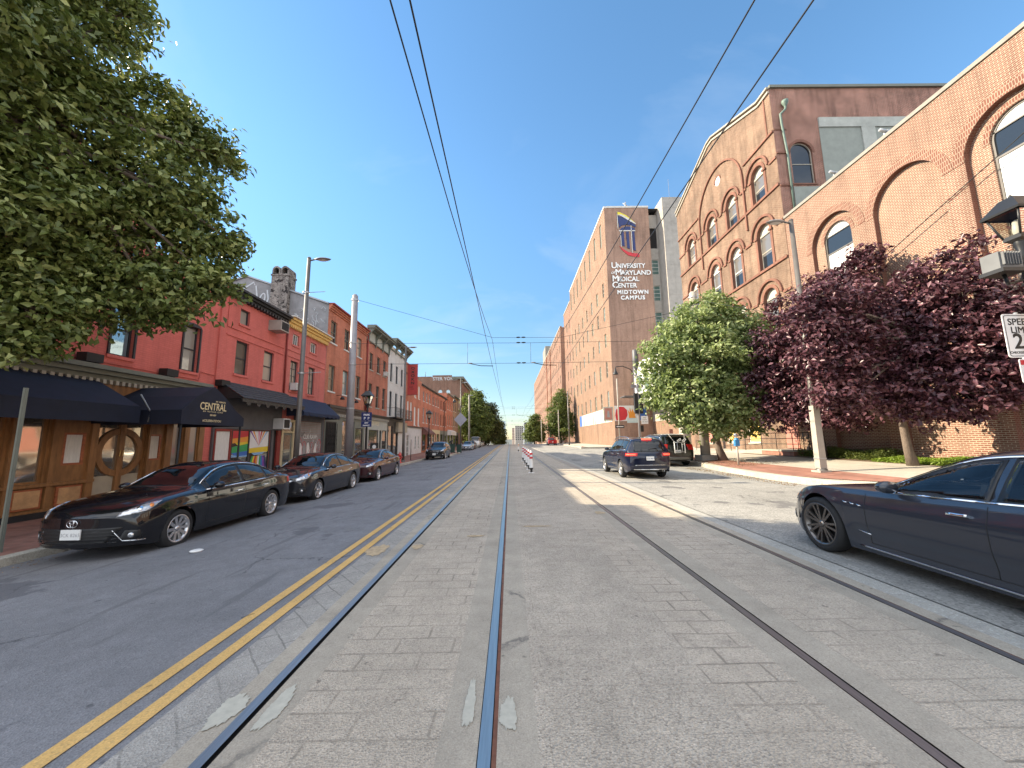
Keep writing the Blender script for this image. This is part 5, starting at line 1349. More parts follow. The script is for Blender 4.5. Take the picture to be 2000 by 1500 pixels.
# stair strip and concrete tower to the right of the sign wall
m = MB(); FT2 = F_front(YH + 0.8)
wall(m, FT2, 24.02, 25.62, -1, 39.3, [(24.1, 25.5, 33.2, 36.9, False)] + [(24.1, 25.5, z, z + 2.6, False) for z in (28.6, 24.0, 19.4, 14.8)], 0.3)
m.build('stair_wall', MATS['concrete_wall'], root)
m = MB(); m.fbox(FT2, 24.1, 25.5, 33.2, 36.9, -0.3, -0.28); m.build('opening', MATS['groove'], root)
for z in (28.6, 24.0, 19.4, 14.8): put_window(root, FT2, 'front', 24.8, z, 1.4, 2.6, False, 'ribbon', MATS['frame_white'], MATS['pane_green'], None, 0.2)
m = MB(); m.box(25.64, 28.9, 59.1, 66, -1, 40.85)
for z in range(4, 40, 5): m.box(26.9, 26.94, 59.085, 59.1, z, z + 5); m.box(25.64, 28.9, 59.08, 59.098, z, z + 0.05)
m.build('concrete_tower', MATS['concrete_wall'], root)
m = MB(); m.box(26, 60, 62, 90, 38, 39.2); m.box(19, 34, 68, 80, 40.2, 42.6); m.build('roof_plant', MATS['coping'], root)
m = MB(); 
for y in np.arange(66, 99, 3.0): m.tube([(XR + 0.2, y, 40.5), (XR + 0.2, y, 41.3)], 0.05, 5)
m.tube([(20.5, 62.5, 40.5), (20.7, 62.5, 42.2)], 0.12, 6); m.tube([(20.3, 62.5, 42.0), (21.2, 62.5, 41.3)], 0.10, 6); m.build('roof_aerial', MATS['galv'], root)
# mural band
m = MB(); m.fbox(FR, 62.4, 91, 4.1, 6.45, 0.003, 0.03, 0)
cols_ = ['c_yellow', 'c_lightblue', 'c_green', 'c_red', 'c_yellow', 'c_blue', 'c_orange', 'c_lightblue', 'c_red', 'c_green', 'c_blue', 'c_yellow']
bm_ = [MATS['white_panel']] + [MATS[c] for c in cols_]
r_ = random.Random(11)
for k in range(20):
    y = 63.5 + k * 1.38; w = r_.uniform(0.25, 0.8)
    m.prism([(y, 4.15), (y + w, 4.15), (y + w * 0.7, 6.4), (y + w * 0.1, 6.4)], FR, 0.031, 0.04, 1 + k % 12)
m.fbox(FR, 88.5, 91, 4.12, 6.44, 0.031, 0.045, 6)
m.build('mural_band', bm_, root)
m = MB(); m.fbox(FHf, XR + 0.05, 21.6, 4.1, 6.5, 0.004, 0.04, 0)
m.prism([(16.75, 4.2), (17.4, 4.15), (18.2, 4.3), (18.55, 5.0), (18.5, 5.8), (18.0, 6.3), (17.3, 6.35), (16.8, 5.9), (16.6, 5.0)], FHf, 0.041, 0.05, 1)
m.prism([(18.75, 4.15), (20.0, 4.15), (19.7, 4.9), (19.9, 5.6), (19.6, 5.4), (19.35, 6.0), (19.2, 5.5), (18.95, 6.2), (18.9, 5.4), (18.6, 5.9), (18.75, 5.0)], FHf, 0.041, 0.05, 2)
m.prism([(20.05, 4.15), (21.55, 4.15), (21.55, 6.3), (20.9, 6.1), (20.35, 5.4)], FHf, 0.041, 0.05, 3)
m.build('mural_panel', [MATS['white_panel'], MATS['c_red'], MATS['c_orange'], MATS['c_blue']], root)
# emblem
m = MB(); P = lambda pts, mi, d=0.10: m.prism(pts, FHf, 0.02, d, mi)
P([(18.65, 38.9), (19.3, 38.7), (20.3, 38.0), (21.7, 37.15), (21.72, 37.3), (20.4, 38.35), (19.4, 38.95)], 3, 0.101)
P([(18.65, 38.95), (19.5, 38.75), (20.5, 38.2), (21.7, 37.3), (21.2, 37.85), (20.2, 38.75), (19.2, 39.3), (18.65, 39.45)], 0)
P([(18.7, 38.7), (19.4, 38.5), (20.4, 37.9), (21.7, 37.0), (21.65, 36.6), (21.2, 36.85), (20.2, 37.15), (19.3, 36.95), (18.9, 36.55)], 1)
P([(18.85, 36.1), (19.3, 36.5), (20.0, 36.75), (20.8, 36.7), (21.5, 36.4), (21.5, 36.1)], 1, 0.09); P([(18.8, 35.9), (21.55, 35.9), (21.55, 36.08), (18.8, 36.08)], 3)
P([(18.62, 36.4), (18.72, 36.4), (18.72, 39.5), (18.62, 39.5)], 3)
for (a, b_, zb2) in ((19.2, 19.65, 33.2), (20.05, 20.5, 32.75), (21.05, 21.45, 32.4)):
    P([(a, zb2 + 0.15), (b_, zb2), (b_ - 0.05, 35.86), (a - 0.05, 35.86)], 1)
P([(19.05, 33.1), (19.13, 33.1), (19.1, 35.86), (19.02, 35.86)], 3); P([(20.85, 31.8), (20.95, 31.8), (20.95, 38.1), (20.85, 38.1)], 3)
P([(18.75, 33.3), (19.3, 32.75), (20.2, 32.2), (21.2, 31.95), (22.0, 31.9), (22.0, 31.3), (21.3, 31.35), (20.2, 31.6), (19.4, 32.3)], 2)
m.build('emblem', [mat('emblem_yellow', (0.75, 0.62, 0.04), 0.5, var=0.05), MATS['c_navy'], MATS['c_red'], MATS['stone_white']], root)
m = MB()
def ln(first, rest, z, x, big=1.45, sm_=1.1, ww=1.0):
    put_text(m, first, big, FHf, x, z, 0.10, mi=0, align='LEFT', bold=0.04, ext=0.04)
    put_text(m, rest, sm_, FHf, x + big * 0.66, z, 0.10, mi=0, align='LEFT', bold=0.04, ext=0.04, sx=ww)
ln('U', 'NIVERSITY', 29.35, 17.15, ww=0.92); put_text(m, 'of', 0.85, FHf, 17.05, 28.35, 0.1, align='LEFT', ext=0.04, shear=0.3)
ln('M', 'ARYLAND', 28.15, 17.75, ww=1.0); ln('M', 'EDICAL', 27.05, 17.2, ww=0.95); ln('C', 'ENTER', 25.95, 17.15, ww=0.95)
put_text(m, 'MIDTOWN', 0.92, FHf, 20.5, 24.85, 0.10, ext=0.04, bold=0.06, spacing=1.2); put_text(m, 'CAMPUS', 0.92, FHf, 20.45, 23.9, 0.10, ext=0.04, bold=0.06, spacing=1.2)
m.build('lettering', MATS['white_text'], root)
sg = empty('blade_sign', (XR, 62.2, 5), 'pale projecting sign at the hospital corner', 'sign')
m = MB(); m.box(XR - 1.75, XR - 0.2, 60.9, 61.0, 4.15, 6.35); m.build('panel', MATS['frame_cream'], sg)
m = MB(); FBs = F_front(60.9); m.fbox(FBs, XR - 1.55, XR - 0.4, 4.35, 6.15, 0.003, 0.01, 0); m.prism([(XR - 1.2, 4.7), (XR - 0.75, 4.7), (XR - 0.85, 5.7), (XR - 1.1, 5.7)], FBs, 0.011, 0.016, 1); m.build('emblem', [MATS['pink_board'], MATS['c_grey']], sg)

# --- lower link and further hospital blocks
def block(label, x, y0, y1, zt, ny, rows, pitch=4.3, w=1.05, wm=B_HOSP2, extra=None, zb=-4):
    root = empty('hospital_building', (x, y0, 0), label, 'building', rg)
    F = F_right(x); hb = []
    for k in range(ny):
        y = y0 + 2.6 + k * pitch
        for (za, zb2) in rows: hb.append((y - w / 2, y + w / 2, za, zb2, False))
    m = MB(); wall(m, F, y0, y1, zb, zt, hb, 0.16); m.build('wall', wm, root)
    for i, h in enumerate(hb): put_window(root, F, 'right', (h[0] + h[1]) / 2, h[2], w, h[3] - h[2], False, 'sash', MATS['frame_cream'], MATS[['pane', 'pane_green'][i % 2]], None, 0.14)
    m = MB(); m.face([(x + 0.003, y0, zb), (60, y0, zb), (60, y0, zt), (x + 0.003, y0, zt)]); m.face([(x, y1, zb), (60, y1, zb), (60, y1, zt), (x, y1, zt)]); m.build('side_wall', MATS['brick_hospital_side'], root)
    m = MB(); m.fbox(F, y0 - 0.1, y1, zt, zt + 0.35, -0.5, 0.12); m.face([(x + 0.5, y0, zt - 0.1), (x + 0.5, y1, zt - 0.1), (60, y1, zt - 0.1), (60, y0, zt - 0.1)]); m.build('parapet_coping', MATS['stone'], root)
    return root, F
r5 = [(4.0 + 4.6 * k, 6.3 + 4.6 * k) for k in range(7)]
block('set back brick link between the hospital blocks', XR + 0.02, 99.5, 111.9, 37.6, 2, [(3.5 + 4.6 * k, 5.9 + 4.6 * k) for k in range(7)])
root, F = block('second hospital block with its dark brick end wall', 15.4, 112, 169.8, 34.3, 13, r5)
m = MB(); m.box(20, 40, 128, 142, 34.4, 41.5); m.build('penthouse', B_HOSP2, root)
m = MB(); 
for y in (140.5, 155): m.fbox(F, y, y + 0.5, -3, 34.2, 0.003, 0.25)
m.build('downpipe', MATS['wood_red'], root)
root, F = block('third hospital block, farthest down the right side', 15.4, 170, 238, 34.3, 14, r5[:6] + [(31.0, 32.6)][:0], zb=-8)
m = MB(); m.box(17, 30, 176, 190, 34.4, 44); m.build('penthouse', MATS['coping'], root)

# --- distant buildings beyond the crest
def tower(label, x, y, w, d, zt, m_, rows, cols, wm='pane', name='apartment_tower'):
    root = empty(name, (x, y, -8), label, 'building', 'distant buildings closing the street')
    F = F_front(y); hb = []
    for i in range(rows):
        for j in range(cols):
            a = x + w * (j + 0.22) / cols; b = x + w * (j + 0.78) / cols; z = zt * (i + 0.35) / rows; hb.append((a, b, z, z + zt * 0.45 / rows, False))
    q = MB(); wall(q, F, x, x + w, -18, zt, hb, 0.3); q.box(x, x + w, y + 0.31, y + d, -18, zt - 0.01)
    q.build('wall', m_, root)
    for h in hb: q = MB(); q.fbox(F, h[0], h[1], h[2], h[3], -0.28, -0.2); q.build('window', MATS[wm], root)
    return root
tower('pale modern apartment block closing the street on the right', 4.4, 330, 7.2, 30, 12.2, MATS['concrete_wall'], 7, 4)
q_ = tower('beige tower left of the pale apartment block', 2.4, 420, 3.6, 20, 13.0, mat('beige_tower', (0.50, 0.38, 0.30), 0.8, var=0.1), 8, 3)
tower('slender pale blue tower far off beside the left trees', -22.0, 900, 12, 22, 42, mat('blue_tower', (0.42, 0.50, 0.58), 0.5, var=0.05), 22, 3, 'pane_sky')
tower('low pale block at the very end of the street', -7, 520, 14, 20, 0.6, MATS['grey_board'], 3, 8)
tower('grey roofed block above the trees on the right', 11.0, 300, 6, 20, 13.5, mat('grey_block', (0.20, 0.22, 0.25), 0.8, var=0.1), 8, 3)
# ------------------------------------------------------------------ cars
def smooth_interp(pts):
    xs = np.array([p[0] for p in pts]); ys = np.array([p[1] for p in pts])
    # monotone cubic (Fritsch-Carlson)
    h = np.diff(xs); d = np.diff(ys) / h
    m = np.zeros(len(xs)); m[0] = d[0]; m[-1] = d[-1]
    for i in range(1, len(xs) - 1):
        m[i] = 0 if d[i - 1] * d[i] <= 0 else 3 * (h[i - 1] + h[i]) / ((2 * h[i] + h[i - 1]) / d[i - 1] + (h[i] + 2 * h[i - 1]) / d[i])
    def f(x):
        x = min(max(x, xs[0]), xs[-1]); i = min(max(int(np.searchsorted(xs, x)) - 1, 0), len(h) - 1)
        t = (x - xs[i]) / h[i]
        return float((1 + 2 * t) * (1 - t) ** 2 * ys[i] + t * (1 - t) ** 2 * h[i] * m[i] + t * t * (3 - 2 * t) * ys[i + 1] + t * t * (t - 1) * h[i] * m[i + 1])
    return f

SEDAN = dict(L=4.85, hw=0.91, xf=0.96, xr=3.735, R=0.335, top=[(0, .70), (.04, .765), (.14, .825), (.5, .915), (1.0, .985), (1.38, 1.03), (1.72, 1.21), (2.1, 1.385), (2.5, 1.46), (2.9, 1.475), (3.3, 1.44), (3.7, 1.34), (4.1, 1.16), (4.35, 1.08), (4.6, 1.06), (4.78, 1.02), (4.85, .92)],
    belt=[(0, .64), (.15, .76), (.6, .865), (1.3, .925), (2.4, .945), (3.4, .97), (4.2, 1.0), (4.7, .96), (4.85, .86)], cowl=1.38, roof0=2.22, roof1=3.42, deck=4.22, wr=.58,
    plan=[(0, .80), (.08, .845), (.3, .885), (.7, .905), (1.4, .91), (3.6, .91), (4.2, .895), (4.6, .86), (4.8, .81), (4.85, .77)], sill=.19, bow=.33, bowr=.2,
    wins=[(1.72, 2.68), (2.75, 3.55), (3.60, 4.02)], doors=[1.62, 2.72, 3.66])
SUV = dict(L=4.80, hw=0.945, xf=0.93, xr=3.71, R=0.365, top=[(0, .78), (.05, .88), (.2, .98), (.7, 1.06), (1.2, 1.12), (1.35, 1.15), (1.7, 1.38), (2.05, 1.58), (2.4, 1.665), (3.0, 1.70), (3.7, 1.69), (4.2, 1.65), (4.45, 1.60), (4.58, 1.42), (4.68, 1.18), (4.75, 1.05), (4.80, .85)],
    belt=[(0, .70), (.2, .86), (.8, .99), (1.5, 1.06), (3.0, 1.10), (4.0, 1.15), (4.55, 1.16), (4.72, 1.05), (4.8, .8)], cowl=1.35, roof0=2.2, roof1=4.35, deck=4.62, wr=.63,
    plan=[(0, .82), (.08, .87), (.3, .92), (.8, .945), (3.9, .945), (4.4, .92), (4.65, .88), (4.8, .80)], sill=.26, bow=.28, bowr=.12,
    wins=[(1.72, 2.66), (2.74, 3.56), (3.64, 4.28)], doors=[1.6, 2.7, 3.62])
PICKUP = dict(L=5.3, hw=0.96, xf=0.95, xr=4.25, R=0.38, top=[(0, .8), (.05, .95), (.2, 1.05), (.9, 1.12), (1.2, 1.15), (1.6, 1.4), (1.95, 1.68), (2.3, 1.76), (3.0, 1.76), (3.3, 1.7), (3.42, 1.35), (3.5, 1.2), (5.2, 1.2), (5.3, 1.15)],
    belt=[(0, .72), (.2, .95), (.8, 1.05), (3.5, 1.13), (5.2, 1.15), (5.3, 1.1)], cowl=1.2, roof0=2.1, roof1=3.2, deck=3.48, wr=.68,
    plan=[(0, .84), (.1, .9), (.5, .955), (5.0, .955), (5.3, .93)], sill=.34, bow=.2, bowr=.03, wins=[(1.6, 2.5), (2.58, 3.25)], doors=[1.5, 2.54, 3.34])
VAN = dict(L=5.6, hw=1.0, xf=0.95, xr=4.3, R=0.37, top=[(0, .8), (.05, .98), (.3, 1.12), (.8, 1.25), (.95, 1.35), (1.4, 1.85), (1.8, 2.15), (2.2, 2.22), (5.2, 2.22), (5.5, 2.15), (5.55, 1.8), (5.6, .8)],
    belt=[(0, .72), (.3, 1.0), (1.0, 1.15), (5.3, 1.18), (5.6, .8)], cowl=.95, roof0=1.75, roof1=5.1, deck=5.52, wr=.8,
    plan=[(0, .86), (.1, .92), (.5, .98), (5.3, 1.0), (5.6, .93)], sill=.3, bow=.22, bowr=.03, wins=[(1.35, 2.2)], doors=[1.2, 2.3])

def mod(base, **k):
    d = dict(base); d.update(k); return d

def car(label, sp, paint_m, loc, heading, group=None, rim='multi', rim_m='alloy', see=False, cat='car', name='parked_car', lamps='front', chrome_dlo=True, glass=None, spokes=10, det=1.0, plate_txt=None, extra=None, lit=False):
    L, hw, xf, xr, Rw = sp['L'], sp['hw'], sp['xf'], sp['xr'], sp['R']
    top = smooth_interp(sp['top']); belt = smooth_interp(sp['belt']); plan = smooth_interp(sp['plan'])
    mid = (xf + xr) / 2
    root = empty(name, (0, 0, 0), label, cat, group)
    Ra = Rw + 0.055; zc = Rw
    xs = set(np.linspace(0, L, int(70 * det))) | {0.02, 0.06, 0.1, L - 0.03, L - 0.08}
    for xw in (xf, xr):
        xs |= {xw + Ra * math.cos(t) for t in np.linspace(0, PI, 23)}
        xs |= {xw + Ra + 0.004, xw - Ra - 0.004}
    xs = sorted(x for x in xs if 0 <= x <= L)
    q_ = [xs[0]]
    for x in xs[1:]:
        if x - q_[-1] > 0.0035: q_.append(x)
    xs = q_
    cowl, r0, r1, deck = sp['cowl'], sp['roof0'], sp['roof1'], sp['deck']
    def g(x):
        if x <= cowl or x >= deck: return 0.0
        if x < r0: t = (x - cowl) / (r0 - cowl)
        elif x > r1: t = (deck - x) / (deck - r1)
        else: return 1.0
        return t
    def low(x):
        z = sp['sill'] + 0.05 * max(0, (0.35 - x) / 0.35) + 0.10 * max(0, (x - L + 0.4) / 0.4)
        for xw in (xf, xr):
            dx = abs(x - xw)
            if dx < Ra: z = max(z, zc + math.sqrt(max(Ra * Ra - dx * dx, 0)))
        return z
    NS, NG, NT = 12, 7, 9
    def section(x):
        W = plan(x); zb_ = min(belt(x), top(x) - 0.005); zt_ = top(x); G = g(x); zl = low(x)
        pts = []
        zs0 = sp['sill']
        for k in range(NS + 1):
            t = k / NS; z = zl + (zb_ - zl) * t
            tt = min(max((z - zs0) / max(zb_ - zs0, 0.05), 0), 1)
            # body side: tucked sill, widest low on the shoulder, crease below the belt
            w = W * (0.935 + 0.065 * math.sin(PI * min(tt / 0.62, 1) * 0.5)) if tt < 0.62 else W * (1 - 0.055 * ((tt - 0.62) / 0.38) ** 2)
            w += 0.012 * math.exp(-((tt - 0.74) / 0.06) ** 2) * (1 if 0.5 < x < L - 0.4 else 0)
            w -= 0.018 * math.exp(-((tt - 0.28) / 0.12) ** 2) * (1 if xf + 0.45 < x < xr - 0.45 else 0)
            pts.append((w, z))
        yb_ = pts[-1][0]
        yc = (W * 0.80) * (1 - G) + sp['wr'] * G
        zc_ = (zb_ + (zt_ - zb_) * 0.62) * (1 - G) + (zt_ - 0.085) * G
        for k in range(1, NG + 1):
            t = k / NG; s = math.sin(t * PI / 2) if G < 0.02 else t
            y = yb_ + (yc - yb_) * t - (0.028 * G if k == 1 else 0.028 * G * (1 - t))
            z = zb_ + (zc_ - zb_) * (t if G > 0.02 else s)
            y += 0.022 * math.sin(PI * t) * G
            pts.append((y, z))
        for k in range(1, NT + 1):
            a = (k / NT) * PI / 2
            e = 0.62 if G > 0.3 else 0.8
            y = yc * math.cos(a) ** e if k < NT else 0.0
            z = zc_ + (zt_ - zc_) * math.sin(a) ** 1.15
            pts.append((y, z))
        return pts
    Wm = hw
    def warp(x, y, z):
        f = max(0, 1 - x / 0.9); r = max(0, 1 - (L - x) / 0.7)
        xx = x + sp['bow'] * (abs(y) / Wm) ** 2.6 * f ** 1.5 - sp['bowr'] * (abs(y) / Wm) ** 2.6 * r ** 1.5
        if x < 0.3: xx += 0.05 * (max(0, 0.42 - z) / 0.25) ** 2 * (1 - x / 0.3)
        if x > L - 0.2: xx -= 0.10 * (max(0, 0.5 - z) / 0.25) ** 2 * (1 - (L - x) / 0.2)
        return xx
    bm = bmesh.new(); rings = []
    for x in xs:
        pts = section(x); ring = []
        full = [(-y, z) for y, z in pts[:-1]] + [(0, pts[-1][1])] + [(y, z) for y, z in reversed(pts[:-1])]
        for (y, z) in full: ring.append(bm.verts.new((y, warp(x, y, z) - mid, z)))
        rings.append(ring)
    for a, b in zip(rings[:-1], rings[1:]):
        for i in range(len(a) - 1):
            f = bm.faces.new((a[i], a[i + 1], b[i + 1], b[i])); f.smooth = True
    for ring, sgn in ((rings[0], 1), (rings[-1], -1)):
        # cap as horizontal strips between matching left/right points
        n = len(ring)
        for i in range(n // 2):
            vs = [ring[i], ring[i + 1], ring[n - 2 - i], ring[n - 1 - i]]
            vs = list(dict.fromkeys(vs))
            if len(vs) >= 3:
                # subdivide across for the bow
                y0_, y1_ = ring[i].co.copy(), ring[n - 1 - i].co.copy()
                y2_, y3_ = ring[i + 1].co.copy(), ring[n - 2 - i].co.copy()
                m_ = 12; pa, pb = [ring[i]], [ring[i + 1]]
                xq = xs[0] if sgn == 1 else xs[-1]
                for k in range(1, m_):
                    t = k / m_
                    ya = y0_.x + (y1_.x - y0_.x) * t; za = y0_.z; yb2 = y2_.x + (y3_.x - y2_.x) * t; zb2 = y2_.z
                    pa.append(bm.verts.new((ya, warp(xq, ya, za) - mid, za))); pb.append(bm.verts.new((yb2, warp(xq, yb2, zb2) - mid, zb2)))
                pa.append(ring[n - 1 - i]); pb.append(ring[n - 2 - i])
                for k in range(m_):
                    q = list(dict.fromkeys([pa[k], pa[k + 1], pb[k + 1], pb[k]]))
                    if len(q) >= 3:
                        try: f = bm.faces.new(q); f.smooth = True
                        except ValueError: pass
    bmesh.ops.remove_doubles(bm, verts=bm.verts, dist=0.0008)
    bmesh.ops.recalc_face_normals(bm, faces=bm.faces)
    bvh = BVHTree.FromBMesh(bm)
    def cast(phi, u, z, up=False):
        if up: o_ = Vector((u, z, 4)); d_ = Vector((0, 0, -1))
        else:
            D = Vector((math.sin(phi), -math.cos(phi), 0)); T = Vector((math.cos(phi), math.sin(phi), 0))
            o_ = D * 6 + T * u + Vector((0, 0, z)); d_ = -D
        h = bvh.ray_cast(o_, d_)
        if h[0] is None: return None, None
        n = h[1]
        if n.dot(d_) > 0: n = -n
        return h[0], n
    def patch(mb, poly, phi=0.0, off=0.004, mi=0, up=False, res=0.07, skirt=0.012):
        """lay a polygon on the body: poly in (u,z) seen from azimuth phi (0 front, 90 right, 180 rear), or (x, y) from above"""
        b2 = bmesh.new(); vs = [b2.verts.new((p[0], p[1], 0)) for p in poly]
        b2.faces.new(vs); bmesh.ops.triangulate(b2, faces=b2.faces)
        for _ in range(6):
            es = [e for e in b2.edges if e.calc_length() > res]
            if not es: break
            bmesh.ops.subdivide_edges(b2, edges=es, cuts=1); bmesh.ops.triangulate(b2, faces=b2.faces)
        pos = {}; ok = True
        for v in b2.verts:
            h, n = cast(phi, v.co.x, v.co.y, up)
            pos[v.index if False else v] = (h, n)
        base = {}
        for v in b2.verts:
            h, n = pos[v]
            if h is None: continue
            base[v] = mb.vert(h + n * off)
        for f in b2.faces:
            if all(v in base for v in f.verts): mb.idx([base[v] for v in f.verts], mi, True)
        if skirt:
            for e in b2.edges:
                if len(e.link_faces) == 1 and all(v in base for v in e.verts):
                    a_, c_ = e.verts; pa, na = pos[a_]; pc, nc = pos[c_]
                    i1 = mb.vert(pa - na * skirt); i2 = mb.vert(pc - nc * skirt)
                    mb.idx([base[a_], base[c_], i2, i1], mi)
        b2.free()
    def sidepoly(poly): return [(p[0] - mid, p[1]) for p in poly]
    def both(fn):
        for s in (1, -1): fn(s)
    def side_patch(mb, poly, s, off, mi=0, res=0.07):
        # u axis for phi=90 is +y ; for phi=-90 is -y
        pp = sidepoly(poly)
        if s == 1: patch(mb, pp, PI / 2, off, mi, res=res)
        else: patch(mb, [(-u, z) for u, z in pp], -PI / 2, off, mi, res=res)
    gm = glass or MATS['car_glass']
    see_m = MATS['car_see']
    dt = 0.115
    def dlo(a, b, inset=0.0, n=12):
        up_, lo_ = [], []
        for k in range(n + 1):
            x = a + (b - a) * k / n; zt_ = top(x) - dt + (0.02 if sp is VAN else 0) - inset; zl_ = belt(x) + 0.035 + inset
            if zt_ - zl_ > 0.02: up_.append((x, zt_)); lo_.append((x, zl_))
        return lo_ + up_[::-1]
    winpolys = [dlo(a, b) for a, b in sp['wins']]
    if see:
        # cut real openings so one can look through the cabin
        dele = []
        for f in bm.faces:
            c = f.calc_center_median(); x = None
            if abs(c.x) > 0.45:
                for wp in winpolys:
                    P2 = [(p[0] - mid, p[1]) for p in wp]; ins = False; j = len(P2) - 1
                    for i in range(len(P2)):
                        if (P2[i][1] > c.z) != (P2[j][1] > c.z) and c.y < (P2[j][0] - P2[i][0]) * (c.z - P2[i][1]) / (P2[j][1] - P2[i][1]) + P2[i][0]: ins = not ins
                        j = i
                    if ins and c.z > belt(c.y + mid) + 0.02: dele.append(f); break
            elif cowl + 0.12 < c.y + mid < r0 - 0.06 and c.z > 0.9: dele.append(f)
        bm2 = bm.copy(); bm2.faces.ensure_lookup_table(); ids = {f.index for f in dele}
        bmesh.ops.delete(bm2, geom=[f for f in bm2.faces if f.index in ids], context='FACES')
        me = bpy.data.meshes.new('body'); bm2.to_mesh(me); bm2.free()
    else:
        me = bpy.data.meshes.new('body'); bm.to_mesh(me)
    me.materials.append(paint_m); box_uv(me)
    body = bpy.data.objects.new('body', me); COL.objects.link(body); body.parent = root
    # underbody and arch liners
    u = MB()
    u.box(-hw * 0.72, hw * 0.72, 0.55 - mid, L - 0.4 - mid, sp['sill'] + 0.0, sp['sill'] + 0.05)
    for xw in (xf, xr):
        for s in (-1, 1):
            n = 12; x_in = s * (hw - 0.42); x_out = s * (hw - 0.05)
            for k in range(n):
                t0 = PI * k / n; t1 = PI * (k + 1) / n; rr = Ra + 0.012
                u.face([(x_in, xw - mid + rr * math.cos(t0), zc + rr * math.sin(t0)), (x_out, xw - mid + rr * math.cos(t0), zc + rr * math.sin(t0)), (x_out, xw - mid + rr * math.cos(t1), zc + rr * math.sin(t1)), (x_in, xw - mid + rr * math.cos(t1), zc + rr * math.sin(t1))])
            u.face([(x_in, xw - mid + (Ra + 0.012) * math.cos(PI * k / n), zc + (Ra + 0.012) * math.sin(PI * k / n)) for k in range(n + 1)] + [(x_in, xw - mid - Ra, 0.2), (x_in, xw - mid + Ra, 0.2)])
    u.build('underbody', MATS['plastic_black'], root, origin=(0, 0, 0))
    # windows
    for s in (1, -1):
        w = MB(); side_patch(w, dlo(sp['wins'][0][0] - 0.10, sp['wins'][-1][1] + 0.08, -0.028, 24), s, 0.003)
        if not see: w.build('window_surround', MATS['plastic_black'], root, origin=(0, 0, 0))
        else:
            w = MB()
            for wp in winpolys:
                cx_ = sum(p[0] for p in wp) / len(wp); cz_ = sum(p[1] for p in wp) / len(wp); n = len(wp)
                for i in range(n):
                    p, q = wp[i], wp[(i + 1) % n]
                    def ex(a, k_): 
                        d_ = Vector((a[0] - cx_, a[1] - cz_)); l_ = d_.length; return (a[0] + d_.x / l_ * k_, a[1] + d_.y / l_ * k_)
                    quad = [ex(p, -0.03), ex(q, -0.03), ex(q, 0.035), ex(p, 0.035)]
                    side_patch(w, quad, s, 0.006, res=0.2)
            w.build('window_surround', MATS['plastic_black'], root, origin=(0, 0, 0))
        for wp in winpolys:
            w = MB(); side_patch(w, wp, s, 0.007); w.build('side_window', see_m if see else gm, root, origin=(0, 0, 0))
        if chrome_dlo:
            w = MB()
            a0, b0 = sp['wins'][0][0] - 0.12, sp['wins'][-1][1] + 0.10
            xx = np.linspace(a0, b0, 26)
            for xa, xb in zip(xx[:-1], xx[1:]):
                za, zb2 = belt(xa) + 0.012, belt(xb) + 0.012
                side_patch(w, [(xa, za - 0.009), (xb, zb2 - 0.009), (xb, zb2 + 0.009), (xa, za + 0.009)], s, 0.010, res=0.3)
                za, zb2 = top(xa) - dt + 0.035, top(xb) - dt + 0.035
                if za > belt(xa) + 0.03 and zb2 > belt(xb) + 0.03: side_patch(w, [(xa, za - 0.008), (xb, zb2 - 0.008), (xb, zb2 + 0.008), (xa, za + 0.008)], s, 0.010, res=0.3)
            w.build('chrome_trim', MATS['chrome'], root, origin=(0, 0, 0))
        # door seams
        w = MB()
        for xd in sp['doors']:
            side_patch(w, [(xd - 0.004, sp['sill'] + 0.12), (xd + 0.004, sp['sill'] + 0.12), (xd + 0.004, belt(xd) + 0.01), (xd - 0.004, belt(xd) + 0.01)], s, 0.0015, res=0.05)
        a0, b0 = sp['doors'][0], sp['doors'][-1] - (0.35 if xr - Ra < sp['doors'][-1] else 0)
        side_patch(w, [(a0, sp['sill'] + 0.115), (b0, sp['sill'] + 0.115), (b0, sp['sill'] + 0.123), (a0, sp['sill'] + 0.123)], s, 0.0015, res=0.1)
        w.build('door_seam', MATS['plastic_black'], root, origin=(0, 0, 0))
        for i in range(len(sp['doors']) - 1):
            xh = sp['doors'][i + 1] - 0.22; zh = belt(xh) - 0.13
            w = MB(); side_patch(w, [(xh - 0.09, zh - 0.014), (xh + 0.09, zh - 0.010), (xh + 0.09, zh + 0.016), (xh - 0.09, zh + 0.012)], s, 0.035, res=0.05); w.build('door_handle', MATS['chrome'] if chrome_dlo else paint_m, root, origin=(0, 0, 0))
        # mirror
        xm = sp['wins'][0][0] + 0.04; zm = belt(xm) + 0.075; ym = plan(xm) * 0.93
        w = MB(); n = 10
        prof_ = [(0.02, -0.0), (0.06, -0.01), (0.078, -0.03), (0.082, -0.07), (0.075, -0.12)]
        ring = []
        for (r_, yy) in [(0.012, 0.02)] + [(0.05, 0.01), (0.085, -0.03), (0.10, -0.09), (0.098, -0.12), (0.0, -0.122)]:
            ring.append([(s * (ym + 0.12 + r_ * 1.05 * math.cos(t)), xm - mid - 0.06 - 0 + (-(yy)), zm + 0.01 + r_ * 0.68 * math.sin(t)) for t in [2 * PI * q / 14 for q in range(14)]])
        for A_, B_ in zip(ring[:-1], ring[1:]):
            for q in range(14): w.face([A_[q], A_[(q + 1) % 14], B_[(q + 1) % 14], B_[q]], 0, True)
        w.tube([(s * (ym - 0.02), xm - mid, zm - 0.03), (s * (ym + 0.08), xm - mid, zm)], 0.02, 6)
        w.build('mirror', paint_m, root, origin=(0, 0, 0))
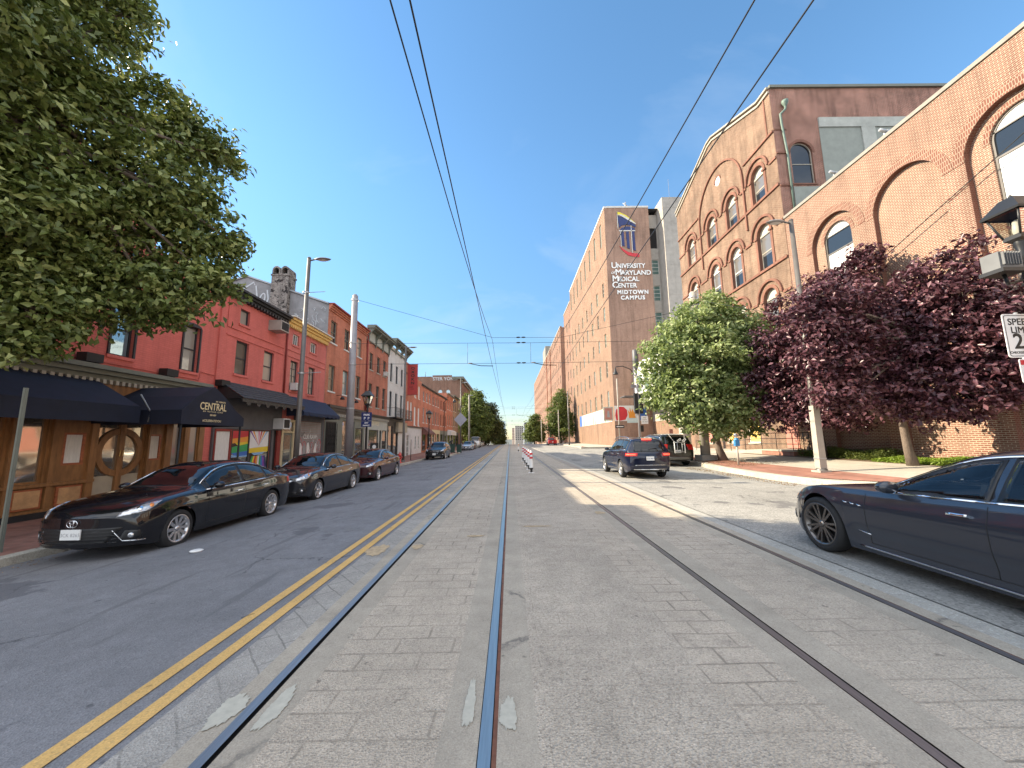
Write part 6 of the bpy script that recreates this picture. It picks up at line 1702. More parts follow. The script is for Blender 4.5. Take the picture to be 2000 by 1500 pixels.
    # windscreen and rear window
    def topglass(a, b, nm, k=0.93, zr=False):
        w = MB(); pts = []
        n = 8
        xs_ = [a + (b - a) * i / n for i in range(n + 1)]
        wd = [((plan(x) * 0.80) * (1 - g(x)) + sp['wr'] * g(x)) * k for x in xs_]
        poly = [(-w_, x - mid) for w_, x in zip(wd, xs_)] + [(w_, x - mid) for w_, x in reversed(list(zip(wd, xs_)))]
        patch(w, poly, up=True, off=0.005, res=0.12)
        return w.build(nm, gm if not (see and nm == 'windscreen') else see_m, root, origin=(0, 0, 0))
    topglass(cowl + 0.07, r0 + 0.02, 'windscreen')
    if deck - r1 > 0.45: topglass(r1 - 0.02, deck - 0.10, 'rear_window')
    else:
        zt_ = top(r1) - 0.10; zb2 = belt(deck) - 0.04
        w = MB(); patch(w, [(-0.62, zb2), (0.62, zb2), (0.56, zt_), (-0.56, zt_)], PI, 0.006, res=0.12); w.build('rear_window', gm, root, origin=(0, 0, 0))
    # lamps
    zh = top(0.12); wL = plan(0.2)
    hl = sp.get('head', (0.40, 0.86, zh - 0.12, zh + 0.06))
    for s in (1, -1):
        phi = s * R(38)
        # in rotated frame, choose u range around the corner
        cu = math.cos(phi) * (wL * 0.80) * s * s
        uu = s * (wL * 0.74 * math.cos(R(38)) + (0.22 - mid) * 0 * 1)
        # corner point position projected on T
        T = Vector((math.cos(phi), math.sin(phi), 0)); cpt = Vector((s * wL * 0.86, 0.30 - mid, 0)); uc = cpt.dot(T)
        zz = (top(0.15) + belt(0.15)) / 2 - 0.02
        h_ = 0.5 * sp.get('lamp_h', 0.15); w_ = 0.27
        w = MB(); patch(w, [(uc - s * w_, zz - h_ * 0.7 - 0.03), (uc + s * w_ * 0.4, zz - h_ * 0.2), (uc + s * w_ * 1.0, zz + h_ * 1.5), (uc + s * w_ * 0.3, zz + h_ * 1.25), (uc - s * w_ * 0.85, zz - h_ * 0.15)], phi, 0.008, res=0.05)
        hd_ = w.build('headlight', MATS['lamp_glass'], root, origin=(0, 0, 0))
        for t_, mm_ in ((0.0, 'chrome'), (0.52, 'amber')):
            w = MB(); cc = (uc + s * w_ * t_, zz + h_ * (0.28 + 0.9 * t_)); r_ = 0.04 if t_ == 0 else 0.028
            patch(w, [(cc[0] + r_ * math.cos(t), cc[1] + r_ * math.sin(t)) for t in [2 * PI * k / 12 for k in range(12)]], phi, 0.012, res=0.05); w.build('lamp_lens', MATS[mm_], hd_, origin=(0, 0, 0))
        phi = s * R(142); T = Vector((math.cos(phi), math.sin(phi), 0)); cpt = Vector((s * plan(L - 0.12) * 0.86, L - 0.16 - mid, 0)); uc = cpt.dot(T)
        zr = sp.get('tail_z', belt(L - 0.2) - 0.10); th_ = sp.get('tail_h', 0.07)
        w = MB(); patch(w, [(uc - 0.26, zr - th_), (uc + 0.26, zr - th_), (uc + 0.28, zr + th_ * 1.1), (uc - 0.24, zr + th_ * 1.1)] if True else [], phi, 0.008, res=0.05); tl = w.build('tail_light', MATS['tail_red'], root, origin=(0, 0, 0))
        if lit:
            w = MB(); patch(w, [(uc - 0.2, zr - 0.02), (uc + 0.2, zr - 0.02), (uc + 0.2, zr + 0.03), (uc - 0.2, zr + 0.03)], phi, 0.012, res=0.06); w.build('lamp_lens', MATS['tail_lit'], tl, origin=(0, 0, 0))
    # front: grille, lower intake, plate
    zg = top(0.0)
    gb = sp.get('grille', (0.46, zg - 0.30, zg - 0.04))
    w = MB(); patch(w, [(-gb[0], gb[2]), (-gb[0] * 0.72, gb[1]), (gb[0] * 0.72, gb[1]), (gb[0], gb[2])], 0, 0.006, res=0.08); gr = w.build('grille', MATS['plastic_black'], root, origin=(0, 0, 0))
    w = MB()
    nb = sp.get('bars', 4)
    for k in range(nb):
        z = gb[1] + (gb[2] - gb[1]) * (k + 0.5) / nb; hw_ = gb[0] * (0.72 + 0.28 * (k + 0.5) / nb) * 0.94
        patch(w, [(-hw_, z - 0.008), (hw_, z - 0.008), (hw_, z + 0.008), (-hw_, z + 0.008)], 0, 0.014, res=0.12)
    w.build('grille_bar', MATS[sp.get('barm', 'chrome')], gr, origin=(0, 0, 0))
    w = MB(); zl_ = sp['sill'] + 0.10
    patch(w, [(-0.62, zl_ + 0.20 if gb[1] > zl_ + 0.24 else gb[1] - 0.03), (-0.70, zl_ - 0.02), (0.70, zl_ - 0.02), (0.62, zl_ + 0.20 if gb[1] > zl_ + 0.24 else gb[1] - 0.03)], 0, 0.006, res=0.08); w.build('lower_intake', MATS['plastic_black'], root, origin=(0, 0, 0))
    w = MB()
    for k in range(3):
        z = zl_ + 0.01 + k * 0.055
        patch(w, [(-0.6, z), (0.6, z), (0.6, z + 0.012), (-0.6, z + 0.012)], 0, 0.012, res=0.12)
    w.build('intake_slat', paint_m, root, origin=(0, 0, 0))
    for s in (1, -1):
        phi = s * R(30); T = Vector((math.cos(phi), math.sin(phi), 0)); uc = Vector((s * wL * 0.82, 0.25 - mid, 0)).dot(T); z = sp['sill'] + 0.19
        w = MB(); patch(w, [(uc - s * 0.15, z - 0.06), (uc + s * 0.13, z - 0.02), (uc + s * 0.10, z + 0.09), (uc - s * 0.08, z + 0.10)], phi, 0.007, res=0.06); fg = w.build('fog_lamp', MATS['plastic_black'], root, origin=(0, 0, 0))
        w = MB(); patch(w, [(uc + 0.038 * math.cos(t), z + 0.02 + 0.038 * math.sin(t)) for t in [2 * PI * k / 12 for k in range(12)]], phi, 0.012, res=0.05); w.build('lamp_lens', MATS['lamp_glass'], fg, origin=(0, 0, 0))
    h, n = cast(0, 0, sp['sill'] + 0.22)
    if h is not None:
        w = MB(); zz = sp.get('plate_z', sp['sill'] + 0.25); h, n = cast(0, 0, zz); w.box(-0.155, 0.155, h.y - 0.03, h.y - 0.012, zz - 0.078, zz + 0.078); put_text(w, '3CK 8265', 0.075, lambda s_, z_, d_: (s_, h.y - 0.03 - d_, z_), 0, zz - 0.03, 0.002, mi=1); w.build('license_plate', [MATS['plate_white'], MATS['c_grey']], root, origin=(0, 0, 0))
    zz = sp.get('rplate_z', 0.78); h, n = cast(PI, 0, zz)
    if h is not None:
        w = MB(); w.box(-0.155, 0.155, h.y + 0.006, h.y + 0.02, zz - 0.078, zz + 0.078, 0)
        put_text(w, '5DG 4817', 0.075, lambda s_, z_, d_: (-s_, h.y + 0.02 + d_, z_), 0, zz - 0.03, 0.002, mi=1)
        w.build('license_plate', [MATS['plate_white'], MATS['c_navy']], root, origin=(0, 0, 0))
    w = MB(); patch(w, [(-0.72, sp['sill'] + 0.02), (0.72, sp['sill'] + 0.02), (0.72, sp['sill'] + 0.16), (-0.72, sp['sill'] + 0.16)], PI, 0.008, res=0.1); w.build('rear_bumper_trim', MATS['plastic_black'], root, origin=(0, 0, 0))
    # wheels
    for xw in (xf, xr):
        for s in (1, -1):
            we = bpy.data.objects.new('wheel', None); COL.objects.link(we); we.parent = root; we.location = (s * (hw - 0.125), xw - mid, zc); we.empty_display_size = 0.2
            if s == -1: we.rotation_euler = (0, 0, PI)
            wd = 0.115; ri = Rw * sp.get('rimf', 0.70)
            key = ('wheel', round(Rw, 3), rim, rim_m, spokes, sp.get('rimf', 0.70))
            if key not in WC:
                t = MB(); t.lathe([(ri, -wd + 0.02), (ri + 0.03, -wd), (Rw - 0.035, -wd), (Rw - 0.008, -wd + 0.02), (Rw, -wd + 0.045), (Rw, wd - 0.045), (Rw - 0.008, wd - 0.02), (Rw - 0.035, wd), (ri + 0.03, wd + 0.004), (ri, wd - 0.01)], n=40, axis='x')
                to = t.build('tyre', MATS['tyre'])
                r2 = MB(); r2.lathe([(ri - 0.03, -0.06), (ri - 0.028, wd - 0.02), (ri - 0.008, wd - 0.008), (ri + 0.008, wd - 0.002), (ri + 0.008, wd - 0.03)], n=40, axis='x', mi=0)
                r2.lathe([(0.001, 0.02), (ri - 0.03, 0.02)], n=40, axis='x', mi=1)
                r2.lathe([(0.001, wd - 0.015), (0.03, wd - 0.016), (0.045, wd - 0.03), (0.06, wd - 0.06)], n=20, axis='x', mi=0)
                for k in range(spokes):
                    a = 2 * PI * k / spokes + (0.13 if rim == 'twin' and k % 2 else 0)
                    if rim == 'twin': a = 2 * PI * (k // 2) / (spokes // 2) + (0.16 if k % 2 else -0.16)
                    def pt(r_, off, x_): return (x_, r_ * math.cos(a) - off * math.sin(a), r_ * math.sin(a) + off * math.cos(a))
                    w0, w1 = (0.022, 0.030) if rim != 'twin' else (0.015, 0.014)
                    if spokes <= 6: w0, w1 = 0.032, 0.05
                    xi, xo = wd - 0.035, wd - 0.014
                    A_ = [pt(0.035, -w0, xi), pt(0.035, w0, xi), pt(ri - 0.015, w1, xo), pt(ri - 0.015, -w1, xo)]
                    B_ = [(p[0] - 0.04, p[1], p[2]) for p in A_]
                    r2.face(A_, 0); 
                    for i in range(4): r2.face([A_[i], A_[(i + 1) % 4], B_[(i + 1) % 4], B_[i]], 0)
                ro_ = r2.build('rim', [MATS[rim_m], MATS['plastic_black']])
                WC[key] = (to.data, ro_.data); bpy.data.objects.remove(to); bpy.data.objects.remove(ro_)
            for nm, md in zip(('tyre', 'rim'), WC[key]):
                o_ = bpy.data.objects.new(nm, md); COL.objects.link(o_); o_.parent = we
    if see:
        i_ = MB(); i_.box(-hw * 0.8, hw * 0.8, cowl + 0.15 - mid, deck - 0.5 - mid, 0.28, 0.36); i_.build('floor', MATS['seat'], root, origin=(0, 0, 0))
        i_ = MB(); i_.box(-0.66, 0.66, cowl + 0.02 - mid, cowl + 0.42 - mid, 0.55, 0.90); i_.build('dashboard', MATS['plastic_black'], root, origin=(0, 0, 0))
        for (yy, xx, wd_) in ((-0.36, 2.25, 0.25), (0.36, 2.25, 0.25), (-0.33, 3.2, 0.3), (0.33, 3.2, 0.3)):
            i_ = MB(); i_.box(yy - wd_, yy + wd_, xx - 0.2 - mid, xx + 0.3 - mid, 0.36, 0.58); i_.prism([(xx + 0.22, 0.5), (xx + 0.42, 0.5), (xx + 0.52, 1.08), (xx + 0.38, 1.08)], lambda s_, z_, d_: (yy - wd_ + d_, s_ - mid, z_), 0, 2 * wd_)
            i_.box(yy - 0.12, yy + 0.12, xx + 0.42 - mid, xx + 0.52 - mid, 1.09, 1.24); i_.build('seat', MATS['seat'], root, origin=(0, 0, 0))
        i_ = MB(); n = 22; ctr = Vector((-0.36, cowl + 0.56 - mid, 0.92))
        ax1 = Vector((1, 0, 0)); ax2 = Vector((0, 0.35, 0.94))
        i_.tube([ctr + (ax1 * math.cos(2 * PI * k / n) + ax2 * math.sin(2 * PI * k / n)) * 0.18 for k in range(n + 1)], 0.016, 8, cap=False)
        for a in (PI * 1.5, 0.15, PI - 0.15): i_.tube([ctr, ctr + (ax1 * math.cos(a) + ax2 * math.sin(a)) * 0.18], 0.016, 6)
        i_.build('steering_wheel', MATS['plastic_black'], root, origin=(0, 0, 0))
    if extra: extra(root, patch, cast, mid, sp, side_patch, belt, top)
    bm.free()
    # place: local -y is the nose
    root.rotation_euler = (0, 0, heading); root.location = loc
    return root
def slope_roll(o, ang): o.rotation_euler.y = ang

lg = 'cars parked along the left kerb'
def cam_extra(root, patch, cast, mid, sp, side_patch, belt, top):
    h, n = cast(0, 0, 0.60)
    w = MB()
    for (rx, rz, cx, cz) in ((0.085, 0.058, 0, 0), (0.045, 0.024, 0, 0.024), (0.026, 0.05, 0, 0.0)):
        c = [(cx + rx * math.cos(2 * PI * k / 22), h.y - 0.022, 0.625 + cz + rz * math.sin(2 * PI * k / 22)) for k in range(23)]
        w.tube(c, 0.0055, 6, cap=False)
    w.build('emblem', MATS['chrome'], root, origin=(0, 0, 0))
    for s in (1, -1):
        phi = s * R(30); T = Vector((math.cos(phi), math.sin(phi), 0)); uc = Vector((s * 0.72, 0.25 - mid, 0)).dot(T)
        w = MB()
        a = [(uc - s * 0.24, 0.50), (uc - s * 0.10, 0.32), (uc + s * 0.16, 0.30)]
        for p, q in zip(a[:-1], a[1:]):
            patch(w, [(p[0], p[1] - 0.008), (q[0], q[1] - 0.008), (q[0], q[1] + 0.008), (p[0], p[1] + 0.008)], phi, 0.012, res=0.06)
        w.build('bumper_trim', MATS['chrome'], root, origin=(0, 0, 0))
CAMRY = mod(SEDAN, grille=(0.66, 0.30, 0.54), bars=5, barm='plastic_black', plate_z=0.46)
BLK = paint('paint_black', (0.006, 0.006, 0.008))
c1 = car('glossy black sedan nearest the wooden bar front, nose towards the camera', CAMRY, BLK, (-6.98, 7.43 - 0.96 + (0.96 + 3.735) / 2, gz(-7.0, 9) + 0.0), 0, lg, spokes=10, extra=cam_extra)
def alt_extra(root, patch, cast, mid, sp, side_patch, belt, top):
    w = MB(); 
    for s in (1, -1):
        patch(w, [(s * 0.0, 0.40), (s * 0.06, 0.40), (s * 0.52, 0.70), (s * 0.44, 0.70)], 0, 0.018, res=0.06)
    patch(w, [(-0.52, 0.69), (0.52, 0.69), (0.52, 0.71), (-0.52, 0.71)], 0, 0.018, res=0.08); w.build('grille_surround', MATS['chrome'], root, origin=(0, 0, 0))
car('dark charcoal sedan with a chrome grille, second of the three parked sedans', mod(SEDAN, lamp_h=0.19, grille=(0.48, 0.42, 0.68), bars=3), paint('paint_charcoal', (0.018, 0.018, 0.022)), (-7.08, 12.87 - 0.96 + 2.35, gz(-7.1, 14)), 0, lg, spokes=5, rim='five', extra=alt_extra)
car('dark maroon sedan parked third, beside the thick grey pole', mod(SEDAN, L=4.9, xf=0.9, xr=3.85, grille=(0.40, 0.36, 0.70), bars=6), paint('paint_maroon', (0.045, 0.010, 0.012)), (-7.05, 18.54 - 0.9 + 2.375, gz(-7.1, 20)), 0, lg, spokes=10, rim='twin')
car('black sport utility car facing the camera beyond the hydrant', mod(SUV, L=4.95, xr=3.8, grille=(0.5, 0.55, 0.84), bars=2, lamp_h=0.17, plate_z=0.52), paint('paint_black2', (0.008, 0.009, 0.010)), (-7.2, 38.2 - 0.93 + 2.35, gz(-7.2, 40)), 0, lg, det=0.7)
car('pale silver blue sedan beyond the green bins', SEDAN, paint('paint_silverblue', (0.36, 0.42, 0.50), 0.5), (-7.1, 64.5 + 1.4, gz(-7.1, 66)), 0, lg, det=0.6, chrome_dlo=False)
car('brown red car behind the silver blue sedan', SEDAN, paint('paint_brown', (0.12, 0.035, 0.02), 0.2), (-7.15, 72.0, gz(-7.1, 72)), 0, lg, det=0.5, chrome_dlo=False)
car('white van under the left street trees', VAN, paint('paint_white', (0.62, 0.61, 0.58)), (-7.1, 81.0, gz(-7.1, 81)), 0, lg, det=0.5, chrome_dlo=False, cat='van', name='parked_van')
car('small white car parked beyond the white van', SEDAN, MATS['paint_white'], (-7.0, 92.0, gz(-7.1, 92)), 0, lg, det=0.5, chrome_dlo=False)
rgp = 'vehicles on the right side'
# near grey saloon in the right lane
def mas_extra(root, patch, cast, mid, sp, side_patch, belt, top):
    for s in (1, -1):
        w = MB()
        for k in range(3):
            x = 1.36 + 0.10 * k; z = 0.735 - 0.006 * k
            side_patch(w, [(x, z + 0.012), (x + 0.03, z - 0.012), (x + 0.075, z - 0.004), (x + 0.03, z + 0.002)], s, 0.008, res=0.1)
        w.build('fender_vent', MATS['chrome'], root, origin=(0, 0, 0))
        w = MB(); side_patch(w, [(1.5, 0.225), (3.35, 0.20), (3.35, 0.215), (1.5, 0.24)], s, 0.010, res=0.2); w.build('sill_trim', MATS['chrome'], root, origin=(0, 0, 0))
        w = MB(); side_patch(w, [(1.52, 0.405), (1.68, 0.385), (1.68, 0.400), (1.52, 0.420)], s, 0.008, res=0.2); w.build('side_badge', MATS['chrome'], root, origin=(0, 0, 0))
MAS = dict(L=4.97, hw=0.965, xf=0.92, xr=3.92, R=0.362, top=[(0, .56), (.05, .64), (.2, .72), (.6, .84), (1.1, .925), (1.55, .975), (1.75, 1.02), (2.05, 1.17), (2.4, 1.33), (2.75, 1.425), (3.05, 1.45), (3.4, 1.43), (3.8, 1.34), (4.25, 1.17), (4.5, 1.10), (4.75, 1.07), (4.9, 1.02), (4.97, .9)],
    belt=[(0, .50), (.15, .62), (.5, .80), (.95, .885), (1.5, .895), (2.2, .915), (3.0, .945), (3.7, .99), (4.2, 1.02), (4.7, .98), (4.97, .84)], cowl=1.62, roof0=2.5, roof1=3.55, deck=4.4, wr=.60,
    plan=[(0, .78), (.1, .84), (.35, .92), (.92, .965), (1.7, .95), (3.2, .955), (3.9, .965), (4.4, .94), (4.8, .86), (4.97, .80)], sill=.17, bow=.42, bowr=.2,
    wins=[(1.98, 2.86), (2.98, 3.72), (3.78, 4.10)], doors=[1.66, 2.90, 3.78], rimf=0.76, grille=(0.36, 0.30, 0.56), bars=2)
car('dark grey sports saloon in the near right lane, cut by the picture edge', MAS, paint('paint_gunmetal', (0.040, 0.046, 0.062), 0.4), (4.30 + 0.965, 5.62 + 0.92 - 2.42, 0.0), PI, rgp, rim='twin', rim_m='alloy_dark', spokes=14, see=True, extra=mas_extra, name='moving_car')
def kia_extra(root, patch, cast, mid, sp, side_patch, belt, top):
    w = MB(); h, n = cast(PI, 0, top(4.4) - 0.02, False)
    patch(w, [(-0.2, top(4.45) - 0.03), (0.2, top(4.45) - 0.03), (0.2, top(4.45) + 0.0), (-0.2, top(4.45) + 0.0)], PI, 0.02, res=0.1); w.build('brake_light', MATS['tail_lit'], root, origin=(0, 0, 0))
    w = MB(); patch(w, [(-0.75, 0.34), (0.75, 0.34), (0.68, 0.41), (-0.68, 0.41)], PI, 0.02, res=0.1); w.build('bumper_chrome', MATS['chrome'], root, origin=(0, 0, 0))
    w = MB(); patch(w, [(-0.62, 0.56), (0.62, 0.56), (0.62, 0.572), (-0.62, 0.572)], PI, 0.02, res=0.1); w.build('bumper_line', MATS['chrome'], root, origin=(0, 0, 0))
    for s in (1, -1):
        w = MB(); pts = [(s * 0.66, x - mid, top(x) + 0.045 - 0.03) for x in np.linspace(2.1, 4.2, 9)]; w.tube([(s * 0.66, 2.05 - mid, top(2.1) - 0.06)] + pts + [(s * 0.66, 4.25 - mid, top(4.2) - 0.06)], 0.016, 6); w.build('roof_rail', MATS['chrome'], root, origin=(0, 0, 0))
    w = MB(); h, n = cast(PI, 0, 1.10); w.lathe([(0.001, 0.012), (0.05, 0.010), (0.055, 0.0)], (0, h.y + 0.01, 0.99), 18, axis='y'); w.build('emblem', MATS['chrome'], root, origin=(0, 0, 0))
    w = MB(); w.lathe([(0.045, 0.0), (0.045, 0.07), (0.038, 0.07), (0.038, 0.0)], (-0.56, h.y - 0.12, 0.33), 14, axis='y'); w.build('exhaust', MATS['chrome'], root, origin=(0, 0, 0))
    w = MB(); h, n = cast(PI, -0.1, 1.22); w.tube([(-0.0, h.y + 0.03, 1.20), (-0.33, h.y + 0.02, 1.235)], 0.012, 6); w.build('wiper', MATS['plastic_black'], root, origin=(0, 0, 0))
kia = car('navy blue sport utility car with lit brake lights driving away', mod(SUV, rplate_z=0.83, tail_z=0.98, tail_h=0.06), paint('paint_navy', (0.005, 0.008, 0.024)), (4.42 + 0.90, 18.66 + 0.93 - 2.32, 0.0), PI, rgp, spokes=10, rim='twin', extra=kia_extra, lit=True, name='moving_car'); kia.scale = (0.94, 0.94, 0.94)
def pal_extra(root, patch, cast, mid, sp, side_patch, belt, top):
    w = MB(); patch(w, [(-0.70, 0.36), (0.70, 0.36), (0.6, 0.52), (-0.6, 0.52)], PI, 0.02, res=0.1); w.build('skid_plate', mat('satin_grey', (0.14, 0.14, 0.135), 0.4, metal=0.5), root, origin=(0, 0, 0))
    for s in (-1, 1):
        w = MB(); w.lathe([(0.05, 0.0), (0.05, 0.08), (0.04, 0.08), (0.04, 0.0)], (s * 0.6, sp['L'] - mid - 0.2, 0.33), 14, axis='y'); w.build('exhaust', MATS['chrome'], root, origin=(0, 0, 0))
PAL = mod(SUV, L=4.98, hw=0.985, xf=0.93, xr=3.83, rplate_z=0.80, tail_z=1.02, tail_h=0.14, R=0.38, wr=.70,
    top=[(0, .82), (.05, .92), (.2, 1.02), (.7, 1.1), (1.2, 1.16), (1.35, 1.19), (1.7, 1.42), (2.05, 1.63), (2.4, 1.72), (3.0, 1.76), (3.9, 1.75), (4.4, 1.72), (4.62, 1.66), (4.78, 1.42), (4.86, 1.18), (4.93, 1.05), (4.98, .85)],
    plan=[(0, .84), (.08, .9), (.3, .95), (.8, .985), (4.0, .985), (4.6, .96), (4.85, .92), (4.98, .85)], belt=[(0, .74), (.2, .9), (.8, 1.02), (1.5, 1.09), (3.0, 1.13), (4.2, 1.17), (4.75, 1.17), (4.9, 1.05), (4.98, .8)], roof1=4.5, deck=4.8, wins=[(1.72, 2.72), (2.8, 3.68), (3.76, 4.45)])
pal_y = 21.0 - (4.98 - 2.38)
car('dark green black sport utility car with a bike rack, parked at the right kerb', PAL, paint('paint_darkgreen', (0.010, 0.016, 0.015), 0.2), (8.95, 20.9 + 2.6, 0.0), PI, rgp, extra=pal_extra, spokes=10)
br = empty('bike_rack', (8.95, 20.75, 1.0), 'white and black strap-on bicycle rack on the tailgate', 'bike rack')
m = MB(); yb = 20.68
for s in (-0.27, 0.27): m.tube([(8.95 + s, yb, 1.32), (8.95 + s, yb - 0.04, 0.72)], 0.028, 8, 0)
m.build('support_arm', MATS['c_white'], br)
m = MB(); m.tube([(8.62, yb - 0.03, 1.28), (9.3, yb - 0.03, 1.28)], 0.022, 8)
for s in (-0.12, 0.14):
    m.tube([(8.95 + s, yb, 1.28), (8.95 + s, yb - 0.5, 1.42)], 0.018, 6); m.tube([(8.95 + s, yb, 0.8), (8.95 + s, yb - 0.02, 1.28)], 0.02, 6)
m.tube([(8.66, yb, 0.78), (9.24, yb, 0.78)], 0.022, 8); m.build('rack_tube', MATS['galv'], br)
m = MB()
for s in (-0.27, 0.27): m.tube([(8.95 + s, yb, 1.32), (8.95 + s * 1.6, yb + 0.33, 1.72)], 0.008, 4)
m.build('strap', MATS['c_white'], br)
m = MB()
for k, s in enumerate((-0.12, 0.14)):
    for t in (0.1, 0.26, 0.42): m.lathe([(0.001, -0.03), (0.04, -0.02), (0.04, 0.02), (0.001, 0.03)], (8.95 + s, yb - t, 1.31 + t * 0.28 + 0.03), 8, axis='x')
m.build('cradle', MATS['c_grey'], br)
car('red pickup truck parked at the right kerb far ahead', mod(PICKUP, tail_z=0.95, tail_h=0.12), paint('paint_red', (0.35, 0.012, 0.015)), (9.25, 87.5, gz(9, 87)), PI, rgp, det=0.5, chrome_dlo=False, cat='pickup truck', name='pickup_truck')
car('red car seen over the navy car roof, in the side street mouth', SEDAN, MATS['paint_red'], (13.2, 42.5, 0.05), R(0), rgp, det=0.5, chrome_dlo=False)
car('light silver car half hidden behind the bike rack car', SEDAN, paint('paint_silver', (0.5, 0.5, 0.5), 0.5), (15.6, 40.0, 0.05), R(15), rgp, det=0.5, chrome_dlo=False)
# ------------------------------------------------------------------ trees
def leaf_mesh(name, centers, outward, size, m, seed=0, clump=None, var=0.35, aspect=0.55, flat=0.5):
    rg_ = np.random.default_rng(seed); n = len(centers)
    nr = outward * flat + rg_.normal(0, 0.55, (n, 3)) + np.array([0, 0, 0.55])
    nr /= np.linalg.norm(nr, axis=1)[:, None]
    d = rg_.normal(0, 1, (n, 3)) + outward * 0.9; d -= nr * (d * nr).sum(1)[:, None]; d /= np.linalg.norm(d, axis=1)[:, None] + 1e-9
    s = np.cross(nr, d); L = size * (1 + rg_.uniform(-var, var, n))[:, None]; W = L * aspect
    b = centers - d * L * 0.5; t = centers + d * L * 0.5 - nr * L * 0.12
    mid = centers + d * L * -0.05
    l = mid + s * W * 0.5 + nr * L * 0.10; r = mid - s * W * 0.5 + nr * L * 0.10
    V = np.stack([b, l, t, r], 1).reshape(-1, 3)
    idx = np.arange(n)[:, None] * 4
    F = np.concatenate([idx + [0, 2, 1], idx + [0, 3, 2]], 1).reshape(-1, 3)
    me = bpy.data.meshes.new(name); me.vertices.add(len(V)); me.vertices.foreach_set('co', V.ravel())
    me.loops.add(len(F) * 3); me.loops.foreach_set('vertex_index', F.ravel().astype(np.int32))
    me.polygons.add(len(F)); me.polygons.foreach_set('loop_start', np.arange(len(F), dtype=np.int32) * 3); me.polygons.foreach_set('loop_total', np.full(len(F), 3, dtype=np.int32))
    me.update(calc_edges=True)
    a = me.attributes.new('rnd', 'FLOAT', 'FACE')
    v = rg_.uniform(0, 1, n) * 0.6 + (clump if clump is not None else rg_.uniform(0, 1, n)) * 0.4
    a.data.foreach_set('value', np.repeat(v, 2)); me.materials.append(m)
    return me

def crown_points(blobs, density, sub, per, seed, hang=0.15, clipx=None, fill=0.35):
    rg_ = np.random.default_rng(seed); C, O, K, tips = [], [], [], []
    for (x, y, z, r) in blobs:
        c = np.array([x, y, z]); n = max(6, int(density * (r ** 2)))
        u = rg_.normal(0, 1, (n, 3)); u /= np.linalg.norm(u, axis=1)[:, None]
        rad = r * np.where(rg_.uniform(0, 1, n) < fill, rg_.uniform(0.3, 0.8, n), rg_.uniform(0.78, 1.08, n))
        p = c + u * rad[:, None]
        # uneven outline: push some clumps out, drop others
        keep = rg_.uniform(0, 1, n) > 0.12
        p = p[keep]; u = u[keep]
        tips.append((c, p[:: max(1, len(p) // 5)]))
        for q, w in zip(p, u):
            k = int(per * rg_.uniform(0.6, 1.4)); sg = sub * rg_.uniform(0.7, 1.3)
            g_ = rg_.normal(0, 1, (k, 3)) * np.array([sg, sg, sg * 0.55]); 
            pts = q + g_; pts[:, 2] -= hang * np.abs(g_[:, 0]) * 0.5
            C.append(pts); o_ = g_ / (np.linalg.norm(g_, axis=1)[:, None] + 1e-6) * 0.7 + w * 0.6; O.append(o_); K.append(np.full(k, rg_.uniform(0, 1)))
    C = np.concatenate(C); O = np.concatenate(O); K = np.concatenate(K)
    if clipx is not None:
        m = C[:, 0] < clipx; C, O, K = C[m], O[m], K[m]
    return C, O, K, tips

def tree(label, base, trunk, blobs, lm, bark, size, density, sub, per, seed, r0=0.2, group='street trees', clipx=None, cat='tree', name='street_tree', limbs=True, fill=0.35, aspect=0.55):
    root = empty(name, base, label, cat, group)
    C, O, K, tips = crown_points(blobs, density, sub, per, seed, clipx=clipx, fill=fill)
    me = leaf_mesh('crown', C - np.array(base), O, size, lm, seed, K, aspect=aspect)
    o = bpy.data.objects.new('crown', me); COL.objects.link(o); o.parent = root
    mb = MB(); n = len(trunk)
    mb.tube(trunk, [r0 * (1.25 if i == 0 else 1 - 0.5 * i / max(n - 1, 1)) for i in range(n)], 12)
    mb.build('trunk', bark, root)
    if limbs:
        mb = MB(); top = Vector(trunk[-1]); rr = random.Random(seed)
        lo = Vector(trunk[max(0, n - 2)])
        for c, tp in tips:
            c = Vector(c); st = top.lerp(lo, rr.uniform(0, 0.6)); mid_ = st.lerp(c, 0.5) + Vector((rr.uniform(-.2, .2), rr.uniform(-.2, .2), rr.uniform(0.0, .4)))
            mb.tube([st, mid_, c], [r0 * 0.42, r0 * 0.28, r0 * 0.16], 7)
            for q in tp:
                q = Vector(q); m2 = c.lerp(q, 0.5) + Vector((0, 0, 0.08)); mb.tube([c, m2, q], [r0 * 0.14, r0 * 0.09, r0 * 0.03], 5, cap=False)
        mb.build('limbs', bark, root)
    return root
BARK = mat('bark', (0.16, 0.125, 0.10), 0.9, var=0.4, scale=9, bump=1.0, bscale=22, stretch=(3, 3, 0.6))
BARKD = mat('bark_dark', (0.07, 0.055, 0.05), 0.9, var=0.4, scale=9, bump=1.0, bscale=22)
LF_DARK = leaf_mat('leaf_linden_dark', (0.055, 0.080, 0.024), (0.15, 0.19, 0.050), (0.40, 0.43, 0.16), 0.2, 0.4)
LF_GREEN = leaf_mat('leaf_linden', (0.09, 0.13, 0.045), (0.24, 0.30, 0.11), (0.48, 0.52, 0.28), 0.32, 0.4)
LF_PURP = leaf_mat('leaf_purple_maple', (0.034, 0.013, 0.019), (0.098, 0.038, 0.050), (0.24, 0.12, 0.135), 0.12, 0.34)
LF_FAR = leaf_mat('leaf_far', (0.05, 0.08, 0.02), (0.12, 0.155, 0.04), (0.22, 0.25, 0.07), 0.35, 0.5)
LF_FARD = leaf_mat('leaf_far_dark', (0.03, 0.045, 0.014), (0.07, 0.085, 0.025), (0.17, 0.17, 0.05), 0.3, 0.5)
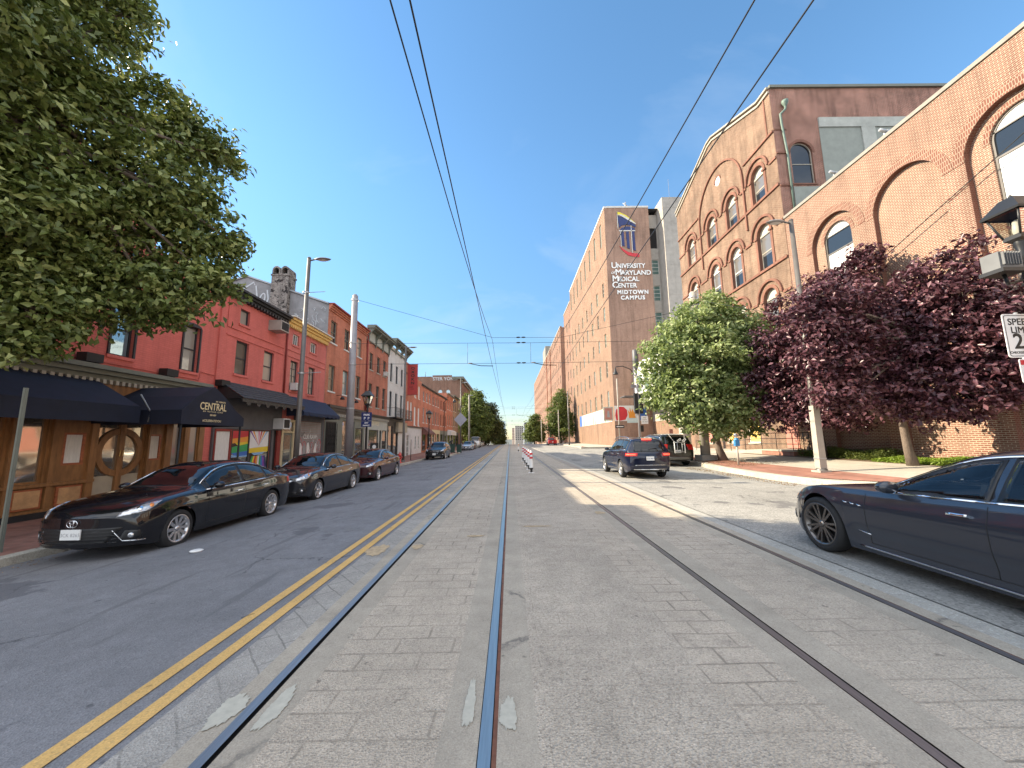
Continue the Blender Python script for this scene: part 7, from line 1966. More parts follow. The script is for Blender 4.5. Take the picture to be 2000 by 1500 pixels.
LF_GRASS = leaf_mat('leaf_grass', (0.10, 0.16, 0.02), (0.22, 0.32, 0.05), (0.38, 0.46, 0.10), 0.35, 0.5)
LT = [(-9.38, 7.00, 9.88, 1.11), (-9.57, 6.20, 7.68, 1.39), (-8.84, 7.50, 11.13, 0.74), (-8.57, 7.80, 11.78, 0.36), (-9.19, 7.30, 8.38, 1.16), (-8.59, 8.50, 9.47, 0.84), (-7.97, 9.00, 9.19, 0.71), (-7.30, 9.20, 8.91, 0.39), (-8.48, 8.00, 7.47, 1.16), (-7.89, 8.80, 7.50, 0.87), (-7.51, 9.00, 6.54, 0.89), (-6.84, 9.30, 6.55, 0.34), (-8.98, 6.60, 5.96, 1.13), (-8.77, 7.60, 6.14, 1.10), (-9.09, 7.20, 5.05, 0.90), (-8.53, 8.20, 5.39, 0.87), (-7.72, 8.60, 5.19, 0.85), (-7.15, 8.90, 5.50, 0.53), (-8.86, 7.80, 4.6, 0.66), (-8.87, 7.00, 4.05, 0.74), (-9.0, 6.80, 3.42, 0.45), (-8.85, 7.25, 3.75, 0.38), (-7.81, 8.40, 4.45, 0.42), (-9.48, 6.20, 5.24, 1.31), (-9.59, 6.50, 9.87, 1.03), (-9.8, 5.2, 6.5, 1.4), (-9.3, 5.0, 9.0, 1.6), (-10.2, 6.6, 11.2, 1.2)]
tree('big dark green tree overhanging the red bar building', (-9.4, 5.0, side_l(-9.4, 5)), [(-9.4, 5.0, side_l(-9.4, 5)), (-9.35, 5.05, 1.5), (-9.3, 5.2, 3.0), (-9.2, 5.6, 4.6), (-9.1, 6.2, 6.5), (-9.1, 6.6, 8.5)], LT, LF_DARK, BARK, 0.15, 112, 0.16, 34, 1, r0=0.15)
GT = [(11.56, 21.50, 8.35, 1.42), (9.92, 21.00, 7.32, 1.53), (13.13, 21.50, 7.72, 1.36), (8.47, 20.50, 5.77, 1.30), (10.66, 20.50, 5.46, 2.03), (13.54, 21.50, 5.92, 1.70), (8.08, 20.50, 4.11, 1.03), (9.44, 20.00, 3.49, 1.59), (11.84, 20.50, 3.23, 1.76), (14.55, 22.00, 4.21, 1.31), (14.75, 22.20, 6.11, 1.04), (10.66, 20.00, 2.45, 1.00), (9.05, 20.50, 2.66, 0.76), (12.86, 21.00, 2.35, 0.78), (15.4, 22.0, 7.6, 0.71), (12.36, 22.00, 9.14, 0.73)]
gb_ = side_r(11.3, 21.0)
tree('round bright green tree beside the thick beige pole', (11.3, 21.0, gb_), [(11.35, 20.95, gb_), (11.2, 21.0, 0.9), (11.05, 21.0, 1.8), (11.1, 21.0, 3.2), (11.2, 21.1, 5.0)], GT, LF_GREEN, BARK, 0.23, 46, 0.22, 34, 2, r0=0.20, clipx=16.3)
MA = [(15.6, 15.9, 9.2, 0.62), (15.3, 16.4, 8.35, 0.95), (14.6, 17.0, 7.8, 1.2), (14.15, 18.50, 7.35, 1.10), (15.0, 16.5, 6.5, 1.4), (13.31, 19.00, 5.92, 1.13), (14.29, 18.00, 5.42, 1.66), (15.0, 16.4, 4.85, 1.3), (12.85, 19.00, 4.11, 1.05), (13.81, 18.00, 3.47, 1.43), (14.5, 16.7, 3.11, 1.3), (12.85, 18.50, 2.65, 0.8), (13.94, 17.50, 2.3, 0.6)]
b_ = side_r(14.9, 18.6)
tree('purple leaved maple with a forked dark trunk, left of the two', (14.9, 18.6, b_), [(14.9, 18.6, b_), (14.85, 18.55, 1.2), (14.6, 18.4, 2.2), (14.3, 18.1, 3.6), (14.4, 17.8, 5.4)], MA, LF_PURP, BARKD, 0.20, 60, 0.19, 28, 3, r0=0.13, clipx=16.25)
MBl = [(15.59, 12.20, 7.82, 0.29), (14.98, 12.30, 7.14, 0.62), (14.35, 12.60, 6.64, 0.83), (14.74, 12.00, 5.78, 0.95), (15.4, 11.80, 5.69, 0.78), (14.10, 13.20, 5.65, 0.96), (14.39, 12.60, 4.75, 1.17), (15.12, 12.00, 4.24, 1.15), (13.53, 13.40, 4.22, 0.80), (13.68, 12.80, 3.39, 1.01), (14.44, 12.20, 2.85, 0.92), (15.33, 11.80, 3.22, 0.86), (12.95, 13.40, 2.85, 0.62), (13.69, 12.80, 2.45, 0.68), (14.41, 12.30, 2.3, 0.45), (15.5, 11.50, 4.60, 0.91), (13.90, 13.50, 5.37, 0.71),
       (10.9, 12.9, 6.4, 0.5), (10.4, 13.0, 5.7, 0.6), (10.9, 12.8, 5.03, 0.72), (10.5, 13.0, 4.2, 0.62), (11.0, 12.8, 3.85, 0.72), (11.6, 12.9, 5.9, 0.7), (11.8, 13.0, 4.9, 0.8), (12.1, 13.0, 3.8, 0.75), (12.5, 13.2, 6.2, 0.7), (12.7, 13.2, 4.9, 0.8), (11.0, 13.1, 2.95, 0.5), (11.6, 13.0, 2.85, 0.5), (10.7, 13.0, 3.3, 0.5)]
b_ = side_r(14.3, 14.0)
tree('larger purple leaved maple behind the grey saloon, right of the two', (14.3, 14.0, b_), [(14.35, 14.0, b_), (14.2, 13.95, 1.1), (13.9, 13.7, 2.0), (14.1, 13.3, 3.2), (14.3, 12.8, 5.2)], MBl, LF_PURP, BARK, 0.175, 92, 0.16, 26, 4, r0=0.15, clipx=16.25)
def far_tree(label, blobs, base, lm, seed, size=0.42, dens=9):
    z = gz(0, base[1]) if True else 0
    tree(label, (base[0], base[1], zY(base[1])), [(base[0], base[1], zY(base[1])), (base[0], base[1], 3.0), (base[0] + 0.1, base[1], 6.0)], blobs, lm, BARK, size, dens, 0.5, 22, seed, r0=0.24, limbs=False)
far_tree('green tree against the hospital wall behind the red pickup', [(12.99, 98.00, 10.65, 2.07), (11.48, 97.00, 7.37, 2.31), (14.2, 98.00, 7.38, 1.9), (13.04, 97.00, 4.16, 2.82), (14.6, 98.00, 4.15, 1.3), (10.74, 97.00, 4.19, 1.54), (13.05, 98.00, 12.61, 1.17)], (12.7, 97.5), LF_FAR, 11, 0.45, 26)
far_tree('smaller green tree farther off on the right pavement', [(8.75, 150.00, 6.70, 2.6), (9.67, 150.00, 3.75, 3.3), (7.68, 150.00, 2.80, 2.5), (11.2, 150.00, 5.69, 2.4), (9.8, 150, 9.0, 1.9), (11, 150, 2.5, 2.6)], (9.4, 150), LF_FAR, 12, 0.6, 16)
far_tree('nearest of the left street trees, sunlit on its crown', [(-8.54, 92.00, 10.38, 2.4), (-7.84, 91.00, 7.87, 3.0), (-9.53, 90.00, 5.46, 2.6), (-6.72, 92.00, 5.50, 2.7), (-7.76, 90.00, 3.4, 2.7), (-7.9, 93.00, 12.07, 1.4)], (-8.8, 91), LF_FAR, 13, 0.45, 24)
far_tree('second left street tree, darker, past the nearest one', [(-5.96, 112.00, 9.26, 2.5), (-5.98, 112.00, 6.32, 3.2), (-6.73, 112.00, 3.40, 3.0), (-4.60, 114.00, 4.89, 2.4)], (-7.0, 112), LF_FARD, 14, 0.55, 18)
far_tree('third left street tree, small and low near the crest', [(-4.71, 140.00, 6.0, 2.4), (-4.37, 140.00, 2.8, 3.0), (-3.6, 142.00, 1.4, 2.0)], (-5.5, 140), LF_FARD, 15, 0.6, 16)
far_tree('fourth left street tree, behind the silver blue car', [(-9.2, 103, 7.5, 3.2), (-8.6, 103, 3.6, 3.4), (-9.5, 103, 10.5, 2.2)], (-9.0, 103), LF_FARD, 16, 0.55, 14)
def ground_cover(name, label, x0, x1, y0, y1, n, size, lm, seed, zt, zf=None):
    rg_ = np.random.default_rng(seed); P = np.stack([rg_.uniform(x0, x1, n), rg_.uniform(y0, y1, n), np.zeros(n)], 1)
    bumps = 0.5 + 0.5 * np.sin(P[:, 0] * 3.1 + seed) * np.cos(P[:, 1] * 2.3)
    P[:, 2] = np.array([(zf or side_r)(a, b) for a, b in P[:, :2]]) + rg_.uniform(0.02, 1, n) * zt * (0.35 + 0.65 * bumps)
    me = leaf_mesh(name, P, np.tile([0, 0, 0.8], (n, 1)).astype(float), size, lm, seed, aspect=0.35)
    o = bpy.data.objects.new(name, me); COL.objects.link(o); o['kind'] = 'stuff'; o['label'] = label; o['category'] = 'ground cover'
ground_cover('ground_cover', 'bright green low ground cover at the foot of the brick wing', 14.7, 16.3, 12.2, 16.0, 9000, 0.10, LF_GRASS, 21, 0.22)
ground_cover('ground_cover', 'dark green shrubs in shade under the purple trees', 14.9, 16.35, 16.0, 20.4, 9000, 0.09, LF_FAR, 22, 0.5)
ground_cover('fallen_leaves', 'dry leaf litter round the tree foot and gutter', 9.9, 12.5, 17.5, 24.0, 1800, 0.05, leaf_mat('leaf_dry', (0.12, 0.07, 0.03), (0.25, 0.16, 0.08), (0.4, 0.3, 0.18), 0.1, 0.8), 23, 0.02)

ground_cover('gutter_litter', 'dry leaves and grit along the left gutter', -8.2, -7.7, 3.0, 45.0, 1600, 0.045, MATS['leaf_dry'], 24, 0.012, lambda a, b: gz(a, b) + 0.004)
ground_cover('gutter_litter', 'dry leaves and grit along the right kerb foot', 8.7, 9.35, 12.5, 20.0, 900, 0.05, MATS['leaf_dry'], 25, 0.012, lambda a, b: gz(a, b) + 0.004)
# ------------------------------------------------------------------ street furniture
sg_ = 'street lamp poles'
def lamp_pole(label, x, y, zt, arm, m='bronze_pole', base_m=None, lean=0.0, arms2=None, lit=True):
    zb = side_l(x, y) if x < 0 else side_r(x, y)
    o = empty('street_lamp', (x, y, zb), label, 'street lamp', sg_)
    b = MB(); b.tube([(x, y, zb), (x + lean * 0.25, y, zb + (zt - zb) * 0.25), (x + lean, y, zt)], [0.12, 0.105, 0.075], 14); b.lathe([(0.19, 0), (0.19, 0.08), (0.14, 0.14)], (x, y, zb), 16); b.lathe([(0.085, 0), (0.06, 0.05), (0.001, 0.06)], (x + lean, y, zt), 12)
    b.build('pole', MATS[m], o)
    s = 1 if arm > 0 else -1
    a = MB(); a.tube([(x + lean, y, zt - 0.12), (x + lean + s * 0.25, y, zt - 0.06)], 0.035, 8); a.build('arm', MATS[m], o)
    h = MB(); n = 12; hx = x + lean + s * 0.25; L_ = abs(arm)
    prof_ = [(0.0, 0.03, 0.02), (0.12, 0.10, 0.035), (0.35, 0.17, 0.05), (0.62, 0.17, 0.045), (0.8, 0.11, 0.03), (0.92, 0.02, 0.01)]
    rings = [[(hx + s * t_ * L_ / 0.92, y + w_ * math.cos(2 * PI * k / n), zt - 0.05 + h_ * math.sin(2 * PI * k / n)) for k in range(n)] for t_, w_, h_ in prof_]
    for A_, B_ in zip(rings[:-1], rings[1:]):
        for k in range(n): h.face([A_[k], A_[(k + 1) % n], B_[(k + 1) % n], B_[k]], 0, True)
    hd = h.build('lamp_head', MATS['galv'] if lit else MATS[m], o)
    g = MB(); g.face([(hx + s * L_ * (0.5 + 0.28 * math.cos(t)), y + 0.12 * math.sin(t), zt - 0.105) for t in [2 * PI * k / 14 for k in range(14)]]); g.build('lens', MATS['lamp_white'], hd, origin=tuple(o.location))
    if arms2:
        for z in arms2:
            q = MB(); q.tube([(x, y, z), (x + s * 0.85, y - 0.02, z + 0.03)], 0.014, 6); q.lathe([(0.14, -0.03), (0.14, 0.03)], (x, y, z), 12); q.build('banner_arm', MATS['galv'], o)
    return o
lamp_pole('bronze street lamp in front of the yellow cornice house', -8.9, 16.4, 9.7, 0.72, lean=0.05, arms2=(8.1, 4.5))
lamp_pole('slim street lamp in front of the white brick house', -8.9, 32.8, 9.6, 0.72)
lamp_pole('far left street lamp with a pale straight pole by the trees', -7.15, 68.0, 9.3, 0.6, 'beige_pole')
o = lamp_pole('street lamp before the purple maples, pale square base', 11.05, 14.0, 9.85, -0.72, lean=0.0)
zb = side_r(11.05, 14.0)
m = MB()
for (a, b_) in ((0.0, 2.35),):
    w0, w1 = 0.135, 0.12
    for k in range(4):
        t0 = PI / 4 + k * PI / 2; t1 = t0 + PI / 2
        m.face([(11.05 + w0 * 1.3 * math.cos(t0), 14 + w0 * 1.3 * math.sin(t0), zb + a), (11.05 + w0 * 1.3 * math.cos(t1), 14 + w0 * 1.3 * math.sin(t1), zb + a), (11.05 + w1 * 1.3 * math.cos(t1), 14 + w1 * 1.3 * math.sin(t1), zb + b_), (11.05 + w1 * 1.3 * math.cos(t0), 14 + w1 * 1.3 * math.sin(t0), zb + b_)])
m.box(11.05 - 0.21, 11.05 + 0.21, 13.79, 14.21, zb - 0.05, zb + 0.06); m.build('square_base', MATS['beige_pole'], o)
m = MB(); m.box(11.05 - 0.135, 11.05 + 0.135, 14 - 0.135, 14.135, zb + 0.45, zb + 0.50); m.build('band', MATS['galv'], o)

cg = 'overhead wire support poles'
def cat_pole(label, x, y, zt, m, r0=0.26, block=False, zb=None):
    zb = (side_l(x, y) if x < 0 else side_r(x, y)) if zb is None else zb
    o = empty('overhead_line_pole', (x, y, zb), label, 'utility pole', cg)
    b = MB(); b.tube([(x, y, zb), (x, y, zb + (zt - zb) * 0.5), (x, y, zt)], [r0, r0 * 0.88, r0 * 0.72], 20); b.lathe([(r0 * 0.72, 0), (r0 * 0.4, 0.1), (0.001, 0.12)], (x, y, zt), 16)
    b.build('pole', MATS[m], o)
    for z in (zt - 0.25, 7.15, 5.9, 3.4):
        if z < zt: c = MB(); c.lathe([(r0 * 0.98, -0.03), (r0 * 0.98, 0.03)], (x, y, z), 18); c.build('clamp', MATS['galv'], o)
    if block:
        c = MB(); c.box(x - 0.42, x + 0.42, y - 0.42, y + 0.42, zb - 0.1, zb + 0.28); c.build('base_block', MATS['concrete_wall'], o)
cat_pole('thick grey wire pole before the three storey brick house', -8.9, 21.7, 9.95, 'grey_pole', 0.22)
cat_pole('thick beige wire pole with a block base behind the green tree', 10.9, 21.9, 9.95, 'beige_pole', block=True)
cat_pole('far left wire pole beside the diamond sign', -7.3, 70.5, 9.6, 'bronze_pole', 0.17)
cat_pole('brown wire pole in front of the second hospital block', 11.2, 74.0, 10.4, 'bronze_pole', 0.14)
cat_pole('thin wire pole in front of the tree by the red pickup', 11.3, 90.0, 8.0, 'beige_pole', 0.12)
cat_pole('distant right wire pole beside the small tree', 10.4, 128.0, 7.5, 'beige_pole', 0.16)

# overhead wires
def wire(label, pts, r=0.012, m='iron', cat='wire', group='overhead tram wires', name='overhead_wire'):
    mb = MB(); mb.tube(pts, r, 5, cap=False); o = mb.build(name, MATS[m]); return tag(o, label, cat, group)
sup = [-24, 21.6, 70.6, 118, 166, 215, 265]
def along(x0, z0, sag, dx=0.0, seg=10, bul=0.0):
    pts = []
    for i, (a, b) in enumerate(zip(sup[:-1], sup[1:])):
        for k in range(seg):
            t = k / seg; y = a + (b - a) * t; pts.append((x0 + (bul * 4 * t * (1 - t) if i == 0 else 0) + (dx * (1 - 2 * t) if i % 2 == 0 else dx * (2 * t - 1)), y, z0 + max(zY(y), -9) - sag * 4 * t * (1 - t)))
    return pts
wire('left contact wire, the lower of the pair over the left track', along(-0.87, 5.72, 0.03, 0.08), 0.010)
wire('left messenger wire, the upper of the pair over the left track', along(-0.98, 7.2, 0.62, -0.05, bul=-0.36), 0.011)
wire('right contact wire, the lower of the pair over the right track', along(2.90, 5.68, 0.03, -0.08), 0.010)
wire('right messenger wire, the upper of the pair over the right track', along(2.85, 7.2, 0.62, 0.05, bul=0.08), 0.011)
def span(y, xl, xr, zl, zm, zr, lab):
    c = lambda a, b, t: a + (b - a) * t
    wire('%s span wire of the %s crossing' % ('upper', lab), [(xl, y, zl), (-0.9, y, zm), (3.0, y, zm - 0.03), (xr, y, zr)], 0.010)
    wire('%s span wire of the %s crossing' % ('middle', lab), [(xl, y, zm - 0.25), (1, y, zm - 0.33), (xr, y, zm - 0.3)], 0.010)
    wire('%s span wire of the %s crossing' % ('lowest', lab), [(xl, y, 5.9 + zY(y)), (1, y, 5.84 + zY(y)), (xr, y, 5.88 + zY(y))], 0.010)
    for i, x in enumerate((-2.35, 1.25)):
        o = empty('steady_arm', (x, y, 6 + zY(y)), '%s registration arm hanging from the %s crossing' % (('left', 'right')[i], lab), 'wire fitting', 'registration arms')
        q = MB(); q.tube([(x, y, zm - 0.33), (x, y, 5.85 + zY(y))], 0.009, 5); q.build('dropper', MATS['iron'], o)
        q = MB(); q.tube([(x + 0.1, y, 5.86 + zY(y)), (x + 0.75, y, 5.72 + zY(y)), (x + 1.45, y, 5.70 + zY(y))], 0.022, 6); q.build('arm', MATS['iron'], o)
        q = MB(); q.lathe([(0.001, -0.12), (0.035, -0.1), (0.035, 0.1), (0.001, 0.12)], (x + 0.15, y, 5.87 + zY(y)), 8, axis='x'); q.build('insulator', MATS['grey_pole'], o)
    for i, z in enumerate((zm, zm - 0.31, 5.86 + zY(y))):
        q = MB()
        for xx in (0.55, 0.85): q.lathe([(0.001, -0.13), (0.03, -0.1), (0.045, 0), (0.03, 0.1), (0.001, 0.13)], (xx, y, z), 8, axis='x')
        tag(q.build('insulator', MATS['iron']), '%s strain insulator pair on the %s crossing' % (('top', 'middle', 'lowest')[i], lab), 'wire fitting', 'strain insulators')
span(21.65, -8.9, 10.9, 9.75, 7.35, 9.0, 'near')
span(70.6, -7.3, 11.2, 8.6, 7.3, 8.6, 'second')
span(118.0, -7.6, 11.0, 8.2, 7.1, 8.2, 'third')
wire('black service cable sloping across the low brick wing', [(16.42, 22.2, 7.2), (16.44, 16.5, 9.0), (16.44, 11.2, 10.9), (16.44, 6.0, 13.0)], 0.018, group='cables on the right side', name='service_cable')
wire('thin cable between the lamp pole and the maples', [(10.9, 21.9, 9.6), (11.05, 14.0, 5.9)], 0.010, group='cables on the right side', name='service_cable')

# old style lanterns
def lantern(label, x, y, zt, big=1.0, zb=None):
    zb = (side_l(x, y) if x < 0 else side_r(x, y)) if zb is None else zb
    o = empty('lantern_post', (x, y, zb), label, 'lantern', 'old style lantern posts'); k = big
    b = MB(); b.lathe([(0.16, 0), (0.16, 0.25), (0.09, 0.4), (0.065, 0.8), (0.055, zt - zb - 1.35 * k), (0.085, zt - zb - 1.3 * k), (0.05, zt - zb - 1.2 * k), (0.09, zt - zb - 1.05 * k), (0.09, zt - zb - 0.98 * k)], (x, y, zb), 14); b.build('post', MATS['iron'], o)
    def fr(m_, z0, r0, z1, r1, mi=0, n=4):
        for q in range(n):
            a0 = PI / 4 + q * 2 * PI / n; a1 = a0 + 2 * PI / n
            m_.face([(x + r0 * math.cos(a0), y + r0 * math.sin(a0), z0), (x + r0 * math.cos(a1), y + r0 * math.sin(a1), z0), (x + r1 * math.cos(a1), y + r1 * math.sin(a1), z1), (x + r1 * math.cos(a0), y + r1 * math.sin(a0), z1)], mi)
    g = MB(); fr(g, zt - 0.85 * k, 0.19 * k, zt - 0.38 * k, 0.36 * k); g.build('glazing', MATS['lantern_glass'], o)
    f = MB(); fr(f, zt - 0.98 * k, 0.12 * k, zt - 0.93 * k, 0.2 * k); fr(f, zt - 0.93 * k, 0.2 * k, zt - 0.85 * k, 0.2 * k); fr(f, zt - 0.40 * k, 0.44 * k, zt - 0.36 * k, 0.45 * k); fr(f, zt - 0.36 * k, 0.45 * k, zt - 0.06 * k, 0.16 * k); fr(f, zt - 0.06 * k, 0.16 * k, zt - 0.04 * k, 0.01)
    for q in range(4):
        a = PI / 4 + q * PI / 2; f.tube([(x + 0.19 * k * math.cos(a), y + 0.19 * k * math.sin(a), zt - 0.87 * k), (x + 0.365 * k * math.cos(a), y + 0.365 * k * math.sin(a), zt - 0.38 * k)], 0.020 * k, 5)
    f.lathe([(0.03 * k, 0), (0.03 * k, 0.05), (0.001, 0.09)], (x, y, zt - 0.05 * k), 8); f.build('lantern_frame', MATS['iron'], o)
    u = MB(); u.lathe([(0.05 * k, 0), (0.07 * k, 0.1 * k), (0.05 * k, 0.3 * k), (0.001, 0.34 * k)], (x, y, zt - 0.85 * k), 10); u.build('lamp_bulb', MATS['lamp_white'], o)
    return o
l1 = lantern('black lantern post with a blue shop sign, before the brick houses', -8.9, 24.3, 4.75)
m = MB(); m.box(-9.22, -8.58, 24.20, 24.22, 2.45, 2.80); m.box(-9.22, -8.58, 24.20, 24.22, 2.83, 3.35); FQ = F_front(24.20)
s_ = empty('street_sign', (-8.9, 24.2, 2.4), 'small blue and white parking sign on the lantern post', 'sign'); m.build('plate', MATS['c_navy'], s_)
m = MB(); put_text(m, 'PARK', 0.16, FQ, -8.9, 3.14, 0.004, bold=0.01); put_text(m, 'P  P', 0.22, FQ, -8.9, 2.9, 0.004, bold=0.01); put_text(m, 'ART', 0.13, FQ, -8.9, 2.65, 0.004, bold=0.008); put_text(m, 'MARKET', 0.11, FQ, -8.9, 2.50, 0.004, bold=0.006); m.build('lettering', MATS['white_text'], s_)
s_ = empty('poster', (-8.6, 24.3, 0.9), 'little black and white notice board behind the maroon car', 'sign'); m = MB(); m.box(-8.75, -8.25, 24.6, 24.63, 0.75, 1.45); m.build('board', MATS['c_black'], s_); m = MB(); FP = F_front(24.6); m.fbox(FP, -8.68, -8.32, 0.82, 0.96, 0.003, 0.006); m.prism([(-8.5 + 0.12 * math.cos(t), 1.22 + 0.12 * math.sin(t)) for t in [2 * PI * k / 14 for k in range(14)]], FP, 0.003, 0.006); m.build('print', MATS['c_white'], s_); m = MB(); m.box(-8.53, -8.47, 24.64, 24.68, side_l(-8.5, 24.6), 1.3); m.build('post', MATS['iron'], s_)
lantern('black lantern post farther along the left pavement', -8.9, 43.0, 4.85)
l3 = lantern('large black lantern post cut by the right picture edge', 10.42, 7.35, 6.42, 1.02)
cb = empty('traffic_camera', (9.75, 7.3, 4.9), 'grey finned box camera bracketed under the near lantern', 'camera')
m = MB(); m.box(9.66, 10.12, 7.15, 7.45, 4.78, 5.12); 
for k in range(7): m.box(9.70 + k * 0.055, 9.715 + k * 0.055, 7.10, 7.149, 4.84, 5.10)
m.build('housing', mat('housing_grey', (0.13, 0.135, 0.14), 0.5, var=0.15), cb)
m = MB(); m.box(9.64, 10.14, 7.1, 7.5, 4.70, 4.775); m.tube([(9.9, 7.3, 4.7), (9.95, 7.3, 4.5), (10.4, 7.35, 4.62)], 0.03, 8); m.build('bracket', MATS['iron'], cb)
sp_ = empty('speed_limit_sign', (10.3, 7.5, 3.5), 'white speed limit sign cut by the right picture edge', 'sign')
FZ = F_front(7.55); xs0, xs1, z0_, z1_ = 10.0, 10.70, 3.06, 3.96
def rrect(x0, x1, z0, z1, r, n=5):
    pts = []
    for (cx, cz, a0) in ((x1 - r, z0 + r, -PI / 2), (x1 - r, z1 - r, 0), (x0 + r, z1 - r, PI / 2), (x0 + r, z0 + r, PI)):
        pts += [(cx + r * math.cos(a0 + PI / 2 * k / n), cz + r * math.sin(a0 + PI / 2 * k / n)) for k in range(n + 1)]
    return pts
m = MB(); m.prism(rrect(xs0, xs1, z0_, z1_, 0.05), FZ, 0.0, 0.01); m.build('plate', MATS['c_white'], sp_)
m = MB(); P1 = rrect(xs0 + 0.025, xs1 - 0.025, z0_ + 0.025, z1_ - 0.025, 0.045); P2 = rrect(xs0 + 0.038, xs1 - 0.038, z0_ + 0.038, z1_ - 0.038, 0.04)
for i in range(len(P1)):
    j = (i + 1) % len(P1); m.face([FZ(*P1[i], 0.012), FZ(*P1[j], 0.012), FZ(*P2[j], 0.012), FZ(*P2[i], 0.012)])
xc = (xs0 + xs1) / 2
put_text(m, 'SPEED', 0.19, FZ, xc, 3.73, 0.012, bold=0.006); put_text(m, 'LIMIT', 0.19, FZ, xc, 3.56, 0.012, bold=0.006); put_text(m, '25', 0.44, FZ, xc, 3.24, 0.012, bold=0.014); put_text(m, 'CHECKED BY RADAR', 0.066, FZ, xc, 3.14, 0.012, bold=0.003)
m.build('lettering', MATS['c_black'], sp_)
m = MB(); m.tube([(xc, 7.58, side_r(10.2, 7.5)), (xc, 7.58, 4.0)], 0.03, 8); m.build('post', MATS['galv'], sp_)
s_ = empty('no_parking_sign', (10.4, 7.5, 2.8), 'red edged small sign under the speed limit sign', 'sign'); m = MB(); m.prism(rrect(10.18, 10.52, 2.55, 3.03, 0.03), FZ, 0.0, 0.01, 0); m.fbox(FZ, 10.20, 10.50, 2.91, 3.01, 0.011, 0.014, 1); m.build('plate', [MATS['c_white'], MATS['c_red']], s_)

# hydrant
hx, hy_ = -8.75, 31.3; zb = side_l(hx, hy_)
o = empty('fire_hydrant', (hx, hy_, zb), 'red fire hydrant by the kerb behind the maroon car', 'hydrant')
m = MB(); m.lathe([(0.17, 0), (0.17, 0.06), (0.11, 0.08), (0.11, 0.55), (0.14, 0.57), (0.14, 0.62), (0.12, 0.64), (0.10, 0.74), (0.05, 0.80), (0.03, 0.82), (0.03, 0.88), (0.001, 0.885)], (hx, hy_, zb), 16); m.build('body', paint('hydrant_red', (0.5, 0.03, 0.02)), o)
m = MB(); m.lathe([(0.001, -0.22), (0.055, -0.21), (0.055, 0.21), (0.001, 0.22)], (hx, hy_, zb + 0.45), 10, axis='x'); m.lathe([(0.001, -0.2), (0.07, -0.19), (0.07, 0.0)], (hx, hy_, zb + 0.42), 10, axis='y'); m.build('outlet', MATS['hydrant_red'], o)
m = MB(); m.tube([(-8.9, 35.3, side_l(-8.9, 35)), (-8.9, 35.3, 1.65)], 0.035, 8); tag(m.build('street_post', MATS['bronze_pole']), 'short thin bare post past the hydrant', 'post')
m = MB(); m.box(-8.63, -8.60, 6.87, 6.93, side_l(-8.6, 6.9) - 0.02, 2.62); m.box(-8.635, -8.595, 6.895, 6.905, side_l(-8.6, 6.9) - 0.02, 2.62); tag(m.build('street_post', MATS['frame_green']), 'tall thin green grey post at the left edge by the bar', 'post')

# bins
def bin_(label, x, y, w, h, open_lid=False):
    zb = gz(kl(y), y) + 0.157
    o = empty('wheeled_bin', (x, y, zb), label, 'bin', 'green wheeled bins')
    m = MB(); w0, w1 = w * 0.42, w * 0.5
    P0 = [(x - w0, y - w0), (x + w0, y - w0), (x + w0, y + w0), (x - w0, y + w0)]; P1 = [(x - w1, y - w1), (x + w1, y - w1), (x + w1, y + w1), (x - w1, y + w1)]
    for k in range(4): m.face([(*P0[k], zb + 0.08), (*P0[(k + 1) % 4], zb + 0.08), (*P1[(k + 1) % 4], zb + h), (*P1[k], zb + h)])
    m.face([(*p, zb + 0.08) for p in P0]); m.box(x - w1 - 0.02, x + w1 + 0.02, y - w1 - 0.02, y + w1 + 0.02, zb + h - 0.06, zb + h - 0.02)
    m.build('tub', mat('bin_green', (0.02, 0.055, 0.045), 0.5, var=0.15), o)
    m = MB()
    if open_lid: m.prism([(x - w1, zb + h), (x - w1 + 0.04, zb + h), (x + w1 * 0.4, zb + h + 0.42), (x + w1 * 0.1, zb + h + 0.5), (x - w1 * 0.5, zb + h + 0.4)], lambda s, z, d: (s, y - w1 + d, z), 0, 2 * w1)
    else: m.box(x - w1 - 0.02, x + w1 + 0.02, y - w1 - 0.02, y + w1 + 0.02, zb + h, zb + h + 0.05); m.prism([(x - w1, zb + h + 0.052), (x + w1, zb + h + 0.052), (x + w1 * 0.7, zb + h + 0.10), (x - w1 * 0.7, zb + h + 0.10)], lambda s, z, d: (s, y - w1 + d, z), 0, 2 * w1)
    m.build('lid', mat('bin_lid', (0.025, 0.03, 0.03), 0.5, var=0.1), o)
    m = MB(); 
    for s in (-1, 1): m.lathe([(0.001, -0.03), (0.1, -0.03), (0.1, 0.03), (0.001, 0.03)], (x + s * w0, y + w0, zb + 0.1), 12, axis='x')
    m.build('wheel', MATS['tyre'], o)
bin_('green bin with its lid thrown open, nearest the black parked car', -7.25, 49.0, 0.75, 1.15, True)
bin_('green bin with its lid shut, between the two others', -6.95 + 0.45, 50.2, 0.62, 1.0)
bin_('small dark green bin nearest the silver blue car', -6.6, 52.2, 0.5, 0.85) if False else None

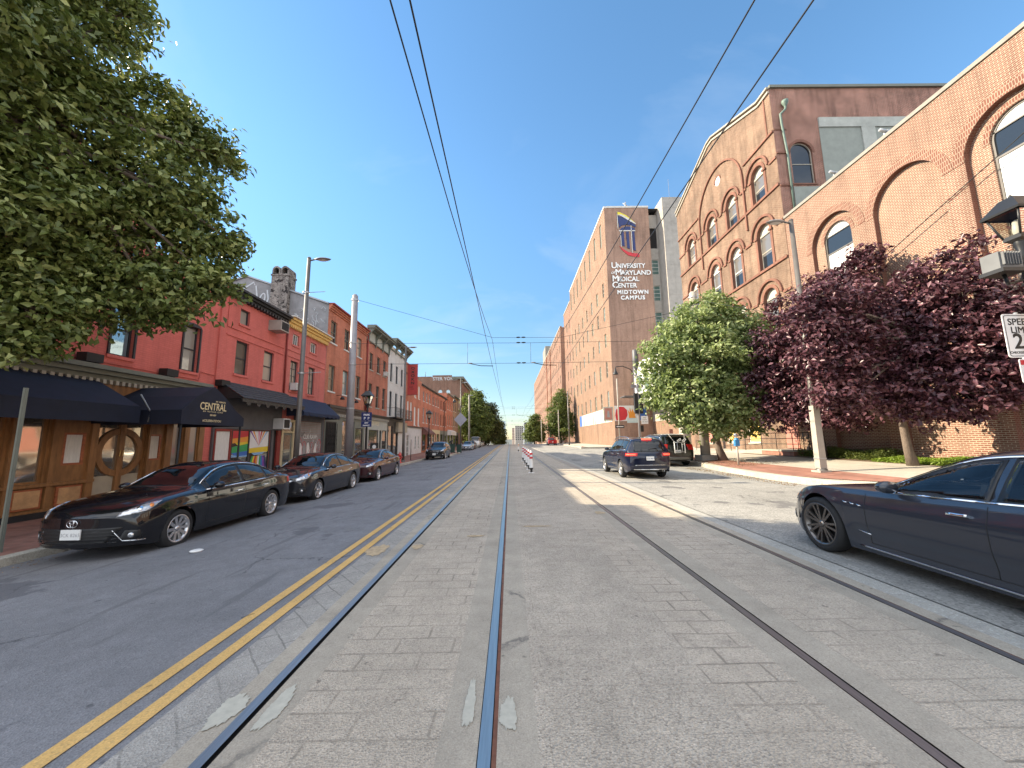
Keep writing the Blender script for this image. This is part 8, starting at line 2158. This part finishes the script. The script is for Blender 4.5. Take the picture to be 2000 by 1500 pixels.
# parking meter
mx, my = 10.55, 18.2; zb = side_r(mx, my)
o = empty('parking_meter', (mx, my, zb), 'blue headed parking meter on a pale post near the kerb', 'parking meter')
m = MB(); m.tube([(mx, my, zb), (mx, my, zb + 0.85)], 0.045, 10); m.build('post', MATS['beige_pole'], o)
m = MB(); m.box(mx - 0.10, mx + 0.10, my - 0.08, my + 0.08, zb + 0.86, zb + 1.15); m.lathe([(0.10, 0), (0.09, 0.05), (0.05, 0.1), (0.001, 0.12)], (mx, my, zb + 1.15), 12); m.build('housing', mat('meter_blue', (0.05, 0.22, 0.45), 0.4, var=0.1), o)
m = MB(); m.lathe([(0.001, -0.045), (0.085, -0.04), (0.09, 0.04), (0.001, 0.045)], (mx - 0.02, my, zb + 1.36), 16, axis='y'); m.build('dial_head', MATS['lamp_glass'], o)

# lane delineators
def delin(label, x, y, k=1.0, mi=('c_white', 'c_red')):
    o = empty('lane_delineator', (x, y, gz(x, y)), label, 'lane post', 'red and white lane delineator posts')
    zb = gz(x, y)
    m = MB(); m.lathe([(0.10, 0.24), (0.085, 0.5), (0.066, 0.8), (0.058, 0.98), (0.04, 1.02), (0.001, 1.03)], (x, y, zb), 16); m.build('sleeve', MATS[mi[0]], o)
    m = MB()
    for z in (0.66, 0.84): m.lathe([(0.084 - 0.020 * (z - 0.6) / 0.4, z), (0.080 - 0.020 * (z - 0.6) / 0.4, z + 0.085)], (x, y, zb), 16)
    m.build('reflective_band', MATS[mi[1]], o)
    m = MB(); m.lathe([(0.07, 0.03), (0.04, 0.1), (0.07, 0.16), (0.10, 0.25)], (x, y, zb), 16); m.build('hinge', MATS['plastic_black'], o)
    m = MB()
    for q in range(4):
        a = q * PI / 2 + 0.5; m.box(x + 0.1 * math.cos(a) - 0.05, x + 0.1 * math.cos(a) + 0.05, y + 0.1 * math.sin(a) - 0.05, y + 0.1 * math.sin(a) + 0.05, zb + 0.002, zb + 0.035 + 0.002 * q)
    m.build('foot', MATS['c_white'], o)
for i, (yy, lb) in enumerate(((18.5, 'nearest of the red banded lane posts between the tracks'), (20.4, 'second red banded lane post from the camera'), (22.5, 'third red banded lane post from the camera'), (25.0, 'fourth red banded lane post from the camera'), (28.2, 'last of the close set red banded lane posts'))): delin(lb, 0.98 - 0.01 * i, yy)
delin('lone orange banded lane post far ahead between the tracks', 1.05, 48.5, mi=('c_white', 'c_orange'))

# signal and lamp mast at the side street
px_, py_ = 10.4, 31.2; zb = side_r(px_, py_)
o = empty('signal_mast', (px_, py_, zb), 'dark mast with a fat antenna cylinder and curved lamp arm', 'signal mast')
m = MB(); m.tube([(px_, py_, zb), (px_, py_, 7.4)], [0.11, 0.085], 12); m.build('pole', MATS['grey_pole'], o)
m = MB(); m.lathe([(0.10, 0), (0.22, 0.35), (0.24, 0.4), (0.24, 1.65), (0.2, 1.7), (0.001, 1.7)], (px_, py_, 7.0), 18); m.build('antenna', mat('antenna_grey', (0.10, 0.10, 0.105), 0.5, var=0.1), o)
m = MB(); m.tube([(px_, py_, 6.4), (px_ - 0.5, py_, 7.1), (px_ - 1.1, py_, 7.35), (px_ - 1.65, py_, 7.3), (px_ - 1.7, py_, 7.15)], 0.035, 8); m.build('lamp_arm', MATS['iron'], o)
m = MB(); m.lathe([(0.22, 0), (0.18, 0.12), (0.1, 0.25), (0.06, 0.45), (0.03, 0.5)], (px_ - 1.7, py_, 6.68), 14); m.build('bell_lamp', MATS['iron'], o)
m = MB(); m.box(px_ - 0.30, px_ - 0.02, py_ - 0.12, py_ + 0.12, 3.45, 5.1); m.box(px_ + 0.13, px_ + 0.36, py_ - 0.1, py_ + 0.12, 3.45, 5.05); m.build('traffic_signal', MATS['black_trim'], o)
m = MB(); m.box(px_ - 0.5, px_ + 0.5, py_ - 0.02, py_ + 0.02, 5.55, 5.8); m.build('street_name_plate', MATS['grey_pole'], o)
m = MB(); m.box(px_ + 0.1, px_ + 0.3, py_ - 0.1, py_ + 0.1, 2.0, 2.5); m.build('pedestrian_signal', MATS['black_trim'], o)
s_ = empty('guide_sign', (px_ - 0.6, py_, 2.9), 'pale green guide sign on the dark mast', 'sign'); m = MB(); m.box(px_ - 1.0, px_ - 0.14, py_ - 0.14, py_ - 0.12, 2.72, 3.1); m.build('plate', mat('pale_sign', (0.5, 0.6, 0.58), 0.5, var=0.05), s_); m = MB(); put_text(m, 'HOSPITAL', 0.15, F_front(py_ - 0.14), px_ - 0.57, 2.86, 0.004); m.build('lettering', MATS['c_white'], s_)
s_ = empty('notice_sign', (px_ + 0.5, py_, 2.9), 'white notice sign right of the dark mast', 'sign'); m = MB(); m.box(px_ + 0.14, px_ + 0.68, py_ - 0.14, py_ - 0.12, 2.62, 3.25); m.build('plate', MATS['c_white'], s_)
m = MB(); put_text(m, 'NO', 0.14, F_front(py_ - 0.14), px_ + 0.41, 3.06, 0.004); put_text(m, 'TURN', 0.14, F_front(py_ - 0.14), px_ + 0.41, 2.9, 0.004); put_text(m, 'ON RED', 0.12, F_front(py_ - 0.14), px_ + 0.41, 2.74, 0.004); m.build('lettering', MATS['c_black'], s_)
o = empty('one_way_post', (10.4, 37.0, zb), 'thin sunlit post with a one way arrow sign', 'sign post')
m = MB(); m.tube([(10.4, 37, zb), (10.4, 37, 7.2)], 0.065, 8); m.build('post', MATS['beige_pole'], o)
m = MB(); m.box(10.0, 10.85, 36.88, 36.90, 2.45, 2.72); m.build('plate', MATS['c_black'], o); m = MB(); FO = F_front(36.88); m.prism([(10.08, 2.585), (10.22, 2.66), (10.22, 2.62), (10.77, 2.62), (10.77, 2.55), (10.22, 2.55), (10.22, 2.51)], FO, 0.003, 0.008); m.build('arrow', MATS['c_white'], o)
# diamond sign on far left signal pole
o = empty('warning_sign', (-7.0, 55.5, 0), 'grey backed diamond sign on a tall dark pole', 'sign')
m = MB(); m.tube([(-7.0, 55.5, gz(-7, 55.5)), (-7.0, 55.5, 10.4)], [0.10, 0.07], 10); m.build('pole', MATS['bronze_pole'], o)
m = MB(); m.prism([(-7.0, 3.4), (-6.05, 4.4), (-7.0, 5.4), (-7.95, 4.4)], F_front(55.38), 0, 0.02); m.build('plate', mat('sign_back', (0.33, 0.33, 0.38), 0.4, metal=0.3, var=0.08), o)
m = MB(); m.tube([(-7.0, 55.5, 9.6), (-6.5, 55.5, 9.75)], 0.03, 6); m.box(-6.5, -6.0, 55.35, 55.65, 9.68, 9.80); m.build('lamp_head', MATS['galv'], o)
o = empty('bracket_lamp', (-9.2, 56, 6), 'black curved lamp bracket beside the diamond sign', 'street lamp')
m = MB(); m.tube([(-9.6, 57, side_l(-9.6, 57)), (-9.6, 57, 7.0), (-9.3, 57, 7.8), (-8.6, 57, 8.0), (-8.1, 57, 7.6)], 0.05, 8); m.build('arm', MATS['iron'], o)
m = MB(); m.lathe([(0.3, 0), (0.22, 0.2), (0.08, 0.5)], (-8.1, 57, 7.0), 12); m.build('bell_lamp', MATS['iron'], o)
s_ = empty('parking_sign', (12.4, 26, 0.6), 'small pink and white sign on a post behind the bike rack car', 'sign'); m = MB(); m.box(11.05, 11.3, 27.0, 27.02, 1.6, 2.1); m.build('plate', MATS['pink_board'], s_); m = MB(); m.tube([(11.18, 27.05, side_r(11, 27)), (11.18, 27.05, 2.1)], 0.025, 6); m.build('post', MATS['galv'], s_)
# litter
m = MB(); m.lathe([(0.001, 0.004), (0.09, 0.006), (0.10, 0.02), (0.07, 0.03), (0.001, 0.03)], (-5.2, 6.75, gz(-5.2, 6.75)), 14); tag(m.build('litter', MATS['c_white']), 'white squashed cup lid on the road beside the black sedan', 'litter')

# ------------------------------------------------------------------ sky, sun, camera
sd = Vector((-1.0, 0.18, 0.60)).normalized()
el = math.asin(sd.z); rot = math.atan2(sd.x, sd.y)
w = bpy.data.worlds.new('World'); S.world = w; w.use_nodes = True
nt = w.node_tree; N = nt.nodes; Lk = nt.links
bg = N['Background']; sky = N.new('ShaderNodeTexSky'); sky.sky_type = 'NISHITA'; sky.sun_disc = False
sky.sun_elevation = el; sky.sun_rotation = rot; sky.altitude = 0; sky.air_density = 1.0; sky.dust_density = 0.1; sky.ozone_density = 2.2
# thin high cloud wisps
tc = N.new('ShaderNodeTexCoord'); sx = N.new('ShaderNodeSeparateXYZ'); Lk.new(tc.outputs['Generated'], sx.inputs[0])
def mth(op, a, b=None, v=None):
    n = N.new('ShaderNodeMath'); n.operation = op; Lk.new(a, n.inputs[0])
    if b is not None: Lk.new(b, n.inputs[1])
    elif v is not None: n.inputs[1].default_value = v
    return n.outputs[0]
zz = mth('MAXIMUM', mth('ADD', sx.outputs[2], v=0.12), v=0.05)
cb_ = N.new('ShaderNodeCombineXYZ'); Lk.new(mth('DIVIDE', sx.outputs[0], zz), cb_.inputs[0]); Lk.new(mth('DIVIDE', sx.outputs[1], zz), cb_.inputs[1])
mp = N.new('ShaderNodeMapping'); mp.inputs['Scale'].default_value = (1.0, 1.6, 1); mp.inputs['Rotation'].default_value = (0, 0, 0.35); Lk.new(cb_.outputs[0], mp.inputs[0])
nz = N.new('ShaderNodeTexNoise'); nz.inputs['Scale'].default_value = 0.8; nz.inputs['Detail'].default_value = 7; nz.inputs['Roughness'].default_value = 0.55; nz.inputs['Distortion'].default_value = 0.6; Lk.new(mp.outputs[0], nz.inputs['Vector'])
rp = N.new('ShaderNodeValToRGB'); rp.color_ramp.elements[0].position = 0.52; rp.color_ramp.elements[0].color = (0, 0, 0, 1); rp.color_ramp.elements[1].position = 0.80; rp.color_ramp.elements[1].color = (0.35, 0.35, 0.35, 1); Lk.new(nz.outputs['Fac'], rp.inputs['Fac'])
mxw = N.new('ShaderNodeMix'); mxw.data_type = 'RGBA'; Lk.new(rp.outputs['Color'], mxw.inputs[0])
hsv = N.new('ShaderNodeHueSaturation'); hsv.inputs['Saturation'].default_value = 1.12; hsv.inputs['Hue'].default_value = 0.492; Lk.new(sky.outputs[0], hsv.inputs['Color'])
mre = N.new('ShaderNodeMapRange'); mre.interpolation_type = 'SMOOTHSTEP'; mre.inputs[1].default_value = -0.05; mre.inputs[2].default_value = 0.62; mre.inputs[3].default_value = 0.50; mre.inputs[4].default_value = 1.0; Lk.new(sx.outputs[2], mre.inputs[0]); Lk.new(mre.outputs[0], hsv.inputs['Value'])
Lk.new(hsv.outputs[0], mxw.inputs[6]); mxw.inputs[7].default_value = (2.9, 3.3, 3.8, 1)
# broken bright cloud added out of view, overhead and behind camera, as shade fill
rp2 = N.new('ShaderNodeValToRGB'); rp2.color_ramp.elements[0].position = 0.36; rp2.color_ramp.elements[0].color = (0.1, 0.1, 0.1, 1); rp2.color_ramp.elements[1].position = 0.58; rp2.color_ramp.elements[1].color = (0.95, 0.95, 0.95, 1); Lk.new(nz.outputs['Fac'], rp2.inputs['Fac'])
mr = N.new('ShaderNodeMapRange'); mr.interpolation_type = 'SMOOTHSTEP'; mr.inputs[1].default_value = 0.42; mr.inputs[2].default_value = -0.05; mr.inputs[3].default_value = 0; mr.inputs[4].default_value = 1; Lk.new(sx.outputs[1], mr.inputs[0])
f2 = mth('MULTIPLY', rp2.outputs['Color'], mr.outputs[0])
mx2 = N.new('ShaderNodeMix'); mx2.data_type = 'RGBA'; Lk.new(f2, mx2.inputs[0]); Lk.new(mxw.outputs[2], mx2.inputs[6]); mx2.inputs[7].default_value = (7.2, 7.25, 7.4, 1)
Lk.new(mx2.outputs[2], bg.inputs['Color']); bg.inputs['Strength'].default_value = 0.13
sl = bpy.data.lights.new('Sun', 'SUN'); sl.energy = 4.7; sl.angle = R(0.53); sl.color = (1.0, 0.86, 0.64)
so = bpy.data.objects.new('Sun', sl); COL.objects.link(so); so.rotation_euler = sd.to_track_quat('Z', 'Y').to_euler(); so.location = (-30, 5, 30)

cam = bpy.data.cameras.new('Camera'); co_ = bpy.data.objects.new('Camera', cam); COL.objects.link(co_)
cam.sensor_width = 36; cam.lens = 757 / 2000 * 36; cam.clip_end = 5000; cam.clip_start = 0.05
U = Vector((-77., 5371., 757.)).normalized(); Yv = Vector((-4., -107., 757.)); Yv = (Yv - U * Yv.dot(U)).normalized(); Xv = -Yv.cross(U)
mt = Matrix(((Xv[0], Xv[1], -Xv[2], 0), (Yv[0], Yv[1], -Yv[2], 0), (U[0], U[1], -U[2], 1.6), (0, 0, 0, 1)))
co_.matrix_world = mt
S.camera = co_
S.view_settings.view_transform = 'Standard'; S.view_settings.look = 'None'; S.view_settings.gamma = 1.0; S.view_settings.exposure = 1.32
S.render.engine = 'CYCLES'; S.cycles.use_denoising = True
S.cycles.max_bounces = 8; S.cycles.transparent_max_bounces = 16
